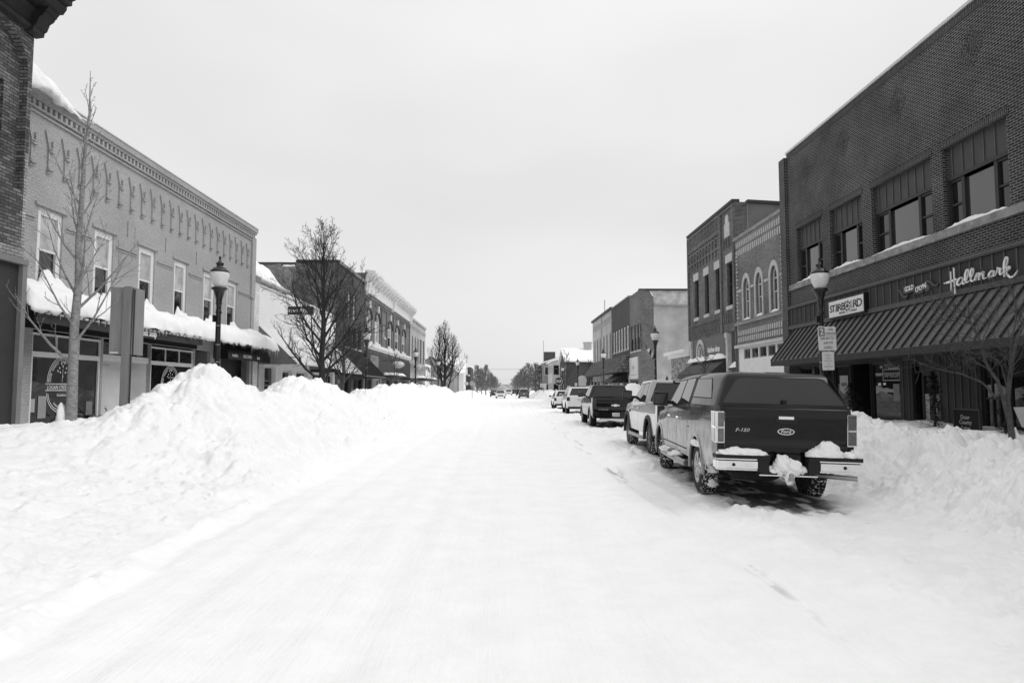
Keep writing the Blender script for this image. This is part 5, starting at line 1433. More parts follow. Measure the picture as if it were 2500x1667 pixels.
# ---- kitchen shop building
R3 = root('brick_building', 'tall dark brick building with corbelled top and kitchen shop sign', 'building', (XR, 40, 0))
b0, b1 = a1 + .003, yr(1682, 700)
ZK = 11.55
WK = sorted([(yr(r_, 760), yr(l_, 760)) for l_, r_ in ((1697, 1706.5), (1721.5, 1731.5), (1748.5, 1759), (1777, 1790))])
mb = MB(TR)
wall(mb, b0, b1, 4.75, ZK, [(a, b, 6.15, 8.5) for a, b in WK], rev=.28)
mb.quad((b1, 0, 0), (b1, -16, 0), (b1, -16, ZK - .6), (b1, 0, ZK)); mb.build('wall', 'brick_kit', R3)
mb = MB(FS(b0)); mb.poly([(XR + .7, 0, 0), (XR + 16, 0, 0), (XR + 16, 0, ZK - .9), (XR + .7, 0, ZK - .05)]); mb.build('side_wall', 'stucco_dk', R3)
mb = MB(FS(b0)); mb.poly([(XR, 0, 0), (XR + .697, 0, 0), (XR + .697, 0, ZK), (XR, 0, ZK)]); mb.build('side_pier', 'brick_kit', R3)
mb = MB(FS(b0)); mb.hexa([(XR + .7, .08, ZK - .05), (XR + 16, .08, ZK - .9), (XR + 16, -.3, ZK - .9), (XR + .7, -.3, ZK - .05), (XR + .7, .08, ZK + .12), (XR + 16, .08, ZK - .72), (XR + 16, -.3, ZK - .72), (XR + .7, -.3, ZK + .12)]); mb.build('side_coping', 'dkgrey', R3)
mb = MB(TR); mb.box(b0, b1, -.3, .12, ZK + .003, ZK + .16); mb.build('coping', 'dkgrey', R3)
# corbel tables and pilaster
cbm = MB(TR); dkm = MB(TR)
pb = b0 + 2.25
def corbel_row(z0_, z1_, sa, sb, step, w_, d_=.08):
    x = sa
    while x < sb - w_: cbm.box(x, x + w_, .002, d_, z0_, z1_); x += step
corbel_row(10.75, 11.35, pb + .2, b1 - .15, .30, .15); cbm.box(b0, b1, .002, .10, 11.36, 11.5)
cbm.box(pb, b1, .002, .06, 10.55, 10.70); cbm.box(pb, b1, .002, .09, 10.42, 10.53)
corbel_row(9.75, 10.40, pb + .25, b1 - .15, .62, .18, .07); corbel_row(9.95, 10.06, pb + .3, b1 - .2, .31, .2, .05)
x = pb + .25
while x < b1 - .5:
    cbm.ring_arc((x + .40, 10.02), .20, .31, 0, pi, .003, .075, n=8); x += .62
cbm.box(pb, b1 - .1, .002, .07, 9.58, 9.68); corbel_row(9.2, 9.56, pb + .2, b1 - .15, .62, .14)
cbm.box(b1 - .18, b1 + .02, .002, .10, 4.8, 11.35); cbm.box(pb - .18, pb + .1, .002, .10, 4.8, 11.35); cbm.box(b0, b0 + .22, .002, .10, 4.8, 11.35)
corbel_row(5.2, 5.55, pb + .2, b1 - .2, .27, .14); corbel_row(4.9, 5.15, pb + .2, b1 - .2, .27, .14, .06); corbel_row(5.25, 5.8, b0 + .25, pb - .2, .3, .14)
cbm.box(pb + .1, b1, .002, .09, 5.6, 5.68)
corbel_row(9.35, 9.8, b0 + .4, pb - .25, .42, .14)
cbm.build('corbel_pattern', 'brick_kit', R3)
for a, b in WK:
    window(R3, TR, a, b, 6.15, 8.5, dep=.14, fw=.09, fm='frame_dk', up='glass', lo='glass', split=.5, sill=.2, sillm='lime')
    mb = MB(TR); mb.box(a - .12, b + .12, .002, .05, 8.503, 8.95); mb.build('lintel', 'lime', R3)
yc_, zc_ = onx(1776.5, 552, XR); mb = MB(TR)
mb.extrude([(yc_ - .42, .003, zc_ - .6), (yc_ + .42, .003, zc_ - .6), (yc_ + .42, .003, zc_ + .12), (yc_ + .25, .003, zc_ + .18), (yc_ + .25, .003, zc_ + .42), (yc_ + .12, .003, zc_ + .6), (yc_ - .12, .003, zc_ + .6), (yc_ - .25, .003, zc_ + .42), (yc_ - .25, .003, zc_ + .18), (yc_ - .42, .003, zc_ + .12)], (0, .06, 0)); mb.build('date_stone', 'lime', R3)
# shopfront: sign panel between pale columns, dark doorway
yA, yB = yr(1776.5, 860), yr(1692.5, 860); yD = yr(1797, 860)
mb = MB(TR); mb.box(yA, yB, -.06, .02, 3.45, 4.74); sgp = mb.build('sign_panel', 'sign_grey', R3)
mb = MB(TR)
yk, zk = onx(1754, 848, XR)
mb.text('kitchen shop', .46, TR((onx(1727, 855, XR)[0] + onx(1761, 846, XR)[0]) / 2, .022, onx(1745, 860, XR)[1] + .04), (0, -1, 0), (0, 0, 1), ext=.02, bold=.012, sx=.95)
mb.build('lettering', 'letter_w', sgp)
yk, zk = onx(1712.5, 861, XR)
mb = MB(TR); mb.lathe([(.001, 0), (.62, 0), (.62, .06), (.001, .06)], (0, 0, 0), n=28, axis='y', smooth=False); mb.v = [TR(yk + (p[0] - XR) * -1 * .0 + 0, 0, 0) for p in mb.v] if False else mb.v
mb = MB(); n = 28
def disc(m_, T_, yc_, zc_, ra, rb_, o0, o1, n=28, mi=0):
    P = [(yc_ + ra * cos(2 * pi * k / n), zc_ + rb_ * sin(2 * pi * k / n)) for k in range(n)]
    mm = MB(T_); mm.extrude([(p, o0, q) for p, q in P], (0, o1 - o0, 0)); m_.add(mm.v, mm.f, mi, raw=True)
mb = MB(TR); disc(mb, TR, yk, zk, .78, .80, .03, .10); rs = mb.build('round_emblem', 'offwhite', sgp)
mb = MB(TR)
for k in range(9):
    an = radians(200 - k * 25); P = [(yk - (.48 * cos(an)), zk + .48 * sin(an))]
    disc(mb, TR, P[0][0], P[0][1], .085, .10, .101, .108, n=7)
for k in range(10): 
    a_ = pi * k / 9
mb.extrude([(yk + .05, .101, zk - .5), (yk - .18, .101, zk - .2), (yk - .2, .101, zk + .1), (yk - .12, .101, zk + .3), (yk - .1, .101, zk + .05), (yk - .02, .101, zk - .25)], (0, .007, 0))
mb.build('emblem_lettering', 'dkgrey', rs)
mb = MB(TR); disc(mb, TR, yk + .1, zk + .05, .2, .36, .101, .106, n=16); mb.build('emblem_pear', 'grey', rs)
for a, b in ((yB + .03, yB + .33), (yA - .36, yA - .06)):
    mb = MB(TR); mb.box(a, b, -.1, .12, 0, 4.45); mb.box(a - .04, b + .04, -.1, .17, 4.452, 4.72); mb.box(a - .02, b + .02, -.1, .14, 4.2, 4.28); mb.build('column', 'offwhite', R3)
mb = MB(TR); wall(mb, yA, yB, 0, 3.44, [(yA + .3, yA + 3.0, .5, 2.7), (yA + 3.3, yB - .3, .5, 2.7)], o=-.1, rev=.1); mb.box(b0 + .02, yA - .37, -.9, -.85, 0, 4.7); mb.box(b0, yA, -.02, .05, 4.725, 4.75); mb.build('shopfront', 'dkgrey', R3)
mb = MB(TR); mb.box(b0, b0 + .12, -.5, .06, 0, 4.74); mb.build('door_pier', 'brick_kit', R3)
mb = MB(TR); mb.box(b0 + .25, yA - .5, -.848, -.84, .1, 2.5); mb.build('door', 'void', R3)
mb = MB(TR); mb.box(b0 + .13, yA - .37, -.5, .1, 2.75, 2.82); mb.build('door_hood', 'dkgrey', R3)
for q in ((yA + .3, yA + 3.0, .5, 2.7), (yA + 3.3, yB - .3, .5, 2.7)): window(R3, TR, *q, dep=.15, fm='frame_dk', up='glass', split=0, rails=False, name='shop_window')
slope_awning('awning', R3, TR, yA + .1, yB + .3, 3.35, 2.6, .95, ['dkgrey'], 1, .25)
snow_lump('snow_strip', TR, yA + .05, yB + .35, flatb(3.36), -.02, .30, lambda s, t: .22 + .10 * np.sin(s * 3.1) * np.sin(s * 1.3), 'snow ledge under the kitchen shop sign panel', 41, ds=.1, n_o=5, cat='snow', hang=.02)
snow_lump('snow_strip', TR, b0 + .15, yA - .4, flatb(2.82), -.48, .1, lambda s, t: .28 * np.exp(-((s - b0 - .2) / .9) ** 2) + .08, 'snow on the small hood over the dark doorway beside the kitchen shop', 42, ds=.08, n_o=5, cat='snow', hang=0)

# ---- low stone shop with white cornice
R4 = root('stone_shop', 'low rubble-stone shop with a white cornice beside the kitchen shop', 'building', (XR, 47, 0))
c0, c1 = b1 + .005, 49.6
mb = MB(TR); wall(mb, c0, c1, 0, 3.85, [(c0 + .6, c0 + 1.8, .5, 2.2), (c0 + 2.6, c0 + 4.0, .5, 2.2)], rev=.15, o=-.05); shell(mb, c0, c1, 3.85, 10, o=-.05); mb.build('wall', 'stone_rub', R4)
mb = MB(TR); mb.box(c0 + .03, c1 + .2, -.4, .12, 3.853, 4.1); mb.box(c0 + .03, c1 + .45, -.4, .4, 4.1, 4.3); mb.build('cornice', 'white', R4)
for q in ((c0 + .6, c0 + 1.8, .5, 2.2), (c0 + 2.6, c0 + 4.0, .5, 2.2)): window(R4, TR, *q, dep=.15, fm='white', up='glass', lo='glass')

# ---- brick and stucco block with the shingle mansard
R5 = root('stucco_block', 'two-storey block with a big bare grey stucco side wall and shingled pent roof', 'building', (XR, 68, 0))
d0 = 60.7; dA = yr(1537, 800); dB = yr(1494.5, 800); 
ZB = 10.55
mb = MB(TR); Wn = sorted([(yr(r_, 830), yr(l_, 830)) for l_, r_ in ((1540, 1546), (1548.5, 1553.5), (1556, 1561.5))])
wall(mb, d0, dA, 0, ZB, [(a, b, 5.2, 7.55) for a, b in Wn] + [(d0 + 1.0, d0 + 4.2, .3, 2.4)], rev=.25); mb.build('wall', 'brick_mid', R5)
for a, b in Wn: window(R5, TR, a, b, 5.2, 7.55, dep=.1, fm='frame_dk', up='glass_cur', lo='glass', split=.5, sill=.15)
window(R5, TR, d0 + 1.0, d0 + 4.2, .3, 2.4, dep=.15, fm='frame_dk', up='void', split=0, rails=False, name='door')
sgn = MB(TR); sgn.box(d0 + .6, d0 + 4.4, .01, .12, 2.6, 4.6); so = sgn.build('sign_board', 'sign_w', R5)
sgn = MB(TR); sgn.text('inn', .6, TR(d0 + 2.4, .121, 3.5), (0, -1, 0), (0, 0, 1), ext=.01); sgn.box(d0 + 1.0, d0 + 3.6, .121, .126, 2.95, 3.02); sgn.build('lettering', 'letter_g', so)
TS5 = FS(d0)
mb = MB(TS5); mb.poly([(XR, 0, 0), (XR, 0, ZB), (XR + .9, 0, ZB), (XR + 1.15, 0, ZB - .45), (XR + 1.3, 0, ZB - .6), (XR + 1.3, 0, 0)]); mb.build('side_pier', 'brick_mid', R5)
mb = MB(TS5); mb.poly([(XR + 1.303, 0, 0), (XR + 22, 0, 0), (XR + 22, 0, 8.55), (XR + 1.303, 0, 9.15)]); mb.build('side_wall', 'stucco', R5)
mb = MB(TS5); mb.poly([(XR + 1.303, -.05, 9.15), (XR + 22, -.05, 8.55), (XR + 22, -.05, ZB - .05), (XR + .95, -.05, ZB - .05), (XR + 1.303, -.05, ZB - .55)]); mb.build('side_parapet', 'stucco_lt', R5)
mb = MB(TS5); mb.hexa([(XR + 1.31, .16, 9.15), (XR + 22, .16, 8.55), (XR + 22, -.04, 8.55), (XR + 1.31, -.04, 9.15), (XR + 1.31, .16, 9.28), (XR + 22, .16, 8.68), (XR + 22, -.04, 8.68), (XR + 1.31, -.04, 9.28)]); mb.build('ledge', 'grey', R5)
mb = MB(TS5); mb.box(XR + .6, XR + 22, -.4, .05, ZB - .045, ZB + .12); mb.box(XR, XR + .6, -.4, .02, ZB + .003, ZB + .12); mb.build('side_coping', 'dkgrey', R5)
Wm = [(dA + .5 + k * (dB - dA - .6) / 6, dA + .5 + k * (dB - dA - .6) / 6 + .85) for k in range(6)]
mb = MB(TR); wall(mb, dA + .003, dB, 0, ZB, [(a, b, 5.6, 7.85) for a, b in Wm], rev=.2, o=.02); shell(mb, dA, dB, ZB, 18, o=.02); mb.build('plain_wall', 'brick_plain', R5)
for a, b in Wm: window(R5, TR, a, b, 5.6, 7.85, dep=.02, fw=.16, fm='white', up='glass_cur', lo='glass_cur', sill=.15)
mb = MB(TR); mb.box(dA, dB, -.3, .1, ZB + .003, ZB + .15); mb.build('coping', 'midgrey', R5)
R6 = root('painted_brick_building', 'light painted brick building with six dark arched windows above the shingle pent roof', 'building', (XR, 84, 0))
e0, e1 = dB + .005, 92.5
Wa = [(e0 + .9 + k * 2.45 + (.7 if k > 2 else 0), e0 + 1.95 + k * 2.45 + (.7 if k > 2 else 0)) for k in range(6)]
mb = MB(TR); wall(mb, e0, e1, 0, 10.6, [(a, b, 4.9, 8.1, 'arch', .5) for a, b in Wa], rev=.25); shell(mb, e0, e1, 10.6, 16); mb.build('wall', 'brick_light', R6)
for a, b in Wa: window(R6, TR, a, b, 4.9, 8.1, dep=.15, fm='frame_dk', up='glass', lo='glass', arch=.5, sill=.15)
mb = MB(TR); mb.box(e0, e1 + .1, -.3, .2, 10.6, 10.85); mb.build('cornice', 'dkgrey', R6)
mb = MB(TR); mb.box(e0 + 7.9, e0 + 8.1, .002, .12, 4.5, 10.55); mb.box(e0 + .02, e0 + .2, .002, .12, 4.5, 10.55)
for k in range(20): mb.box(e0 + .4 + k * .78, e0 + .7 + k * .78, .002, .08, 9.2, 9.9)
mb.build('brick_trim', 'brick_light', R6)
def pent(R, a, b):
    m_ = MB(TR); m_.quad((a, .03, 5.15), (b, .03, 5.15), (b, 1.25, 3.45), (a, 1.25, 3.45)); m_.quad((a, 1.25, 3.45), (b, 1.25, 3.45), (b, 1.2, 3.3), (a, 1.2, 3.3)); m_.quad((a, .03, 3.3), (b, .03, 3.3), (b, 1.2, 3.3), (a, 1.2, 3.3))
    m_.poly([(a, .03, 5.15), (a, 1.25, 3.45), (a, 1.2, 3.3), (a, .03, 3.3)]); m_.poly([(b, .03, 5.15), (b, 1.25, 3.45), (b, 1.2, 3.3), (b, .03, 3.3)])
    for r in range(6):
        z_ = 5.10 - r * .28; o_ = .03 + (5.15 - z_) / 1.7 * 1.22
        m_.box(a, b, o_, o_ + .035, z_ - .02, z_ + .015)
    return m_.build('pent_roof', 'shingle', R)
pent(R5, dA + .1, dB); pent(R6, e0, e1)
mb = MB(TR)
for k in range(9): mb = MB(TR); mb.box(dA + .3 + k * 3.2, dA + 2.7 + k * 3.2, .03, .06, .4, 2.6); mb.build('shop_window', 'glass', R6)
mb = MB(TR)
for k in range(10): mb = MB(TR); mb.box(dA - .1 + k * 3.2, dA + .28 + k * 3.2, .03, .1, 0, 3.0); mb.build('shop_post', 'offwhite', R6)
slope_awning('awning', R5, TR, dA + 1.6, dA + 8.0, 3.35, 2.45, 1.5, ['siding'], 1, .12)
mb = MB(); mb.tube([(XR + 1, 88, 10.8), (XR + 1, 88, 13.2)], .04); tag(mb.build('antenna', 'iron', None, off=(XR + 1, 88, 10.8)), 'thin aerial mast on the roof of the light painted block', 'antenna')

# ---- beyond the cross street on the right
V1 = far_house('brick_house', 'dark brick house with a huge snow-covered roof beyond the stop sign', 9.7, 104, 18, 12, 5.9, 'brick_plain', 2.1, 1, 3, ridge='x', cat='house')
V2 = far_house('ornate_house', 'pale icy house with several dark windows beyond the stop sign', 8.5, 118, 14, 11, 6.4, 'ltgrey', 2.1, 1, 5, ridge='y', fm='dkgrey', ef=(.05, .14))
V3 = far_house('dormer_building', 'grey corner building with a snowy roof and dark dormer', 7.7, 131, 12, 12, 6.6, 'grey', 1.9, 1, 5, ef=(.06,))
mb = MB(); mb.box(8.0, 10.2, 133, 135.2, 6.7, 8.9); dm = mb.build('dormer', 'siding_lt', V3)
mb = MB(); mb.box(13.0, 14.2, 109, 110, 6.5, 9.0); mb.box(12.9, 14.3, 108.9, 110.1, 9.0, 9.2); cm = mb.build('chimney', 'brick_light', V1)
mb = MB(); mb.tube([(7.8, 131.2, 6.5), (7.8, 131.2, 11.0)], .05); fp = mb.build('flagpole', 'grey', V3)
far_house('far_house', 'grey far house half hidden by bare trees on the right', 9.0, 158, 10, 14, 5.0, 'midgrey', 2.6, 1, 3)

# =================================================================== VEHICLES
def paint(name, v, metal=0.0, coat=1.0, rough=0.35, var=0.06):
    m = M(name, v, rough=rough, spec=0.5, var=var, vs=1.5, coat=coat, metal=metal)
    return m
def flank_sheen(name, v, sheen, coat=1.0):
    # dark glossy paint with lighter lower flanks: the snow's reflection put into the colour
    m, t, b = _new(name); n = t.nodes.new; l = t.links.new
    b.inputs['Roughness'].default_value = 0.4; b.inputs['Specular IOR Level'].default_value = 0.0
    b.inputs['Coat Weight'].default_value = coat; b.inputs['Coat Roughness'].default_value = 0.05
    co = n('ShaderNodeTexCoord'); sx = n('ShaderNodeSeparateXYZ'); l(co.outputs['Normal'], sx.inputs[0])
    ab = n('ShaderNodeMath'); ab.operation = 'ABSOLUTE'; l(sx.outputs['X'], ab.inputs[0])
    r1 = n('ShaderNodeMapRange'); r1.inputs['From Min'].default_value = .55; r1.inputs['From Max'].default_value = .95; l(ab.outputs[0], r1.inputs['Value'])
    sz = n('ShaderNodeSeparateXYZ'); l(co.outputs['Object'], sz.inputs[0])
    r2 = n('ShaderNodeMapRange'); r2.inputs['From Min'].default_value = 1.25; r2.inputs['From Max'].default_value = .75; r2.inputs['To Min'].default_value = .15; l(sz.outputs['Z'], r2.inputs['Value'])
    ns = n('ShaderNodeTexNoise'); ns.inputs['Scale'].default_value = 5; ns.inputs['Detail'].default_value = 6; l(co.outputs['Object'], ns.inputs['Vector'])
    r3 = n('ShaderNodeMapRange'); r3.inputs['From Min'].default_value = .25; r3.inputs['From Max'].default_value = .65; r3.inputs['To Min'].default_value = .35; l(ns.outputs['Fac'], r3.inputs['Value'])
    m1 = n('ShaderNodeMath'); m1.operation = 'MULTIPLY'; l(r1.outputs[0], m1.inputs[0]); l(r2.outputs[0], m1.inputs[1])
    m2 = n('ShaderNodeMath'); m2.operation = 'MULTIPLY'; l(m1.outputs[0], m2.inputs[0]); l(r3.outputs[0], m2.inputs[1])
    mx = n('ShaderNodeMix'); mx.data_type = 'RGBA'; mx.inputs['A'].default_value = g4(v); mx.inputs['B'].default_value = g4(sheen)
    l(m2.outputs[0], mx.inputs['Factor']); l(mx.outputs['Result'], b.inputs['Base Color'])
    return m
MAT['paint_black'] = flank_sheen('black_car_paint', 0.003, 0.46, .7)
MAT['paint_dark'] = flank_sheen('dark_car_paint', 0.010, 0.20, .85)
MAT['paint_silver'] = paint('silver_car_paint', 0.34, metal=0.25, rough=0.35)
MAT['paint_white'] = paint('white_car_paint', 0.72)
MAT['paint_grey'] = paint('grey_car_paint', 0.085)
MAT['paint_two'] = paint('lower_grey_paint', 0.22, metal=0.3)
MAT['rubber'] = M('tyre_rubber', 0.014, rough=0.85, var=0.3, vs=20)
def snowy_rubber():
    m, t, b = _new('snowy_tyre_rubber'); n = t.nodes.new; l = t.links.new
    b.inputs['Roughness'].default_value = .85
    co = n('ShaderNodeTexCoord'); a = n('ShaderNodeTexNoise'); a.inputs['Scale'].default_value = 26; a.inputs['Detail'].default_value = 4; l(co.outputs['Object'], a.inputs['Vector'])
    sp_ = n('ShaderNodeSeparateXYZ'); l(co.outputs['Object'], sp_.inputs[0])
    ln = n('ShaderNodeCombineXYZ'); l(sp_.outputs['Y'], ln.inputs[0]); l(sp_.outputs['Z'], ln.inputs[1])
    le = n('ShaderNodeVectorMath'); le.operation = 'LENGTH'; l(ln.outputs[0], le.inputs[0])
    r0 = n('ShaderNodeMapRange'); r0.inputs['From Min'].default_value = .36; r0.inputs['From Max'].default_value = .405; l(le.outputs['Value'], r0.inputs['Value'])
    r = n('ShaderNodeMapRange'); r.inputs['From Min'].default_value = .53; r.inputs['From Max'].default_value = .60; l(a.outputs['Fac'], r.inputs['Value'])
    mu = n('ShaderNodeMath'); mu.operation = 'MULTIPLY'; l(r0.outputs[0], mu.inputs[0]); l(r.outputs[0], mu.inputs[1])
    mx = n('ShaderNodeMix'); mx.data_type = 'RGBA'; mx.inputs['A'].default_value = g4(.012); mx.inputs['B'].default_value = g4(.75); l(mu.outputs[0], mx.inputs['Factor']); l(mx.outputs['Result'], b.inputs['Base Color'])
    return m
MAT['rubber_snow'] = snowy_rubber()
MAT['plastic'] = M('black_plastic', 0.014, rough=0.6, var=0.2)
MAT['chrome'] = M('chrome', 0.80, rough=0.16, metal=1.0, var=0.08, vs=9)
MAT['alloy'] = M('alloy_wheel', 0.45, rough=0.3, metal=0.7, var=0.3, vs=14)
MAT['alloy_dk'] = M('dark_wheel', 0.05, rough=0.4, metal=0.5, var=0.3, vs=14)
MAT['lens'] = M('tail_lamp_lens', 0.085, rough=0.06, coat=1.0, var=0.35, vs=14)
MAT['lens_dk'] = M('dark_tail_lamp_lens', 0.04, rough=0.08, coat=1.0, var=0.3, vs=14)
MAT['lens_lt'] = M('clear_lamp_lens', 0.55, rough=0.06, coat=1.0, var=0.2, vs=14)
MAT['plate'] = M('number_plate', 0.60, rough=0.4, var=0.1)

def lerp(a, b, t): return a + (b - a) * t
def vehicle(name, label, cat, loc, yaw, sp, roll=0.0, group=None, pitch=0.0):
    R = root(name, label, cat, loc, group, rot=(radians(pitch), radians(roll), -radians(yaw)))
    OFF[R.name] = Vector((0, 0, 0))
    Lg, W, zs = sp['L'], sp['W'], sp['zs']
    belt = sp['belt']; by = [p[0] for p in belt]; bz = [p[1] for p in belt]
    arches = sp['arches']
    def ztop(y): return float(np.interp(y, by, bz))
    def wy(y):
        t = W
        r0, r1 = sp.get('tr', .25), sp.get('tf', .7)
        if y < r0: t *= 1 - sp.get('kr', .05) * (1 - y / r0) ** 2
        if y > Lg - r1: t *= 1 - sp.get('kf', .14) * (1 - (Lg - y) / r1) ** 2
        return t
    def zbot(y):
        z = zs + sp.get('zr', .12) * max(0, 1 - y / .5) + sp.get('zf', .08) * max(0, 1 - (Lg - y) / .6)
        for (yc, zc, r) in arches:
            if abs(y - yc) < r: z = max(z, zc + sqrt(r * r - (y - yc) ** 2))
        return z
    ys_ = set(np.linspace(0, Lg, int(Lg / .12) + 1))
    for (yc, zc, r) in arches:
        for k in range(15): ys_.add(yc + r * .9999 * cos(pi * k / 14))
        ys_.add(yc + r * 1.001); ys_.add(yc - r * 1.001)
    for y in by: ys_.add(y)
    ys_ = sorted(y for y in ys_ if 0 <= y <= Lg)
    nr = 9; zm = sp.get('zm', .85)
    def bulge(z, zt_): return 1 - .05 * max(0, (z - zm) / max(.1, zt_ - zm)) ** 2 - .035 * max(0, (zm - z) / .5) ** 2
    body = MB(); cols = []
    for y in ys_:
        zb_, zt_ = zbot(y), ztop(y)
        cols.append([(wy(y) * bulge(lerp(zb_, zt_, t / nr), zt_), y, lerp(zb_, zt_, t / nr)) for t in range(nr + 1)])
    for sg in (1, -1):
        V = [(sg * p[0], p[1], p[2]) for c in cols for p in c]; F = []
        for i in range(len(cols) - 1):
            for j in range(nr):
                a = i * (nr + 1) + j; F.append([a, a + 1, a + nr + 2, a + nr + 1])
        body.add(V, F, 0, True)
    fr = (-1, -.97, -.6, 0, .6, .97, 1); V = []; F = []
    for c in cols:
        x, y, z = c[-1]
        for f in fr: V.append((x * f, y, z + .04 * (1 - f * f)))
    m_ = len(fr)
    for i in range(len(cols) - 1):
        for j in range(m_ - 1): F.append([i * m_ + j, i * m_ + j + 1, (i + 1) * m_ + j + 1, (i + 1) * m_ + j])
    body.add(V, F, 0, True)
    for c in (cols[0], cols[-1]):
        V = []; F = []
        for (x, y, z) in c:
            for f in fr: V.append((x * f, y + (.05 if c is cols[-1] else -.015) * (1 - f * f), z))
        V[-m_:] = [(p[0], p[1], p[2] + .04 * (1 - f * f)) for p, f in zip(V[-m_:], fr)]
        for i in range(nr):
            for j in range(m_ - 1): F.append([i * m_ + j, i * m_ + j + 1, (i + 1) * m_ + j + 1, (i + 1) * m_ + j])
        body.add(V, F, 0, True)
    bo = body.build('body', sp['paint'], R)
    # dark underbody and wheel wells
    ub = MB(); wi = W * .80
    ub.box(-wi, wi, .25, Lg - .35, zs - .02, zs + .10)
    for (yc, zc, r) in arches:
        for sg in (1, -1):
            n = 12; secs = []
            for xx in (W * .93, W * .55):
                secs.append([(sg * xx, yc + (r + .01) * cos(pi * k / n), zc + (r + .01) * sin(pi * k / n)) for k in range(n + 1)])
            ub.loft(secs, closed=False, cap=False); ub.poly([(sg * W * .55, yc + (r + .01) * cos(pi * k / n), zc + (r + .01) * sin(pi * k / n)) for k in range(n + 1)] + [(sg * W * .55, yc - r, zs), (sg * W * .55, yc + r, zs)])
    ub.build('underbody', 'void', R)
    # greenhouses
    for gi, g in enumerate(sp['gh']):
        bm = bmesh.new()
        P = [(-g['wb'], g['yb'][0], g['zb'][0]), (g['wb'], g['yb'][0], g['zb'][0]), (g['wb'], g['yb'][1], g['zb'][1]), (-g['wb'], g['yb'][1], g['zb'][1]),
             (-g['wt'][0], g['yt'][0], g['zt'][0]), (g['wt'][0], g['yt'][0], g['zt'][0]), (g['wt'][1], g['yt'][1], g['zt'][1]), (-g['wt'][1], g['yt'][1], g['zt'][1])]
        vs_ = [bm.verts.new(p) for p in P]
        fs = {}
        for nm, idx in (('rear', (0, 1, 5, 4)), ('right', (1, 2, 6, 5)), ('front', (2, 3, 7, 6)), ('left', (3, 0, 4, 7)), ('roof', (4, 5, 6, 7)), ('floor', (3, 2, 1, 0))):
            fs[nm] = bm.faces.new([vs_[i] for i in idx])
        ed = [e for e in bm.edges if not fs['floor'] in e.link_faces]
        bmesh.ops.bevel(bm, geom=ed, offset=g.get('bev', .07), segments=6, profile=.55, affect='EDGES')
        for f in bm.faces: f.smooth = True
        me = bpy.data.meshes.new('cab'); bm.normal_update(); bm.to_mesh(me); bm.free()
        try: me.set_sharp_from_angle(angle=radians(38))
        except Exception: pass
        me.materials.append(MAT[sp['paint']])
        co = bpy.data.objects.new(g.get('name', 'cab'), me); COL.objects.link(co); co.parent = R; OFF[co.name] = Vector((0, 0, 0))
        def pt(face, u, v, out=.006):
            q = {'rear': (P[0], P[1], P[5], P[4]), 'right': (P[1], P[2], P[6], P[5]), 'left': (P[0], P[3], P[7], P[4]), 'front': (P[3], P[2], P[6], P[7])}[face]
            A, B_, C_, D_ = [Vector(x) for x in q]
            p = (A.lerp(B_, u)).lerp(D_.lerp(C_, u), v)
            nn = (B_ - A).cross(D_ - A).normalized()
            if face in ('left',): nn = -nn
            if face == 'rear' and nn.y > 0: nn = -nn
            if face == 'front' and nn.y < 0: nn = -nn
            if face == 'right' and nn.x < 0: nn = -nn
            if face == 'left' and nn.x > 0: nn = -nn
            return tuple(p + nn * out)
        for wname, face, poly, mt in g['win']:
            wm = MB(); wm.poly([pt(face, u, v) for u, v in poly]); cen = np.mean(poly, axis=0)
            fm_ = MB(); big = [(cen[0] + (u - cen[0]) * (1 + .03 / max(.05, abs(u - cen[0]) + .3)), cen[1] + (v - cen[1]) * 1.09) for u, v in poly]
            fm_.poly([pt(face, u, v, .003) for u, v in big]); fo = fm_.build(wname, 'plastic', co); wm.build('pane', mt, fo)
    # wheels
    for (yc, zc, r) in arches:
        for sg in (-1, 1):
            wr, ww = sp['wr'], sp['ww']; xo_ = sg * (W - .03 - ww / 2)
            t = MB(); pr = [(wr * .60, -ww / 2), (wr * .68, -ww / 2 - .008), (wr * .88, -ww / 2 + .004), (wr * .97, -ww / 2 + .03), (wr, -ww / 2 + .055), (wr, ww / 2 - .055), (wr * .97, ww / 2 - .03), (wr * .88, ww / 2 - .004), (wr * .68, ww / 2 + .008), (wr * .60, ww / 2)]
            t.lathe(pr, (0, 0, 0), n=30, axis='x', cap=False)
            if sp.get('tread'):
                nb_ = 40
                for k in range(nb_):
                    for j in range(5):
                        a = 2 * pi * (k + .5 * (j % 2)) / nb_; xx = -ww / 2 + .03 + (ww - .06) * (j + .5) / 5; h_ = .013
                        ca, sa = cos(a), sin(a); dl, dw_ = pi * wr / nb_ * .62, (ww - .06) / 5 * .42
                        def q(dx, dt, dr): return (xx + dx, (wr - .003 + dr) * ca - dt * sa, (wr - .003 + dr) * sa + dt * ca)
                        sk = .014 * (1 if j % 2 else -1)
                        t.hexa([q(-dw_, -dl + sk, 0), q(dw_, -dl - sk, 0), q(dw_, dl - sk, 0), q(-dw_, dl + sk, 0), q(-dw_, -dl + sk, h_), q(dw_, -dl - sk, h_), q(dw_, dl - sk, h_), q(-dw_, dl + sk, h_)])
            st = sp.get('steer', 0) if yc > Lg / 2 else 0
            wo_ = t.build('wheel', 'rubber_snow' if sp.get('tread') else 'rubber', R); wo_.location = (xo_, yc, wr + sp.get('sink', 0)); wo_.rotation_euler = (random.Random(int(yc * 100 + sg)).uniform(0, 6), 0, -radians(st))
            rm = MB(); fx = sg * (ww / 2 - .02)
            rm.lathe([(wr * .62, -ww / 2 + .01), (wr * .60, ww / 2 - .01)], (0, 0, 0), n=28, axis='x', cap=False)
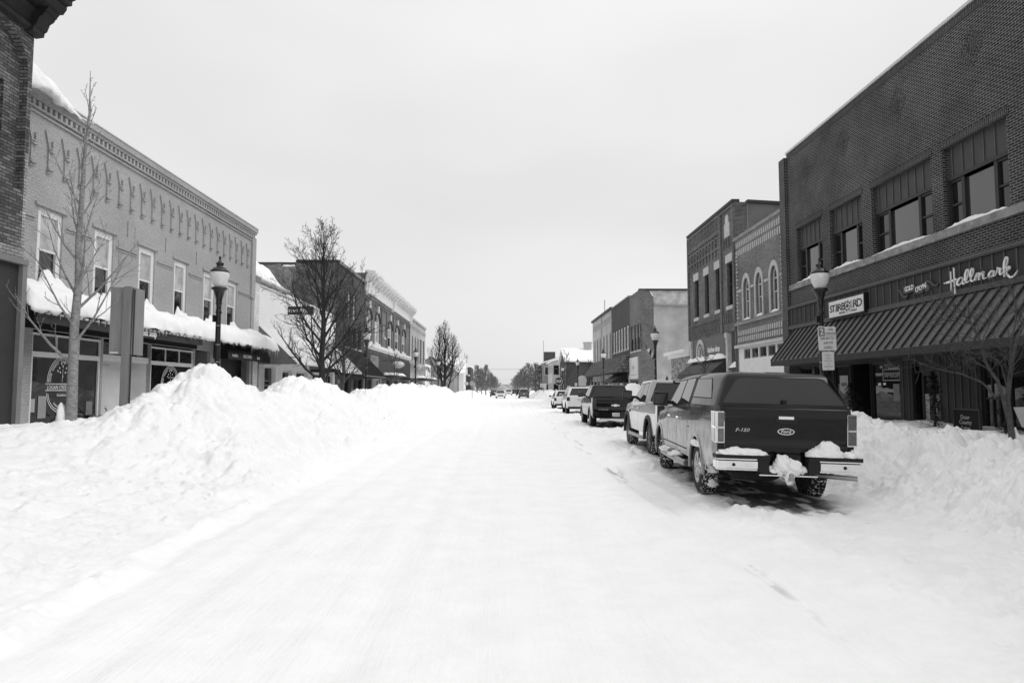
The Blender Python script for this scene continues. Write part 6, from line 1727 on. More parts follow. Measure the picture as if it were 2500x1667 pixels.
            rm.lathe([(wr * .62, fx), (wr * .62, fx + sg * .02), (wr * .55, fx + sg * .012), (wr * .55, fx - sg * .04)], (0, 0, 0), n=28, axis='x', cap=False)
            rm.lathe([(.001, fx + sg * .012), (wr * .16, fx + sg * .008), (wr * .18, fx - sg * .03)], (0, 0, 0), n=14, axis='x', cap=False)
            ns_ = sp.get('spokes', 6)
            for k in range(ns_):
                for dlt in (-.12, .12):
                    a = 2 * pi * k / ns_ + dlt; a2 = 2 * pi * k / ns_ + dlt * 1.25; w1, w2 = wr * .045, wr * .055
                    def sq(rad, w_, xx, aa): return [(xx, rad * cos(aa) - w_ * sin(aa), rad * sin(aa) + w_ * cos(aa)), (xx, rad * cos(aa) + w_ * sin(aa), rad * sin(aa) - w_ * cos(aa))]
                    b0, b1 = sq(wr * .13, w1, fx + sg * .004, a), sq(wr * .58, w2, fx + sg * .010, a2); c0_, c1_ = sq(wr * .13, w1, fx - sg * .03, a), sq(wr * .58, w2, fx - sg * .03, a2)
                    rm.hexa([c0_[0], c0_[1], c1_[1], c1_[0], b0[0], b0[1], b1[1], b1[0]])
            rm.lathe([(.001, fx - sg * .06), (wr * .56, fx - sg * .07)], (0, 0, 0), n=20, axis='x', cap=False, mi=1)
            rm.build('rim', [sp.get('rim', 'alloy'), 'void'], wo_)
            # flare lip round the arch
            if sp.get('flare'):
                fl = MB(); n = 16; rr = r + .0
                secs = []
                for k in range(n + 1):
                    a = pi * (k / n) * 1.10 - pi * .05; ca, sa = cos(a), sin(a); wv = W + sp['flare'][1]
                    secs.append([(sg * (W - .05), yc + rr * ca, zc + rr * sa), (sg * wv, yc + (rr - .012) * ca, zc + (rr - .012) * sa), (sg * wv, yc + (rr + sp['flare'][0] * .6) * ca, zc + (rr + sp['flare'][0] * .6) * sa), (sg * (W - .03), yc + (rr + sp['flare'][0]) * ca, zc + (rr + sp['flare'][0]) * sa)])
                fl.loft(secs); fl.build('wheel_arch', sp['flare'][2], R)
    # mirrors, handles
    if 'mirror' in sp:
        my, mz, ms, mt = sp['mirror']
        for sg in (-1, 1):
            m2 = MB(); x0 = sg * (W + .02)
            bm_ = [(x0 + sg * .02, my - .05, mz), (x0 + sg * (.02 + ms), my - .04, mz + .01), (x0 + sg * (.02 + ms), my + .09, mz + .03), (x0 + sg * .02, my + .11, mz + .0)]
            hh = ms * .95
            m2.hexa(bm_ + [(p[0] - sg * .015, p[1] + .01, p[2] + hh) for p in bm_]); m2.hexa([(sg * (W - .12), my, mz + .03), (x0 + sg * .05, my, mz + .03), (x0 + sg * .05, my + .08, mz + .03), (sg * (W - .12), my + .08, mz + .03), (sg * (W - .12), my, mz + .10), (x0 + sg * .05, my, mz + .10), (x0 + sg * .05, my + .08, mz + .10), (sg * (W - .12), my + .08, mz + .10)])
            mo = m2.build('mirror', mt, R)
            m3 = MB(); m3.quad((x0 + sg * .04, my - .053, mz + .03), (x0 + sg * ms, my - .046, mz + .04), (x0 + sg * ms, my - .036, mz + hh - .03), (x0 + sg * .04, my - .043, mz + hh - .03)); m3.build('mirror_glass', 'glass_car', mo)
    for (hy, hz) in sp.get('handles', ()):
        for sg in (-1, 1):
            m2 = MB(); m2.box(sg * (W * .985), sg * (W * .985 + .035), hy - .11, hy + .11, hz, hz + .035); m2.build('door_handle', sp.get('hmat', sp['paint']), R)
    for ya in sp.get('seams', ()):
        for sg in (-1, 1):
            m2 = MB(); V = []
            zb_, zt_ = zbot(ya) + .06, ztop(ya) - .01
            for t in range(9):
                z_ = lerp(zb_, zt_, t / 8); xx = wy(ya) * bulge(z_, ztop(ya)) + .002
                V += [(sg * xx, ya - .006, z_), (sg * xx, ya + .006, z_)]
            m2.add(V, [[2 * t, 2 * t + 1, 2 * t + 3, 2 * t + 2] for t in range(8)]); m2.build('door_seam', 'plastic', R)
    return R
def part(R, name, mat, fn):
    m_ = MB(); fn(m_); return m_.build(name, mat, R)
def bevbox(R, name, mat, x0, x1, y0, y1, z0, z1, b=.02, seg=2):
    bm = bmesh.new(); bmesh.ops.create_cube(bm, size=1.0)
    for v in bm.verts: v.co = ((x0 + x1) / 2 + v.co.x * (x1 - x0), (y0 + y1) / 2 + v.co.y * (y1 - y0), (z0 + z1) / 2 + v.co.z * (z1 - z0))
    bmesh.ops.bevel(bm, geom=list(bm.edges), offset=b, segments=seg, affect='EDGES')
    me = bpy.data.meshes.new(name); bm.to_mesh(me); bm.free(); me.materials.append(MAT[mat])
    o = bpy.data.objects.new(name, me); COL.objects.link(o); o.parent = R; OFF[o.name] = Vector((0, 0, 0)); return o

def box_lamp(R, name, x0, x1, y0, y1, z0, z1, mats, cut=.0):
    m_ = MB(); m_.hexa([(x0, y0, z0), (x1, y0, z0), (x1, y1, z0), (x0, y1, z0), (x0, y0, z1), (x1, y0, z1), (x1, y1, z1), (x0, y1, z1)])
    o = m_.build(name, mats[0], R)
    return o

# ---- nearest truck: black crew-cab pickup with a matching bed cap
W = .985
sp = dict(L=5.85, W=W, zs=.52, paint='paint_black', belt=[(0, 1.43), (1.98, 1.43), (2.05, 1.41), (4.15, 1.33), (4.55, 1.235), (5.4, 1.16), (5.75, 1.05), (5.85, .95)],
          arches=[(1.30, .44, .475), (4.98, .44, .475)], wr=.415, ww=.27, zr=.10, zf=.05, kr=.035, tr=.12, kf=.13, tf=.8, steer=12, tread=True, spokes=6, rim='alloy',
          flare=(.065, .012, 'paint_two'), mirror=(3.78, 1.33, .27, 'plastic'), handles=[(2.85, 1.13), (3.72, 1.13)], hmat='chrome', seams=[2.02, 2.98, 3.98],
          gh=[dict(name='cap', wb=.955, yb=(.05, 1.97), zb=(1.42, 1.42), yt=(.28, 1.99), zt=(1.925, 1.95), wt=(.76, .78), bev=.15,
                   win=[('rear_window', 'rear', [(.05, .09), (.95, .09), (.955, .16), (.90, .70), (.875, .80), (.83, .83), (.17, .83), (.125, .80), (.10, .70), (.045, .16)], 'glass_cap'),
                        ('side_window', 'left', [(.22, .22), (.92, .22), (.92, .78), (.40, .78)], 'glass_car'), ('side_window', 'right', [(.22, .22), (.92, .22), (.92, .78), (.40, .78)], 'glass_car')]),
              dict(name='cab', wb=.95, yb=(2.0, 4.45), zb=(1.38, 1.25), yt=(2.03, 3.72), zt=(1.935, 1.93), wt=(.765, .74), bev=.13,
                   win=[('side_window', 'left', [(.05, .07), (.40, .06), (.48, .84), (.08, .86)], 'glass_car'), ('side_window', 'right', [(.05, .07), (.40, .06), (.48, .84), (.08, .86)], 'glass_car'),
                        ('side_window', 'left', [(.45, .06), (.86, .06), (.87, .82), (.54, .84)], 'glass_car'), ('side_window', 'right', [(.45, .06), (.86, .06), (.87, .82), (.54, .84)], 'glass_car'),
                        ('windscreen', 'front', [(.06, .08), (.94, .08), (.92, .92), (.08, .92)], 'glass_car')])])
T1 = vehicle('pickup_truck', 'nearest parked black pickup truck with a black bed cap and snow on its chrome bumper', 'pickup truck', (3.98, 9.72, .01), 4.0, sp, roll=1.6)
def tailgate(R, W_, z0, z1, mat, y=-.022):
    def f(m_):
        hw = W_ - .165
        H_ = z1 - z0
        pr = [(0, .02), (0, y + .012), (.03, y - .006), (.09, y - .016), (.20, y - .016), (.23, y - .010), (.26, y + .004), (.34, y + .004), (.62, y - .002), (.66, y - .004), (.69, y - .020), (.72, y - .024), (.93, y - .020), (.97, y - .012), (1.0, y + .004), (1.0, .02)]
        n = 14; V = []
        for k in range(n + 1):
            xx = -hw + 2 * hw * k / n; e_ = .012 * (abs(xx) / hw) ** 4
            V += [(xx, yy + e_, z0 + t * H_) for t, yy in pr]
        m_.add(V, [[k * len(pr) + i, k * len(pr) + i + 1, (k + 1) * len(pr) + i + 1, (k + 1) * len(pr) + i] for k in range(n) for i in range(len(pr) - 1)], 0, True)
        m_.add(V[:len(pr)], [list(range(len(pr)))]); m_.add(V[-len(pr):], [list(range(len(pr)))[::-1]])
    return part(R, 'tailgate', mat, f)
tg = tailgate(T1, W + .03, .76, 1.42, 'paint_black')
part(tg, 'handle', 'plastic', lambda m_: m_.box(-.15, .15, -.050, -.030, 1.20, 1.31))
part(tg, 'handle_plate', 'chrome', lambda m_: m_.box(-.105, .105, -.056, -.051, 1.258, 1.298))
def oval(m_, cx, cz, a, b, y0, y1, n=28):
    P = [(cx + a * cos(2 * pi * k / n), y0, cz + b * sin(2 * pi * k / n)) for k in range(n)]
    m_.extrude(P, (0, y1 - y0, 0))
part(tg, 'emblem', 'chrome', lambda m_: oval(m_, 0, 1.085, .118, .047, -.040, -.014))
part(tg, 'emblem_field', 'sign_red', lambda m_: oval(m_, 0, 1.085, .106, .037, -.043, -.0395))
part(tg, 'emblem_lettering', 'letter_w', lambda m_: m_.text('Ford', .060, (0, -.0435, 1.067), (1, 0, 0), (0, 0, 1), ext=.002, shear=.25, bold=.008, sx=1.2))
part(tg, 'badge_lettering', 'alloy', lambda m_: m_.text('F-150', .068, (-.60, -.020, 1.07), (1, 0, 0), (0, 0, 1), ext=.006, shear=.3, bold=.014, sx=1.25))
part(tg, 'sticker', 'letter_w', lambda m_: (m_.box(-.72, -.50, -.031, -.028, .755, .815), m_.extrude([(-.80, -.031, .79), (-.76, -.031, .85), (-.745, -.031, .80), (-.70, -.031, .78), (-.75, -.031, .74)], (0, .003, 0))))
part(tg, 'sticker', 'letter_w', lambda m_: m_.box(.50, .74, -.031, -.028, .775, .805))
for sg in (-1, 1):
    x0, x1 = sorted((sg * (W - .135), sg * (W + .004)))
    o = part(T1, 'tail_light', 'chrome', lambda m_: m_.hexa([(x0, -.028, .90), (x1, -.012, .90), (x1, .17, .93), (x0, .17, .93), (x0, -.028, 1.345), (x1, -.012, 1.345), (x1, .22, 1.345), (x0, .22, 1.345)]))
    for zA, zB, mt in ((.915, 1.105, 'lens'), (1.13, 1.333, 'lens')):
        part(o, 'lens', mt, lambda m_: m_.hexa([(x0 + .014, -.033, zA), (x1 - .008 * (sg > 0), -.018, zA), (x1 + .004 * sg * (sg > 0), .15, zA + .02), (x0 + .012, .15, zA + .02), (x0 + .014, -.033, zB), (x1 - .008 * (sg > 0), -.018, zB), (x1 + .004 * sg * (sg > 0), .19, zB), (x0 + .012, .19, zB)]) if sg > 0 else
             m_.hexa([(x0 - .004, -.018, zA), (x1 - .014, -.033, zA), (x1 - .012, .15, zA + .02), (x0 - .004, .15, zA + .02), (x0 - .004, -.018, zB), (x1 - .014, -.033, zB), (x1 - .012, .19, zB), (x0 - .004, .19, zB)]))
    part(o, 'reversing_lens', 'lens_lt', lambda m_: m_.box(x0 + .02, x1 - .02, -.034, -.03, 1.107, 1.128))
# rear bumper: two chrome ends, black step pad and centre
def bump(m_):
    pass
for sg in (-1, 1):
    xs_ = sorted((sg * .40, sg * 1.0))
    o = bevbox(T1, 'bumper', 'chrome', xs_[0], xs_[1], -.17, .06, .535, .695, .03, 3)
    part(o, 'parking_sensor', 'plastic', lambda m_: m_.lathe([(.024, -.175), (.024, -.165)], (sg * .76, 0, .615), n=14, axis='y'))
    part(T1, 'bumper_step', 'plastic', lambda m_: m_.box(sg * .27 if sg > 0 else -1.0, 1.0 if sg > 0 else -.27, -.18, .06, .698, .75))
    part(T1, 'bumper_bracket', 'plastic', lambda m_: m_.hexa([(sg * .27, -.16, .49), (sg * .42, -.165, .52), (sg * .42, .05, .52), (sg * .27, .05, .49), (sg * .27, -.16, .70), (sg * .42, -.165, .70), (sg * .42, .05, .70), (sg * .27, .05, .70)]))
part(T1, 'bumper_centre', 'plastic', lambda m_: (m_.box(-.27, .27, -.14, .05, .49, .53), m_.box(-.27, .27, .0, .05, .52, .75)))
part(T1, 'bumper_trim', 'chrome', lambda m_: m_.box(-.40, .40, -.145, -.02, .47, .487))
part(T1, 'tow_hitch', 'steel', lambda m_: (m_.box(-.04, .04, -.26, .0, .42, .465), m_.lathe([(.03, .465), (.035, .50), (.02, .53), (.001, .535)], (0, -.26, 0), n=12)))
part(T1, 'spare_wheel', 'rubber', lambda m_: m_.lathe([(.001, -.09), (.30, -.09), (.37, -.05), (.37, .05), (.30, .09)], (-.28, .55, .44), n=24))
part(T1, 'exhaust', 'steel', lambda m_: m_.tube([(.40, .5, .46), (.55, .12, .47), (.74, -.03, .47), (.95, -.11, .465)], .034, n=12))
part(T1, 'cap_lamp', 'grey', lambda m_: m_.box(-.14, .14, .40, .47, 1.90, 1.938))
part(T1, 'cap_rail', 'plastic', lambda m_: (m_.box(-.93, .93, -.012, .05, 1.425, 1.447)))
part(T1, 'cap_latch', 'plastic', lambda m_: (m_.box(-.03, .03, .02, .08, 1.46, 1.53)))
for sg in (-1, 1):
    o = part(T1, 'running_board', 'steel', lambda m_: m_.tube([(sg * 1.0, 1.95, .40), (sg * 1.03, 2.1, .40), (sg * 1.03, 4.2, .40), (sg * 1.0, 4.35, .42)], .055, n=10, cap=True))
part(T1, 'side_moulding', 'plastic', lambda m_: [m_.box(sg * (W - .006) if sg > 0 else -(W + .004), (W + .004) if sg > 0 else -(W - .006), 2.05, 4.4, .63, .645) for sg in (-1, 1)])
part(T1, 'fuel_cap', 'plastic', lambda m_: m_.box(-W - .004, -W + .02, 1.88, 1.97, 1.02, 1.035))
part(T1, 'window_divider', 'plastic', lambda m_: m_.hexa([(-.912, 1.08, 1.53), (-.912, 1.14, 1.53), (-.87, 1.14, 1.53), (-.87, 1.08, 1.53), (-.805, 1.22, 1.80), (-.805, 1.28, 1.80), (-.76, 1.28, 1.80), (-.76, 1.22, 1.80)]))

# snow lying on it
Tm = Matrix.Translation((3.98, 9.72, .01)) @ Matrix.Rotation(-radians(4), 4, 'Z') @ Matrix.Rotation(radians(1.6), 4, 'Y')
def onT(x, y, z): return tuple(Tm @ Vector((x, y, z)))
def TT(s, o, z): return onT(s, -o, z)
heap('snow_clump', [(-.86, -.07, .755, .12, .10, .05), (-.70, -.09, .755, .17, .11, .085), (-.52, -.08, .755, .17, .11, .075), (-.37, -.08, .755, .11, .10, .055)], 'flat strip of snow on the left half of the black truck bumper', 51, .25, zfloor=.752, M4=Tm)
heap('snow_clump', [(.42, -.08, .755, .14, .10, .10), (.55, -.08, .755, .17, .11, .19), (.67, -.08, .755, .12, .10, .12)], 'rounded mound of snow on the right half of the black truck bumper', 52, .22, zfloor=.752, M4=Tm)
heap('snow_clump', [(.84, -.08, .755, .10, .10, .07), (.93, -.08, .755, .09, .10, .11)], 'small heap of snow on the right end of the black truck bumper', 53, .25, zfloor=.752, M4=Tm)
heap('snow_clump', [(-.14, -.08, .56, .11, .09, .07), (-.05, -.09, .60, .12, .10, .14), (.07, -.08, .58, .13, .10, .11), (.16, -.08, .55, .09, .09, .06), (.0, -.12, .50, .06, .06, .08)], 'big lump of snow filling the gap in the middle of the black truck bumper', 54, .35, M4=Tm)
blob('snow_clump', onT(.0, -.2, .46), (.06, .05, .10), 'small snow lump hanging on the tow hitch of the black truck', 3, 2.0)
blob('snow_clump', onT(-.80, 1.0, .50), (.13, .20, .14), 'packed snow stuck behind the left rear wheel of the black truck', 4, 2.0, amp=.4)
blob('snow_clump', onT(-1.02, 3.9, .47), (.10, .28, .06), 'lump of snow on the front of the truck running board', 5, .4, amp=.4)
blob('snow_clump', onT(-1.02, 2.9, .47), (.10, .24, .06), 'lump of snow on the rear of the truck running board', 6, .4, amp=.4)
blob('snow_clump', onT(-.80, .93, .22), (.09, .05, .07), 'snow packed on the tread of the left rear tyre of the black truck', 7, 2.0, amp=.5)
blob('snow_clump', onT(-.99, 1.25, .80), (.05, .22, .05), 'snow clinging on top of the left rear tyre of the black truck', 9, 2.0, amp=.4)

# ---- silver crew-cab pickup in front of it
W = 1.01
sp = dict(L=5.85, W=W, zs=.55, paint='paint_silver', belt=[(0, 1.38), (1.8, 1.38), (1.86, 1.36), (4.2, 1.32), (4.6, 1.28), (5.45, 1.20), (5.78, 1.05), (5.85, .95)],
          arches=[(1.28, .47, .50), (4.86, .47, .50)], wr=.43, ww=.28, zr=.10, zf=.05, kr=.02, kf=.13, tf=.8, tread=True, spokes=8, rim='alloy_dk', flare=(.09, .03, 'dkgrey'),
          mirror=(3.75, 1.40, .26, 'plastic'), handles=[(2.75, 1.16), (3.65, 1.16)], seams=[1.86, 2.9, 3.95],
          gh=[dict(name='cab', wb=.955, yb=(1.86, 4.45), zb=(1.33, 1.27), yt=(2.05, 3.62), zt=(1.95, 1.94), wt=(.76, .74), bev=.08,
                   win=[('rear_window', 'rear', [(.07, .08), (.93, .08), (.89, .84), (.11, .84)], 'glass_car'), ('windscreen', 'front', [(.06, .08), (.94, .08), (.92, .92), (.08, .92)], 'glass_car')] +
                   [('side_window', f, p, 'glass_car') for f in ('left', 'right') for p in ([(.08, .07), (.40, .06), (.46, .84), (.12, .86)], [(.44, .06), (.84, .06), (.85, .82), (.51, .84)])])])
T2 = vehicle('pickup_truck', 'silver crew-cab pickup truck parked between the capped truck and the dark pickup', 'pickup truck', (4.66, 16.25, -.02), 2.0, sp, roll=1.0)
tailgate(T2, W, .78, 1.36, 'paint_silver')
for sg in (-1, 1):
    x0, x1 = sorted((sg * (W - .19), sg * (W + .006)))
    o = part(T2, 'tail_light', 'lens_dk', lambda m_: m_.box(x0, x1, -.03, .20, .90, 1.30))
    part(o, 'reversing_lens', 'lens_lt', lambda m_: m_.box(x0 + .03, x1 - .03, -.034, -.031, .93, 1.0))
    bevbox(T2, 'bumper', 'plastic', *sorted((sg * .40, sg * 1.02)), -.16, .06, .50, .76, .03, 2)
    part(T2, 'running_board', 'steel', lambda m_: m_.tube([(sg * 1.0, 1.85, .42), (sg * 1.05, 2.0, .42), (sg * 1.05, 4.1, .42), (sg * 1.0, 4.25, .44)], .05, n=10, cap=True))
part(T2, 'bumper_centre', 'plastic', lambda m_: m_.box(-.42, .42, -.14, .05, .48, .74))
o = part(T2, 'brake_light', 'plastic', lambda m_: m_.box(-.20, .20, 1.99, 2.06, 1.88, 1.94)); part(o, 'lens', 'lens_lt', lambda m_: m_.box(-.16, .16, 1.982, 1.988, 1.892, 1.925))
part(T2, 'roof_aerial', 'plastic', lambda m_: m_.lathe([(.05, 0), (.03, .05), (.01, .12), (.001, .14)], (-.25, 2.6, 1.95), n=8))
part(T2, 'badge', 'plastic', lambda m_: m_.box(-W - .004, -W + .01, 4.28, 4.44, 1.02, 1.10))

# ---- dark pickup
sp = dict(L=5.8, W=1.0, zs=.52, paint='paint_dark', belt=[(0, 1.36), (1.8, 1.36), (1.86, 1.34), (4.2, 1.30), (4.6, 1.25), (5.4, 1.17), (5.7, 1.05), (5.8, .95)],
          arches=[(1.25, .44, .48), (4.85, .44, .48)], wr=.41, ww=.27, kr=.03, kf=.13, tf=.8, rim='alloy', flare=(.05, .008, 'paint_dark'), mirror=(3.7, 1.33, .24, 'paint_dark'), handles=[(2.7, 1.12), (3.6, 1.12)], seams=[1.86, 2.9, 3.9],
          gh=[dict(name='cab', wb=.95, yb=(1.86, 4.4), zb=(1.31, 1.25), yt=(2.05, 3.6), zt=(1.90, 1.89), wt=(.73, .71), bev=.08,
                   win=[('rear_window', 'rear', [(.06, .08), (.94, .08), (.90, .86), (.10, .86)], 'glass_car'), ('windscreen', 'front', [(.06, .08), (.94, .08), (.92, .92), (.08, .92)], 'glass_car')] +
                   [('side_window', f, p, 'glass_car') for f in ('left', 'right') for p in ([(.08, .07), (.40, .06), (.46, .84), (.12, .86)], [(.44, .06), (.84, .06), (.85, .82), (.51, .84)])])])
T3 = vehicle('pickup_truck', 'dark pickup truck with a bow-tie badge and a snowy bumper, third in the row', 'pickup truck', (4.85, 29.6, -.03), 1.0, sp, roll=.6)
tg = tailgate(T3, 1.0, .76, 1.34, 'paint_dark')
part(tg, 'emblem', 'letter_w', lambda m_: m_.extrude([(-.17, -.04, .99), (-.06, -.04, .99), (-.06, -.04, .965), (.06, -.04, .965), (.06, -.04, .99), (.19, -.04, .99), (.17, -.04, 1.045), (.06, -.04, 1.045), (.06, -.04, 1.07), (-.06, -.04, 1.07), (-.06, -.04, 1.045), (-.19, -.04, 1.045)], (0, .012, 0)))
part(tg, 'handle', 'plastic', lambda m_: m_.box(-.14, .14, -.05, -.032, 1.15, 1.25))
part(tg, 'badge_lettering', 'chrome', lambda m_: m_.text('SILVERADO', .085, (-.52, -.034, .80), (1, 0, 0), (0, 0, 1), ext=.005, bold=.012))
part(tg, 'badge_lettering', 'chrome', lambda m_: m_.text('4x4', .075, (.70, -.034, .80), (1, 0, 0), (0, 0, 1), ext=.005, bold=.012))
for sg in (-1, 1):
    x0, x1 = sorted((sg * .82, sg * 1.004)); part(T3, 'tail_light', 'lens_dk', lambda m_: m_.box(x0, x1, -.025, .2, .84, 1.32))
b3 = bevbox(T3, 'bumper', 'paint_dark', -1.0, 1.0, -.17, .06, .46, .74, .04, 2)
o = part(b3, 'number_plate', 'plate', lambda m_: m_.box(-.16, .16, -.178, -.172, .55, .70)); part(o, 'lettering', 'letter_k', lambda m_: m_.text('A1K20B', .08, (0, -.1785, .59), (1, 0, 0), (0, 0, 1), ext=.002))
part(T3, 'brake_light', 'lens_lt', lambda m_: m_.box(-.17, .17, 2.0, 2.06, 1.885, 1.91))
dec = part([c for c in T3.children if c.name.startswith('cab')][0], 'window_decal', 'letter_g', lambda m_: m_.text('A', .26, (-.05, 1.945, 1.58), (1, 0, 0), (0, .35, 1), ext=.004, shear=.4))

# ---- white sport utility
def suv(name, label, x, y, yaw, paint_, L_=4.8, W_=.95, H_=1.8, zs_=.5, wr_=.38, lamps='lens_dk', facing=1, rails=True, z=-.02, snowroof=False, cat='car', bz=1.05):
    sp = dict(L=L_, W=W_, zs=zs_ - .12, paint=paint_, belt=[(0, bz), (.1, bz + .03), (L_ * .62, bz), (L_ * .72, bz - .04), (L_ * .93, bz - .16), (L_ - .05, bz - .30), (L_, bz - .36)],
              arches=[(L_ * .20, wr_, wr_ * 1.16), (L_ * .79, wr_, wr_ * 1.16)], wr=wr_, ww=.24, kr=.06, tr=.4, kf=.16, tf=.7, zr=.02, flare=(.05, .006, 'plastic') if paint_ != 'paint_grey' else None, rim='alloy',
              mirror=(L_ * .66, bz - .02, .19, paint_ if paint_ == 'paint_white' else 'plastic'), handles=[(L_ * .36, bz - .15), (L_ * .56, bz - .15)], seams=[L_ * .46, L_ * .66],
              gh=[dict(name='cab', wb=W_ * .95, yb=(.04, L_ * .74), zb=(bz - .01, bz - .05), yt=(.34, L_ * .54), zt=(H_ - .02, H_ - .02), wt=(W_ * .74, W_ * .73), bev=.09,
                       win=[('rear_window', 'rear', [(.09, .18), (.91, .18), (.86, .84), (.14, .84)], 'glass_car'), ('windscreen', 'front', [(.06, .10), (.94, .10), (.92, .92), (.08, .92)], 'glass_car')] +
                       [('side_window', f, p, 'glass_car') for f in ('left', 'right') for p in ([(.10, .10), (.26, .10), (.28, .82), (.16, .80)], [(.30, .10), (.52, .10), (.55, .84), (.32, .84)], [(.56, .10), (.88, .10), (.84, .82), (.60, .84)])])])
    R = vehicle(name, label, cat, (x, y, z), yaw, sp)
    for sg in (-1, 1):
        x0, x1 = sorted((sg * (W_ * .76), sg * W_ * .99)); part(R, 'tail_light', lamps, lambda m_: m_.box(x0, x1, -.02, .2, bz - .28, bz - .04))
        x0, x1 = sorted((sg * W_ * .48, sg * W_ * .85)); part(R, 'headlight', 'lens_lt', lambda m_: m_.box(x0, x1, L_ - .25, L_ + .0, bz - .46, bz - .34))
        if rails: part(R, 'roof_rail', 'plastic' if paint_ != 'paint_white' else 'paint_white', lambda m_: m_.tube([(sg * W_ * .70, .5, H_ - .02), (sg * W_ * .70, .6, H_ + .04), (sg * W_ * .70, L_ * .48, H_ + .04), (sg * W_ * .70, L_ * .5, H_ - .02)], .022, n=6))
    bevbox(R, 'bumper', paint_, -W_ * .96, W_ * .96, -.10, .05, zs_ - .02, zs_ + .20, .04, 2)
    part(R, 'bumper_trim', 'plastic', lambda m_: m_.hexa([(-W_ * .8, -.09, zs_ - .16), (W_ * .8, -.09, zs_ - .16), (W_ * .8, .05, zs_ - .16), (-W_ * .8, .05, zs_ - .16), (-W_ * .92, -.10, zs_ - .02), (W_ * .92, -.10, zs_ - .02), (W_ * .92, .05, zs_ - .02), (-W_ * .92, .05, zs_ - .02)]))
    bevbox(R, 'front_bumper', paint_, -W_ * .86, W_ * .86, L_ - .12, L_ + .08, zs_ - .15, zs_ + .12, .04, 2)
    part(R, 'grille', 'plastic', lambda m_: (m_.box(-W_ * .5, W_ * .5, L_ + .03, L_ + .062, zs_ + .125, zs_ + .22), m_.box(-W_ * .55, W_ * .55, L_ + .081, L_ + .09, zs_ - .12, zs_ + .0)))
    part(R, 'number_plate', 'plate' if paint_ != 'paint_white' else 'ltgrey', lambda m_: m_.box(-.16, .16, -.026, -.02, bz - .30, bz - .15))
    if snowroof:
        m_ = MB(); m_.loft([[(xx * sc_, yy, H_ - .06 + hh) for xx, hh in ((-.66, 0), (-.6, .08), (-.3, .12), (.3, .12), (.6, .08), (.66, 0))] for yy, sc_ in ((.4, .9), (.6, 1), (L_ * .5, 1), (L_ * .54, .9))])
        part_ = m_.build('roof_snow', 'snow', R)
    return R
C4 = suv('parked_car', 'white sport utility with a dark rear window parked ahead of the dark pickup', 5.17, 45.5, .5, 'paint_white', 4.75, .95, 1.86, .55, .40, bz=1.20)
part(C4, 'lettering', 'grey', lambda m_: m_.text('4RUNNER', .10, (0, -.024, .99), (1, 0, 0), (0, 0, 1), ext=.004))
C5 = suv('parked_car', 'white hatchback with black lower trim, farthest of the parked row on the right', 5.10, 56.5, .5, 'paint_white', 4.45, .90, 1.62, .50, .35, bz=1.02)
C6 = suv('moving_car', 'grey sport utility with some snow on its roof driving away in the right lane', 3.75, 122, 0, 'paint_grey', 4.7, .95, 1.70, .50, .36, rails=False, snowroof=True, bz=1.05)
C7 = suv('moving_car', 'white sedan driving towards the camera far down the street', -.45, 128, 180, 'paint_white', 4.6, .90, 1.45, .45, .33, rails=False, bz=.95)
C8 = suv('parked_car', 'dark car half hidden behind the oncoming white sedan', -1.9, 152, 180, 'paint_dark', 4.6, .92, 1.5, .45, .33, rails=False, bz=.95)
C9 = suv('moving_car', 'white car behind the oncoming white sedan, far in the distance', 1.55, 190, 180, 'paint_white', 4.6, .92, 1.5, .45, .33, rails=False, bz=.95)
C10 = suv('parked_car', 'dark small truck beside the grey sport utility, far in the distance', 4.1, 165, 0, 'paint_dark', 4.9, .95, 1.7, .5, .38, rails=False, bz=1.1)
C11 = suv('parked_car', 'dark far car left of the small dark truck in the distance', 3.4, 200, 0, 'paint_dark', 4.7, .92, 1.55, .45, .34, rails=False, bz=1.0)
snow_lump('snow_clump', lambda s, o, z: (4.85 + s, 29.6 - o, z - .03), -.72, .72, flatb(.38), -.1, .12, lambda s, t: .06 + .05 * np.abs(np.sin(s * 4)), 'snow hanging under the bumper of the dark pickup with the bow-tie badge', 55, ds=.06, n_o=5, cat='snow', hang=.08)

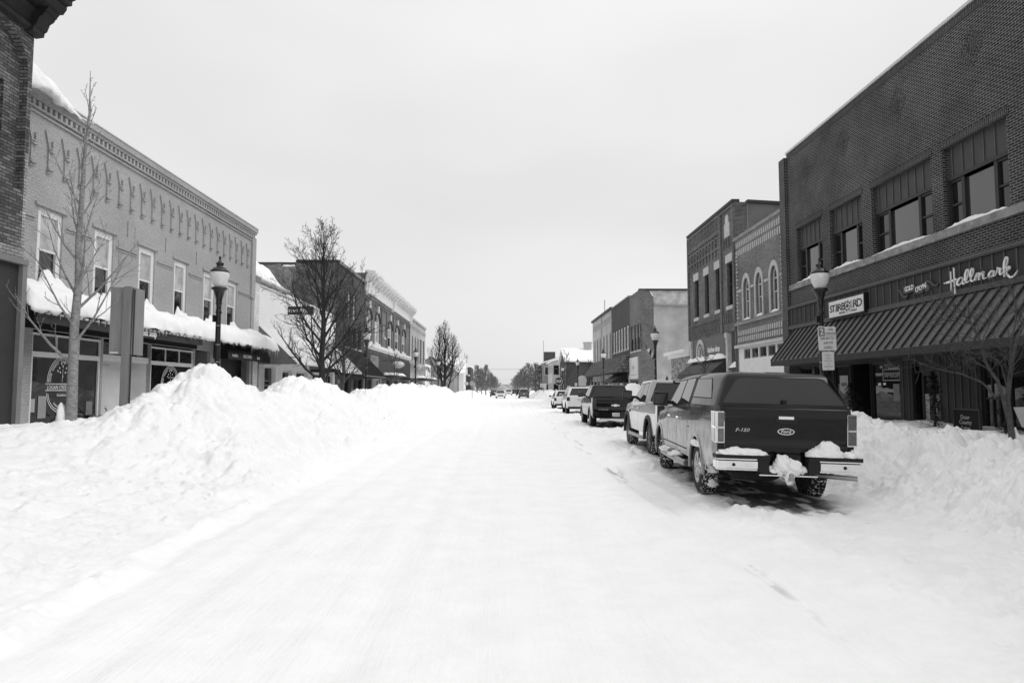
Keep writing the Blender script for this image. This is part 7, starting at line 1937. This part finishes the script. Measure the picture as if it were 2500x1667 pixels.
# =================================================================== STREET LAMPS, SIGNS, TREES, PLANTS
def make_lamp(x, y, label):
    z0 = 0.0
    R = root('street_lamp', label, 'street lamp', (x, y, z0), 'old-style street lamps along both kerbs')
    c = (x, y, z0)
    m_ = MB(); m_.lathe([(.21, 0), (.21, .12), (.17, .16), (.19, .3), (.16, .45), (.11, .6), (.085, .75), (.08, .9), (.068, 1.0), (.060, 3.55), (.075, 3.58), (.075, 3.62), (.062, 3.65), (.062, 3.78), (.085, 3.80), (.07, 3.84), (.075, 3.92), (.13, 4.12), (.15, 4.15), (.19, 4.17), (.19, 4.21), (.12, 4.23)], c, n=16)
    po = m_.build('post', 'iron', R)
    for zz in (2.35, 2.78, 3.25):
        m_ = MB(); m_.lathe([(.066, zz), (.066, zz + .022)], c, n=16, cap=False); m_.build('band', 'steel', po)
    m_ = MB(); m_.box(x - .09 - .04, x - .055, y - .05, y + .05, 3.36, 3.52); m_.build('junction_box', 'iron', po)
    m_ = MB(); m_.lathe([(.115, 4.225), (.145, 4.27), (.195, 4.38), (.222, 4.48), (.228, 4.55), (.215, 4.60)], c, n=20, cap=False); m_.build('globe', 'globe', R)
    m_ = MB(); m_.lathe([(.215, 4.59), (.228, 4.605), (.215, 4.645), (.17, 4.675), (.16, 4.70), (.10, 4.73), (.085, 4.74), (.08, 4.78), (.095, 4.82), (.095, 4.835), (.05, 4.85), (.042, 4.89), (.02, 4.915), (.02, 4.93), (.034, 4.955), (.03, 4.985), (.012, 5.01), (.001, 5.02)], c, n=20); m_.build('cap', 'iron', R)
    return R
LP = [(8.0, 17.0, 'street lamp carrying the parking sign beside the black truck'), (7.97, 35.6, 'street lamp with a limp flag in front of the stucco wall'), (8.25, 56, 'street lamp in front of the shingled pent roof on the right'),
      (8.1, 74, 'street lamp by the white round sign past the light painted block'), (8.4, 96, 'street lamp just right of the stop sign'), (8.3, 155, 'far right street lamp above the snow by the grey sport utility'),
      (-7.08, 17.0, 'street lamp rising behind the first tall snow heap, in front of the grey painted brick'), (-7.05, 35.3, 'street lamp between the tree and the ornate building'), (-6.95, 54.4, 'street lamp with a pale banner by the light painted left building'),
      (-7.0, 74, 'street lamp just left of the twin-trunked bare tree'), (-7.0, 107, 'far left street lamp right of the twin-trunked tree'), (-7.0, 140, 'small far left street lamp near the street clock')]
lamp0 = make_lamp(*LP[0])
for x, y, lb in LP[1:]:
    c = copy_tree(lamp0); c.location = (x, y, 0.0); c['label'] = lb; c.name = 'street_lamp'

# parking signs strapped to the nearest lamp
def plate_sign(name, label, x, y, zc, w_, h_, mat, fn, back='steel', tilt=0, edge=True):
    R = root(name, label, 'sign', (x, y, zc))
    bm = bmesh.new(); vs_ = []
    n = 5; r = min(w_, h_) * .09; P = []
    for cx, cz, a0 in ((w_ / 2 - r, h_ / 2 - r, 0), (-w_ / 2 + r, h_ / 2 - r, 90), (-w_ / 2 + r, -h_ / 2 + r, 180), (w_ / 2 - r, -h_ / 2 + r, 270)):
        for k in range(n + 1):
            a = radians(a0 + 90 * k / n); P.append((x + cx + r * cos(a), y, zc + cz + r * sin(a)))
    m_ = MB(); m_.extrude(P, (0, .006, 0)); pl = m_.build('plate', mat, R)
    if fn: fn(pl, x, y - .001, zc)
    if tilt: R.rotation_euler = (0, radians(tilt), 0)
    return R
X, Z = onx(2012, 0, 8.0)[0], 0
sy = 16.9
xA, zA = ony(2019.5, 826.5, sy); xB, zB = ony(2022.0, 881, sy)
def f1(pl, x, y, z):
    m_ = MB()
    m_.text('•HR', .085, (x + .095, y, z + .195), (1, 0, 0), (0, 0, 1), ext=.003, sx=.95); m_.text('PARKING', .078, (x + .095, y, z + .10), (1, 0, 0), (0, 0, 1), ext=.003, sx=.78)
    m_.text('9:00 AM TO', .085, (x, y, z - .025), (1, 0, 0), (0, 0, 1), ext=.003, sx=.78); m_.text('6:00 PM', .085, (x + .02, y, z - .135), (1, 0, 0), (0, 0, 1), ext=.003, sx=.85)
    m_.box(x - .20, x + .20, y - .003, y, z + .065, z + .07)
    for k in range(3): m_.box(x - .1, x + .12, y - .003, y, z - .205 - k * .022, z - .199 - k * .022)
    m_.lathe([(.012, -.004), (.012, 0)], (x + .02, y, z - .19), n=8, axis='y')
    m_.build('lettering', 'dkgrey', pl)
    m_ = MB(); m_.box(x - .205, x - .055, y - .004, y, z + .07, z + .28); bl = m_.build('numeral_block', 'midgrey', pl)
    m_ = MB(); m_.text('2', .21, (x - .13, y - .004, z + .10), (1, 0, 0), (0, 0, 1), ext=.003, bold=.01, sx=.85); m_.build('lettering', 'letter_w', bl)
plate_sign('parking_sign', 'white two-hour parking sign with a dark numeral block, on the nearest right lamp', xA, sy, zA, .45, .60, 'sign_w', f1, tilt=-1.5)
def f2(pl, x, y, z):
    m_ = MB()
    for k, t in enumerate(('PLEASE', 'WALK', 'BICYCLES', 'ON', 'SIDEWALKS')): m_.text(t, .052, (x, y, z + .125 - k * .070), (1, 0, 0), (0, 0, 1), ext=.003, sx=.8)
    for zz in (.195, -.195): m_.lathe([(.010, -.004), (.010, 0)], (x, y, z + zz), n=8, axis='y')
    m_.build('lettering', 'grey', pl)
plate_sign('bicycle_sign', 'small white sign asking to walk bicycles, below the parking sign', xB, sy, zB, .30, .46, 'sign_w', f2, tilt=-.8)

# limp flag on the second right lamp, banner on the left
def flag(name, label, pts, mats, y):
    m_ = MB(); n = len(pts)
    for k in range(n - 1):
        a, b = pts[k], pts[k + 1]
        m_.quad((a[0], y + .06 * sin(k * 2.0), a[1]), (a[2], y + .05 * sin(k * 1.6 + 1), a[3]), (b[2], y + .05 * sin(k * 1.6 + 2.6), b[3]), (b[0], y + .06 * sin(k * 2 + 2.0), b[1]), k % 2)
    c = np.mean(np.array(m_.v), axis=0)
    return tag(m_.build(name, mats, None, off=tuple(c)), label, 'flag')
y_ = 35.5
P = []
for a, b in (((1576, 837), (1577, 846)), ((1581, 852), (1579, 853)), ((1587, 850), (1584, 861)), ((1591, 856), (1589, 869)), ((1597, 866), (1591, 876)), ((1598, 876), (1594, 876))):
    p, q = ony(a[0], a[1], y_), ony(b[0], b[1], y_); P.append((p[0], p[1], q[0], q[1]))
flag('flag', 'limp striped flag hanging from the lamp by the grey stucco wall', P, ['dkgrey', 'sign_w'], y_)
y_ = 54.2; P = []
for a, b in (((1024, 888), (1028, 890)), ((1021, 900), (1027, 902)), ((1018, 914), (1025, 912)), ((1016, 924), (1023, 916))):
    p, q = ony(a[0], a[1], y_), ony(b[0], b[1], y_); P.append((p[0], p[1], q[0], q[1]))
flag('flag', 'pale furled banner hanging from the left lamp by the light painted building', P, ['sign_w', 'letter_g'], y_)

# stop sign and other far signs
st = root('stop_sign', 'octagonal dark stop sign on a post beyond the parked white cars', 'sign', (0, 0, 0))
Y_ = 80; x, z = ony(1363.5, 930.5, Y_)
r = .455 / cos(pi / 8)
m_ = MB(); m_.extrude([(x + r * cos(pi / 8 + k * pi / 4), Y_, z + r * sin(pi / 8 + k * pi / 4)) for k in range(8)], (0, .01, 0)); pl = m_.build('rim', 'letter_w', st)
r *= .93; m_ = MB(); m_.extrude([(x + r * cos(pi / 8 + k * pi / 4), Y_ - .006, z + r * sin(pi / 8 + k * pi / 4)) for k in range(8)], (0, .005, 0)); fc = m_.build('plate', 'sign_red', st)
m_ = MB(); m_.text('STOP', .40, (x, Y_ - .007, z - .145), (1, 0, 0), (0, 0, 1), ext=.004, bold=.02, sx=.72); m_.build('lettering', 'letter_w', fc)
m_ = MB(); m_.tube([(x, Y_ + .04, 0), (x, Y_ + .04, z + .5)], .035); m_.build('post', 'steel', st)
def round_sign(name, label, px, py, Y_, rad, face, post=True, fill=None, deco=None, hub=None):
    R = root(name, label, 'sign' if 'clock' not in name else 'clock', (0, 0, 0)); x, z = ony(px, py, Y_)
    m_ = MB(); m_.lathe([(.001, -.03), (rad, -.03), (rad, .03), (.001, .03)], (x, Y_, z), n=24, axis='y', smooth=False); pl = m_.build('plate', face, R)
    if hub:
        m_ = MB(); m_.lathe([(rad * .80, -.034), (rad, -.034), (rad, -.031), (rad * .80, -.031)], (x, Y_, z), n=24, axis='y', cap=False); m_.build('rim', 'iron', pl)
        m_ = MB(); m_.box(x - .02, x + .02, Y_ - .04, Y_ - .031, z - .02, z + rad * .6); m_.box(x - .02, x + rad * .4, Y_ - .04, Y_ - .031, z - .02, z + .02); m_.build('hands', 'letter_k', pl)
    if post: m_ = MB(); m_.tube([(x, Y_ + .05, 0), (x, Y_ + .05, z + (0 if hub else rad))], .05 if not hub else .09); m_.build('post', 'iron' if hub else 'grey', R)
    return R
round_sign('street_clock', 'round white street clock on a dark post, far left', 1139.5, 936, 118, .36, 'sign_w', hub=True)
round_sign('traffic_sign', 'back of a round grey traffic sign on a thin post stuck in the left bank', 1152.7, 936, 96, .36, 'letter_g')
rs = round_sign('restaurant_sign', 'round white shop sign on a post left of the shingled pent roof', 1421, 928, 88, .62, 'sign_w')
m_ = MB(); x, z = ony(1421, 928, 88); m_.box(x - .95, x + .5, 87.9, 87.95, z - .75, z - .35); m_.build('lower_board', 'sign_w', rs)
hw = root('route_sign', 'white route number signs on a post at the far right snow bank', 'sign', (0, 0, 0)); x, z = ony(1326.5, 941, 112)
m_ = MB(); m_.box(x - .52, x + .52, 112, 112.03, z - .3, z + .35); pl = m_.build('plate', 'sign_w', hw); m_ = MB(); m_.text('42', .34, (x - .2, 111.995, z - .16), (1, 0, 0), (0, 0, 1), ext=.004, sx=.8); m_.build('lettering', 'letter_k', pl)
m_ = MB(); m_.box(x + .12, x + .50, 112, 112.03, z - .78, z - .33); m_.build('plate', 'sign_w', hw); m_ = MB(); m_.tube([(x, 112.08, 0), (x, 112.08, z + .4)], .05); m_.build('post', 'grey', hw)
for k, (Y_, z0_, z1_, sag, lb) in enumerate(((112, 4.95, 5.0, .10, 'upper thin cable crossing high over the far street'), (230, 5.0, 5.2, .3, 'lower faint cable crossing over the far street'))):
    m_ = MB(); n = 16; m_.tube([(-9.0 + 19.5 * i / n, Y_, z0_ + (z1_ - z0_) * i / n - sag * 4 * (i / n) * (1 - i / n)) for i in range(n + 1)], .022 if k == 0 else .02, n=4)
    tag(m_.build('overhead_cable', 'midgrey', None, off=(0, Y_, z0_)), lb, 'cable')

# back of a grey wooden information board with two panels
ib = root('information_board', 'back of a grey two-panel board on a square post in the left snow bank', 'board', (0, 0, 0))
Yb = 12.4
def bp_(px, py, dy=0): x, z = ony(px, py, Yb + dy); return (x, Yb + dy, z)
m_ = MB()
a, b = bp_(305, 699), bp_(320, 1030); xp = (a[0] + b[0]) / 2
xl, _ = ony(296, 850, Yb); xr_, _ = ony(314, 850, Yb)
m_.box(xl, xr_, Yb, Yb + .09, .6, a[2]); m_.build('post', 'post', ib)
zt_, zb_ = ony(330, 701, Yb)[1], ony(330, 865, Yb)[1]
x0, _ = ony(274, 780, Yb + .05)
m_ = MB(); m_.hexa([(x0, Yb - .02, zb_), (xl - .003, Yb + .05, zb_), (xl - .003, Yb + .09, zb_), (x0, Yb + .02, zb_), (x0, Yb - .02, zt_), (xl - .003, Yb + .05, zt_), (xl - .003, Yb + .09, zt_), (x0, Yb + .02, zt_)])
pl = m_.build('panel', 'post', ib); m_ = MB(); m_.hexa([(x0 + .02, Yb - .024, zb_ + .02), (x0 + .16, Yb - .006, zb_ + .02), (x0 + .16, Yb - .003, zb_ + .02), (x0 + .02, Yb - .021, zb_ + .02), (x0 + .02, Yb - .024, zb_ + .045), (x0 + .16, Yb - .006, zb_ + .045), (x0 + .16, Yb - .003, zb_ + .045), (x0 + .02, Yb - .021, zb_ + .045)]); m_.build('maker_label', 'sign_w', pl)
x1, _ = ony(357, 780, Yb + .5)
m_ = MB(); m_.hexa([(xr_ + .012, Yb + .05, zb_), (x1, Yb + .42, zb_), (x1 - .03, Yb + .46, zb_), (xr_ + .0, Yb + .09, zb_), (xr_ + .025, Yb + .05, zt_), (x1, Yb + .42, zt_), (x1 - .03, Yb + .46, zt_), (xr_, Yb + .09, zt_)]); pl = m_.build('panel', 'post', ib)
m_ = MB(); m_.tube([(xr_ + .05, Yb + .045, zb_), (xr_ + .05, Yb + .045, zt_ - .03)], .014); m_.tube([(xr_ + .035, Yb + .02, .8), (xr_ + .035, Yb + .02, zb_)], .016); m_.build('hinge_pipe', 'dkgrey', ib)

# ------------------------------------------------------------------ bare trees
def tree(name, label, base, Ht, r0, seed, mat, nl=26, z_lo=.2, spread=None, ang=(65, 22), levels=3, twig=.006, jit=.10, lean=(0, 0), sub=6, spur=False, lr=.52, upc=.35, sides=(7, 4, 3, 3), fork=None, cat='tree', group=None, whip=1.0):
    rnd = random.Random(seed); rg = rnd.uniform
    R = root(name, label, cat, base, group)
    tr, cr = MB(), MB()
    B = Vector(base)
    def curve(p, d, L_, n, jit_, up):
        P = [p.copy()]; dd = d.normalized()
        for k in range(n):
            dd = (dd + Vector((rg(-1, 1), rg(-1, 1), rg(-1, 1))) * jit_ + Vector((0, 0, up / n))).normalized()
            P.append(P[-1] + dd * (L_ / n))
        return P
    def rot(d, a, az):
        d = d.normalized(); o = d.orthogonal().normalized(); o = Matrix.Rotation(az, 3, d) @ o
        return (d * cos(a) + o * sin(a)).normalized()
    def grow(p, d, L_, r, lev, mb_):
        n = max(3, int(4 - lev * .4)) if lev < 3 else 2
        P = curve(p, d, L_, n, jit * (1 + .4 * lev), upc * (1.0 if lev < 2 else .6))
        rr = [max(twig, r * (1 - .78 * k / n)) for k in range(n + 1)]
        mb_.tube(P, rr, n=sides[min(lev, 3)])
        if spur and lev >= 1:
            for k in range(int(L_ / .07)):
                t = rg(.1, 1); i = min(n - 1, int(t * n)); q = P[i].lerp(P[i + 1], t * n - i)
                mb_.tube([q, q + Vector((rg(-1, 1), rg(-1, 1), rg(-.3, 1))).normalized() * rg(.012, .03)], [twig * 1.0, twig * .5], n=3)
        if lev >= levels: return
        ns = max(2, int(sub * (1 if lev == 1 else .75) * min(1.4, .5 + L_ / (Ht * .22))))
        for k in range(ns):
            t = .18 + .80 * (k + rg(.1, .9)) / ns; i = min(n - 1, int(t * n)); q = P[i].lerp(P[i + 1], t * n - i)
            dd = (P[i + 1] - P[i]).normalized()
            grow(q, rot(dd, radians(rg(28, 52)), rg(0, 2 * pi)), L_ * (1 - .55 * t) * rg(.38, .62), max(twig, r * (1 - .7 * t) * .55), lev + 1, mb_)
    leaders = fork or [(0, 0, 1.0, 1.0)]
    for (fx, fy, fh, fr_) in leaders:
        n = 9; P = []
        for k in range(n + 1):
            t = k / n
            P.append(B + Vector((lean[0] * t * Ht + fx * min(1, t * 2.2) + rg(-1, 1) * .012 * Ht * .3 * (t > 0), lean[1] * t * Ht + fy * min(1, t * 2.2) + rg(-1, 1) * .012 * Ht * .3 * (t > 0), Ht * fh * t)))
        rr = [max(twig * 1.2, r0 * fr_ * ((1 - t) ** .8) * (1.25 if t == 0 else 1)) for t in [k / n for k in range(n + 1)]]
        tr.tube(P, rr, n=9)
        az = rg(0, 6.28)
        for k in range(nl):
            t = z_lo + (.97 - z_lo) * ((k + rg(0, .8)) / nl); i = min(n - 1, int(t * n)); q = P[i].lerp(P[i + 1], t * n - i)
            u = (t - z_lo) / (1 - z_lo); az += 2.4 + rg(-.4, .4)
            L_ = (spread(u) if spread else Ht * .35 * (1 - u) + .2) * rg(.8, 1.12)
            a = radians(lerp(ang[0], ang[1], u) + rg(-8, 8))
            grow(q, Vector((sin(a) * cos(az), sin(a) * sin(az), cos(a))), L_, max(twig * 1.3, rr[i] * lr), 1, cr)
    t_ = tr.build('trunk', mat, R); cr.build('crown', mat, R)
    return R
gz = ground_z(-7.55, 11.9)
x, z = ony(170, 1024, 11.7)
tree('young_tree', 'slender pale-barked young bare tree in front of the soap shop window', (x, 11.7, .5), 7.25 - .5, .098, 11, 'bark_pale', lr=.36, nl=24, z_lo=.235, spread=lambda u: 1.55 * (1 - u) ** 1.15 + .28, ang=(52, 16), levels=3, twig=.0034, lean=(.012, 0), sub=4, spur=True, upc=.55, jit=.09)
blob('snow_clump', (x - .10, 11.62, 1.18), (.075, .08, .27), 'snow plastered against the foot of the pale young tree', 12, 1.2, amp=.25)
x, z = ony(786, 905, 27.5)
tree('street_tree', 'large dark bare tree with a broad pointed crown in front of the white shop', (x, 27.5, .4), 7.8, .155, 5, 'bark_dark', nl=34, z_lo=.17, spread=lambda u: 2.75 * (1 - u) ** .75 * (.75 + .5 * min(1, u * 4)) + .35, ang=(58, 16), levels=4, twig=.0040, sub=8, upc=.55, jit=.14, lr=.44)
x, z = ony(838, 905, 33)
tree('street_tree', 'second dark bare tree just behind and right of the large one', (x, 33, .4), 6.2, .10, 8, 'bark_mid', nl=22, z_lo=.2, spread=lambda u: 2.0 * (1 - u) ** .8 + .3, ang=(52, 18), levels=4, twig=.0050, sub=7, upc=.45, jit=.13)
x, z = ony(1086, 940, 85)
tree('twin_tree', 'tall bare tree with several dark stems beyond the light painted left building', (x, 85, .3), 9.6, .20, 9, 'bark_dark', nl=24, z_lo=.22, spread=lambda u: 3.1 * (1 - u) ** .7 + .4, ang=(52, 18), levels=3, twig=.0115, sub=6, upc=.75, jit=.07, fork=[(0, 0, 1.0, 1.0), (-.75, .1, .95, .75), (.95, -.2, .82, .6)], sides=(6, 4, 3, 3))
x, z = ony(2471, 1077, 11.3)
gz = ground_z(x, 11.3)
RT = root('small_tree', 'low multi-stemmed bare tree standing in the snow before the metal awning', 'tree', (x, 11.3, gz - .2))
def hand_tree(R, base, limbs, mat, twig, seed, levels=2, sub=5, D=11.3):
    rnd = random.Random(seed); rg = rnd.uniform
    tr, cr = MB(), MB()
    def pt(px, py, dy): xx, zz = ony(px, py, D + dy); return Vector((xx, D + dy, zz))
    def grow(p, d, L_, r, lev):
        n = 3; P = [p.copy()]; dd = d.normalized()
        for k in range(n):
            dd = (dd + Vector((rg(-1, 1), rg(-1, 1), rg(-1, 1))) * .22 + Vector((0, 0, .06))).normalized(); P.append(P[-1] + dd * (L_ / n))
        cr.tube(P, [max(twig, r * (1 - .7 * k / n)) for k in range(n + 1)], n=3)
        if lev >= levels: return
        for k in range(sub):
            t = rg(.25, 1); i = min(n - 1, int(t * n)); q = P[i].lerp(P[i + 1], t * n - i)
            o = dd.orthogonal().normalized(); o = Matrix.Rotation(rg(0, 6.28), 3, dd) @ o; a = radians(rg(30, 65))
            grow(q, dd * cos(a) + o * sin(a), L_ * rg(.35, .6), r * .55, lev + 1)
    for k, (pts, r0, r1, tw) in enumerate(limbs):
        P = [pt(*p) for p in pts]; n = len(P)
        rr = [lerp(r0, r1, i / (n - 1)) for i in range(n)]
        (tr if k < 2 else cr).tube(P, rr, n=7)
        for j in range(tw):
            t = rg(.35, 1); i = min(n - 2, int(t * (n - 1))); q = P[i].lerp(P[i + 1], t * (n - 1) - i); dd = (P[i + 1] - P[i]).normalized()
            o = dd.orthogonal().normalized(); o = Matrix.Rotation(rg(0, 6.28), 3, dd) @ o; a = radians(rg(25, 60))
            grow(q, dd * cos(a) + o * sin(a) + Vector((0, 0, .15)), rg(.28, .62), r1 * .8, 0)
    tr.build('trunk', mat, R); cr.build('crown', mat, R)
hand_tree(RT, None, [
    ([(2473, 1110, 0), (2470, 1060, 0), (2464, 1010, 0), (2460, 980, 0), (2463, 945, 0), (2468, 905, 0.02), (2472, 880, .03), (2478, 850, .05), (2486, 820, .08), (2500, 790, .1), (2520, 750, .15), (2545, 700, .2)], .052, .014, 12),
    ([(2464, 1030, 0), (2452, 985, -.03), (2446, 960, -.05), (2436, 930, -.08), (2418, 905, -.12), (2404, 880, -.15), (2398, 850, -.18), (2388, 820, -.22), (2370, 790, -.25), (2350, 765, -.3), (2330, 745, -.33)], .034, .010, 16),
    ([(2444, 955, -.05), (2430, 970, -.0), (2410, 945, .1), (2395, 932, .15), (2370, 922, .2), (2345, 912, .25), (2315, 907, .3), (2275, 897, .35), (2240, 885, .4)], .024, .006, 12),
    ([(2418, 905, -.12), (2407, 897, -.1), (2385, 885, -.05), (2370, 870, 0), (2357, 855, .05)], .014, .007, 5),
    ([(2398, 850, -.18), (2402, 820, -.15), (2412, 800, -.1), (2425, 770, -.05), (2440, 740, 0)], .012, .005, 8),
    ([(2460, 950, 0), (2452, 920, .05), (2446, 895, .1), (2436, 880, .12), (2415, 870, .15), (2395, 850, .2)], .014, .006, 7),
    ([(2468, 905, .02), (2466, 870, .1), (2470, 830, .15), (2478, 790, .2), (2482, 750, .2), (2470, 710, .25), (2455, 670, .3)], .020, .006, 12),
    ([(2463, 880, 0), (2450, 870, -.1), (2432, 858, -.15)], .010, .005, 4),
    ([(2370, 790, -.25), (2345, 790, -.3), (2310, 775, -.35), (2280, 760, -.4)], .009, .004, 6),
    ([(2388, 820, -.22), (2378, 828, -.3), (2352, 815, -.35), (2320, 805, -.4)], .009, .004, 6)], 'bark_mid', .0042, 21, levels=1, sub=5)
x_, z_ = ony(2481, 1060, 11.32); blob('snow_clump', (x_, 11.32, z_ - .08), (.06, .07, .17), 'snow stuck to the right side of the low multi-stemmed tree', 13, 1.0)
def mini_tree(label, px, py, Y_, H_, seed, mat='bark_mid', sp_=1.2, twig=.01, nl=12, name='small_tree', r=.05, levels=2):
    x, z = ony(px, py, Y_); return tree(name, label, (x, Y_, .3), H_, r, seed, mat, nl=nl, z_lo=.18, spread=lambda u: sp_ * (1 - u * .6), ang=(50, 22), levels=levels, twig=twig, sub=5, upc=.3, jit=.14, sides=(5, 4, 3, 3))
mini_tree('small bare tree in front of the kitchen shop awning', 1722, 930, 33, 3.0, 31, sp_=1.3, nl=14)
mini_tree('small bare tree under the oval sign on the left', 962, 945, 46, 3.6, 32, sp_=1.4, twig=.012, nl=14)
mini_tree('small spreading bare tree beside the low white house on the left', 1052, 940, 72, 3.8, 33, sp_=1.7, twig=.016)
mini_tree('bare bushy tree in front of the dark brick house beyond the stop sign', 1384, 930, 100, 6.5, 34, 'bark_dark', 2.2, .022, 18)
mini_tree('bare tree beside the shingled pent roof on the right', 1440, 930, 94, 5.0, 35, 'bark_dark', 1.8, .022, 18)
FT = [(1290, 170, 10.5, 'dark bare tree behind the far right lamp', 2.6), (1308, 150, 9.5, 'bare tree next to the dormer building on the right', 2.4), (1276, 210, 10.0, 'rounded far bare tree on the right', 3.2), (1268, 260, 9.5, 'farthest bare tree on the right', 3.4), (1262, 320, 9.5, 'hazy bare tree at the far right end of the street', 3.6),
      (1186, 190, 11.0, 'pointed far bare tree on the left', 2.4), (1176, 230, 11, 'grey bare tree behind the far left lamp', 2.8), (1199, 270, 10.0, 'rounded far bare tree on the left', 3.2), (1207, 330, 9.5, 'hazy bare tree at the far left end of the street', 3.4), (1165, 165, 9.5, 'bare tree beside the dark flat-fronted building', 2.2), (1318, 135, 8.0, 'bare tree left of the white corner house', 2.0)]
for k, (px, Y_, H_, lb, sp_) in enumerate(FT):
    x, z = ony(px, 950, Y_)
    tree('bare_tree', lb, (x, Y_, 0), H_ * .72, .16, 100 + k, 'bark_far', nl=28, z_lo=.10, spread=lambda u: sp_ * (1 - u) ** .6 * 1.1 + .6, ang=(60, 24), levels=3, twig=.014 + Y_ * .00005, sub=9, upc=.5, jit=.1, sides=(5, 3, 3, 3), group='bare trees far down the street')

# ------------------------------------------------------------------ plants, boards by the shops
def conifer(name, label, c, h, r, seed, n=900, mat='evergreen', ss=.05, snow=0):
    rnd = random.Random(seed); R = root(name, label, 'plant', c)
    m_ = MB()
    for k in range(n):
        t = rnd.random() ** .8; a = rnd.uniform(0, 6.283); rr = r * (1 - t) ** .8 * (0.55 + .45 * sin(a * 5 + t * 19)) * rnd.uniform(.35, 1.05) + .03
        p = Vector((c[0] + rr * cos(a), c[1] + rr * sin(a), c[2] + h * t + .05)); d = Vector((cos(a), sin(a), rnd.uniform(-.5, .5))); u = d.cross(Vector((0, 0, 1))).normalized()
        s_ = ss * rnd.uniform(.6, 1.5)
        m_.add([tuple(p - d * s_), tuple(p + u * s_ * .35), tuple(p + d * s_ * 1.3), tuple(p - u * s_ * .35)], [[0, 1, 2, 3]])
    m_.build('foliage', mat, R); m_ = MB(); m_.tube([c, (c[0], c[1], c[2] + h * .8)], [.04, .01]); m_.build('trunk', 'bark_mid', R)
    return R
def cx(px, X_): return onx(px, 1000, X_)[0]
conifer('dwarf_spruce', 'dark dwarf spruce in front of the glass shop door under the metal awning', (11.3, cx(2282, 11.3), .35), 1.75, .62, 41, 1500)
conifer('dwarf_spruce', 'dark bushy evergreen by the pennant window behind the black truck', (11.4, cx(2078, 11.4), .3), 1.55, .95, 42, 1500)
conifer('dwarf_spruce', 'dark evergreen at the foot of the low multi-stemmed tree', (11.2, cx(2452, 11.2), .3), 1.2, .65, 43, 1000)
def dry(label, X_, px, seed, n=70):
    c = (X_, onx(px, 1000, X_)[0], .55); rnd = random.Random(seed); R = root('dried_plant', label, 'plant', c); m_ = MB()
    for k in range(n):
        a = rnd.uniform(0, 6.28); L_ = rnd.uniform(.25, .8); d = Vector((cos(a) * .5, sin(a) * .5, rnd.uniform(.4, 1.2))).normalized(); p = Vector(c) + Vector((rnd.uniform(-.2, .2), rnd.uniform(-.35, .35), 0)); q = p + d * L_
        m_.tube([p, p.lerp(q, .5) + Vector((0, 0, .04)), q], .004, n=3)
        for j in range(3):
            w_ = p.lerp(q, rnd.uniform(.4, 1)); u = Vector((rnd.uniform(-1, 1), rnd.uniform(-1, 1), rnd.uniform(-1, .3))).normalized(); v = u.orthogonal().normalized(); s_ = rnd.uniform(.03, .08)
            m_.add([tuple(w_ - u * s_), tuple(w_ + v * s_ * .4), tuple(w_ + u * s_), tuple(w_ - v * s_ * .4)], [[0, 1, 2, 3]])
    m_.build('stems', 'dryleaf', R)
dry('dried plant poking from the snow right of the first soap shop window', -10.2, 262, 51)
dry('dried leafy plant behind the grey board post', -10.2, 325, 52, 110)
cb_ = root('chalkboard', 'dark chalkboard with chalk lettering on the snowy walk under the awning', 'board', (0, 0, 0))
Xc = 11.5; ya, zT = onx(2330, 1000, Xc); yb, zB = onx(2393, 1062, Xc)
m_ = MB(FR(Xc)); m_.box(yb, ya, -.03, 0, .3, zT); bo_ = m_.build('board', 'void', cb_)
m_ = MB(FR(Xc)); m_.box(yb - .03, ya + .03, -.035, .02, zT, zT + .04); m_.box(yb - .035, yb - .002, -.035, .02, .3, zT); m_.box(ya + .002, ya + .035, -.035, .02, .3, zT); m_.build('frame', 'dkgrey', cb_)
m_ = MB(FR(Xc))
for k, t in enumerate(('Door', 'County', 'T-shirts', 'Souvenirs')): m_.text(t, .15 if k < 2 else .105, FR(Xc)((ya + yb) / 2 + .05, .002, zT - .22 - k * .125), (0, -1, 0), (0, 0, 1), ext=.003)
m_.build('lettering', 'letter_g', bo_)
ps = root('poster_board', 'pale leaning poster board at the right edge under the metal awning', 'board', (0, 0, 0))
Xp = 11.2; P = [onx(a, b, Xp) for a, b in ((2477, 994), (2530, 992), (2530, 1052), (2498, 1042))]
m_ = MB(FR(Xp)); m_.extrude([(p[0], 0, p[1]) for p in P], (0, .03, 0)); m_.build('panel', 'letter_g', ps)
m_ = MB(FR(Xp)); m_.tube([(P[2][0] + .3, -.05, .3), (P[2][0] + .1, -.02, P[2][1] + .4)], .015); m_.build('leg', 'iron', ps)
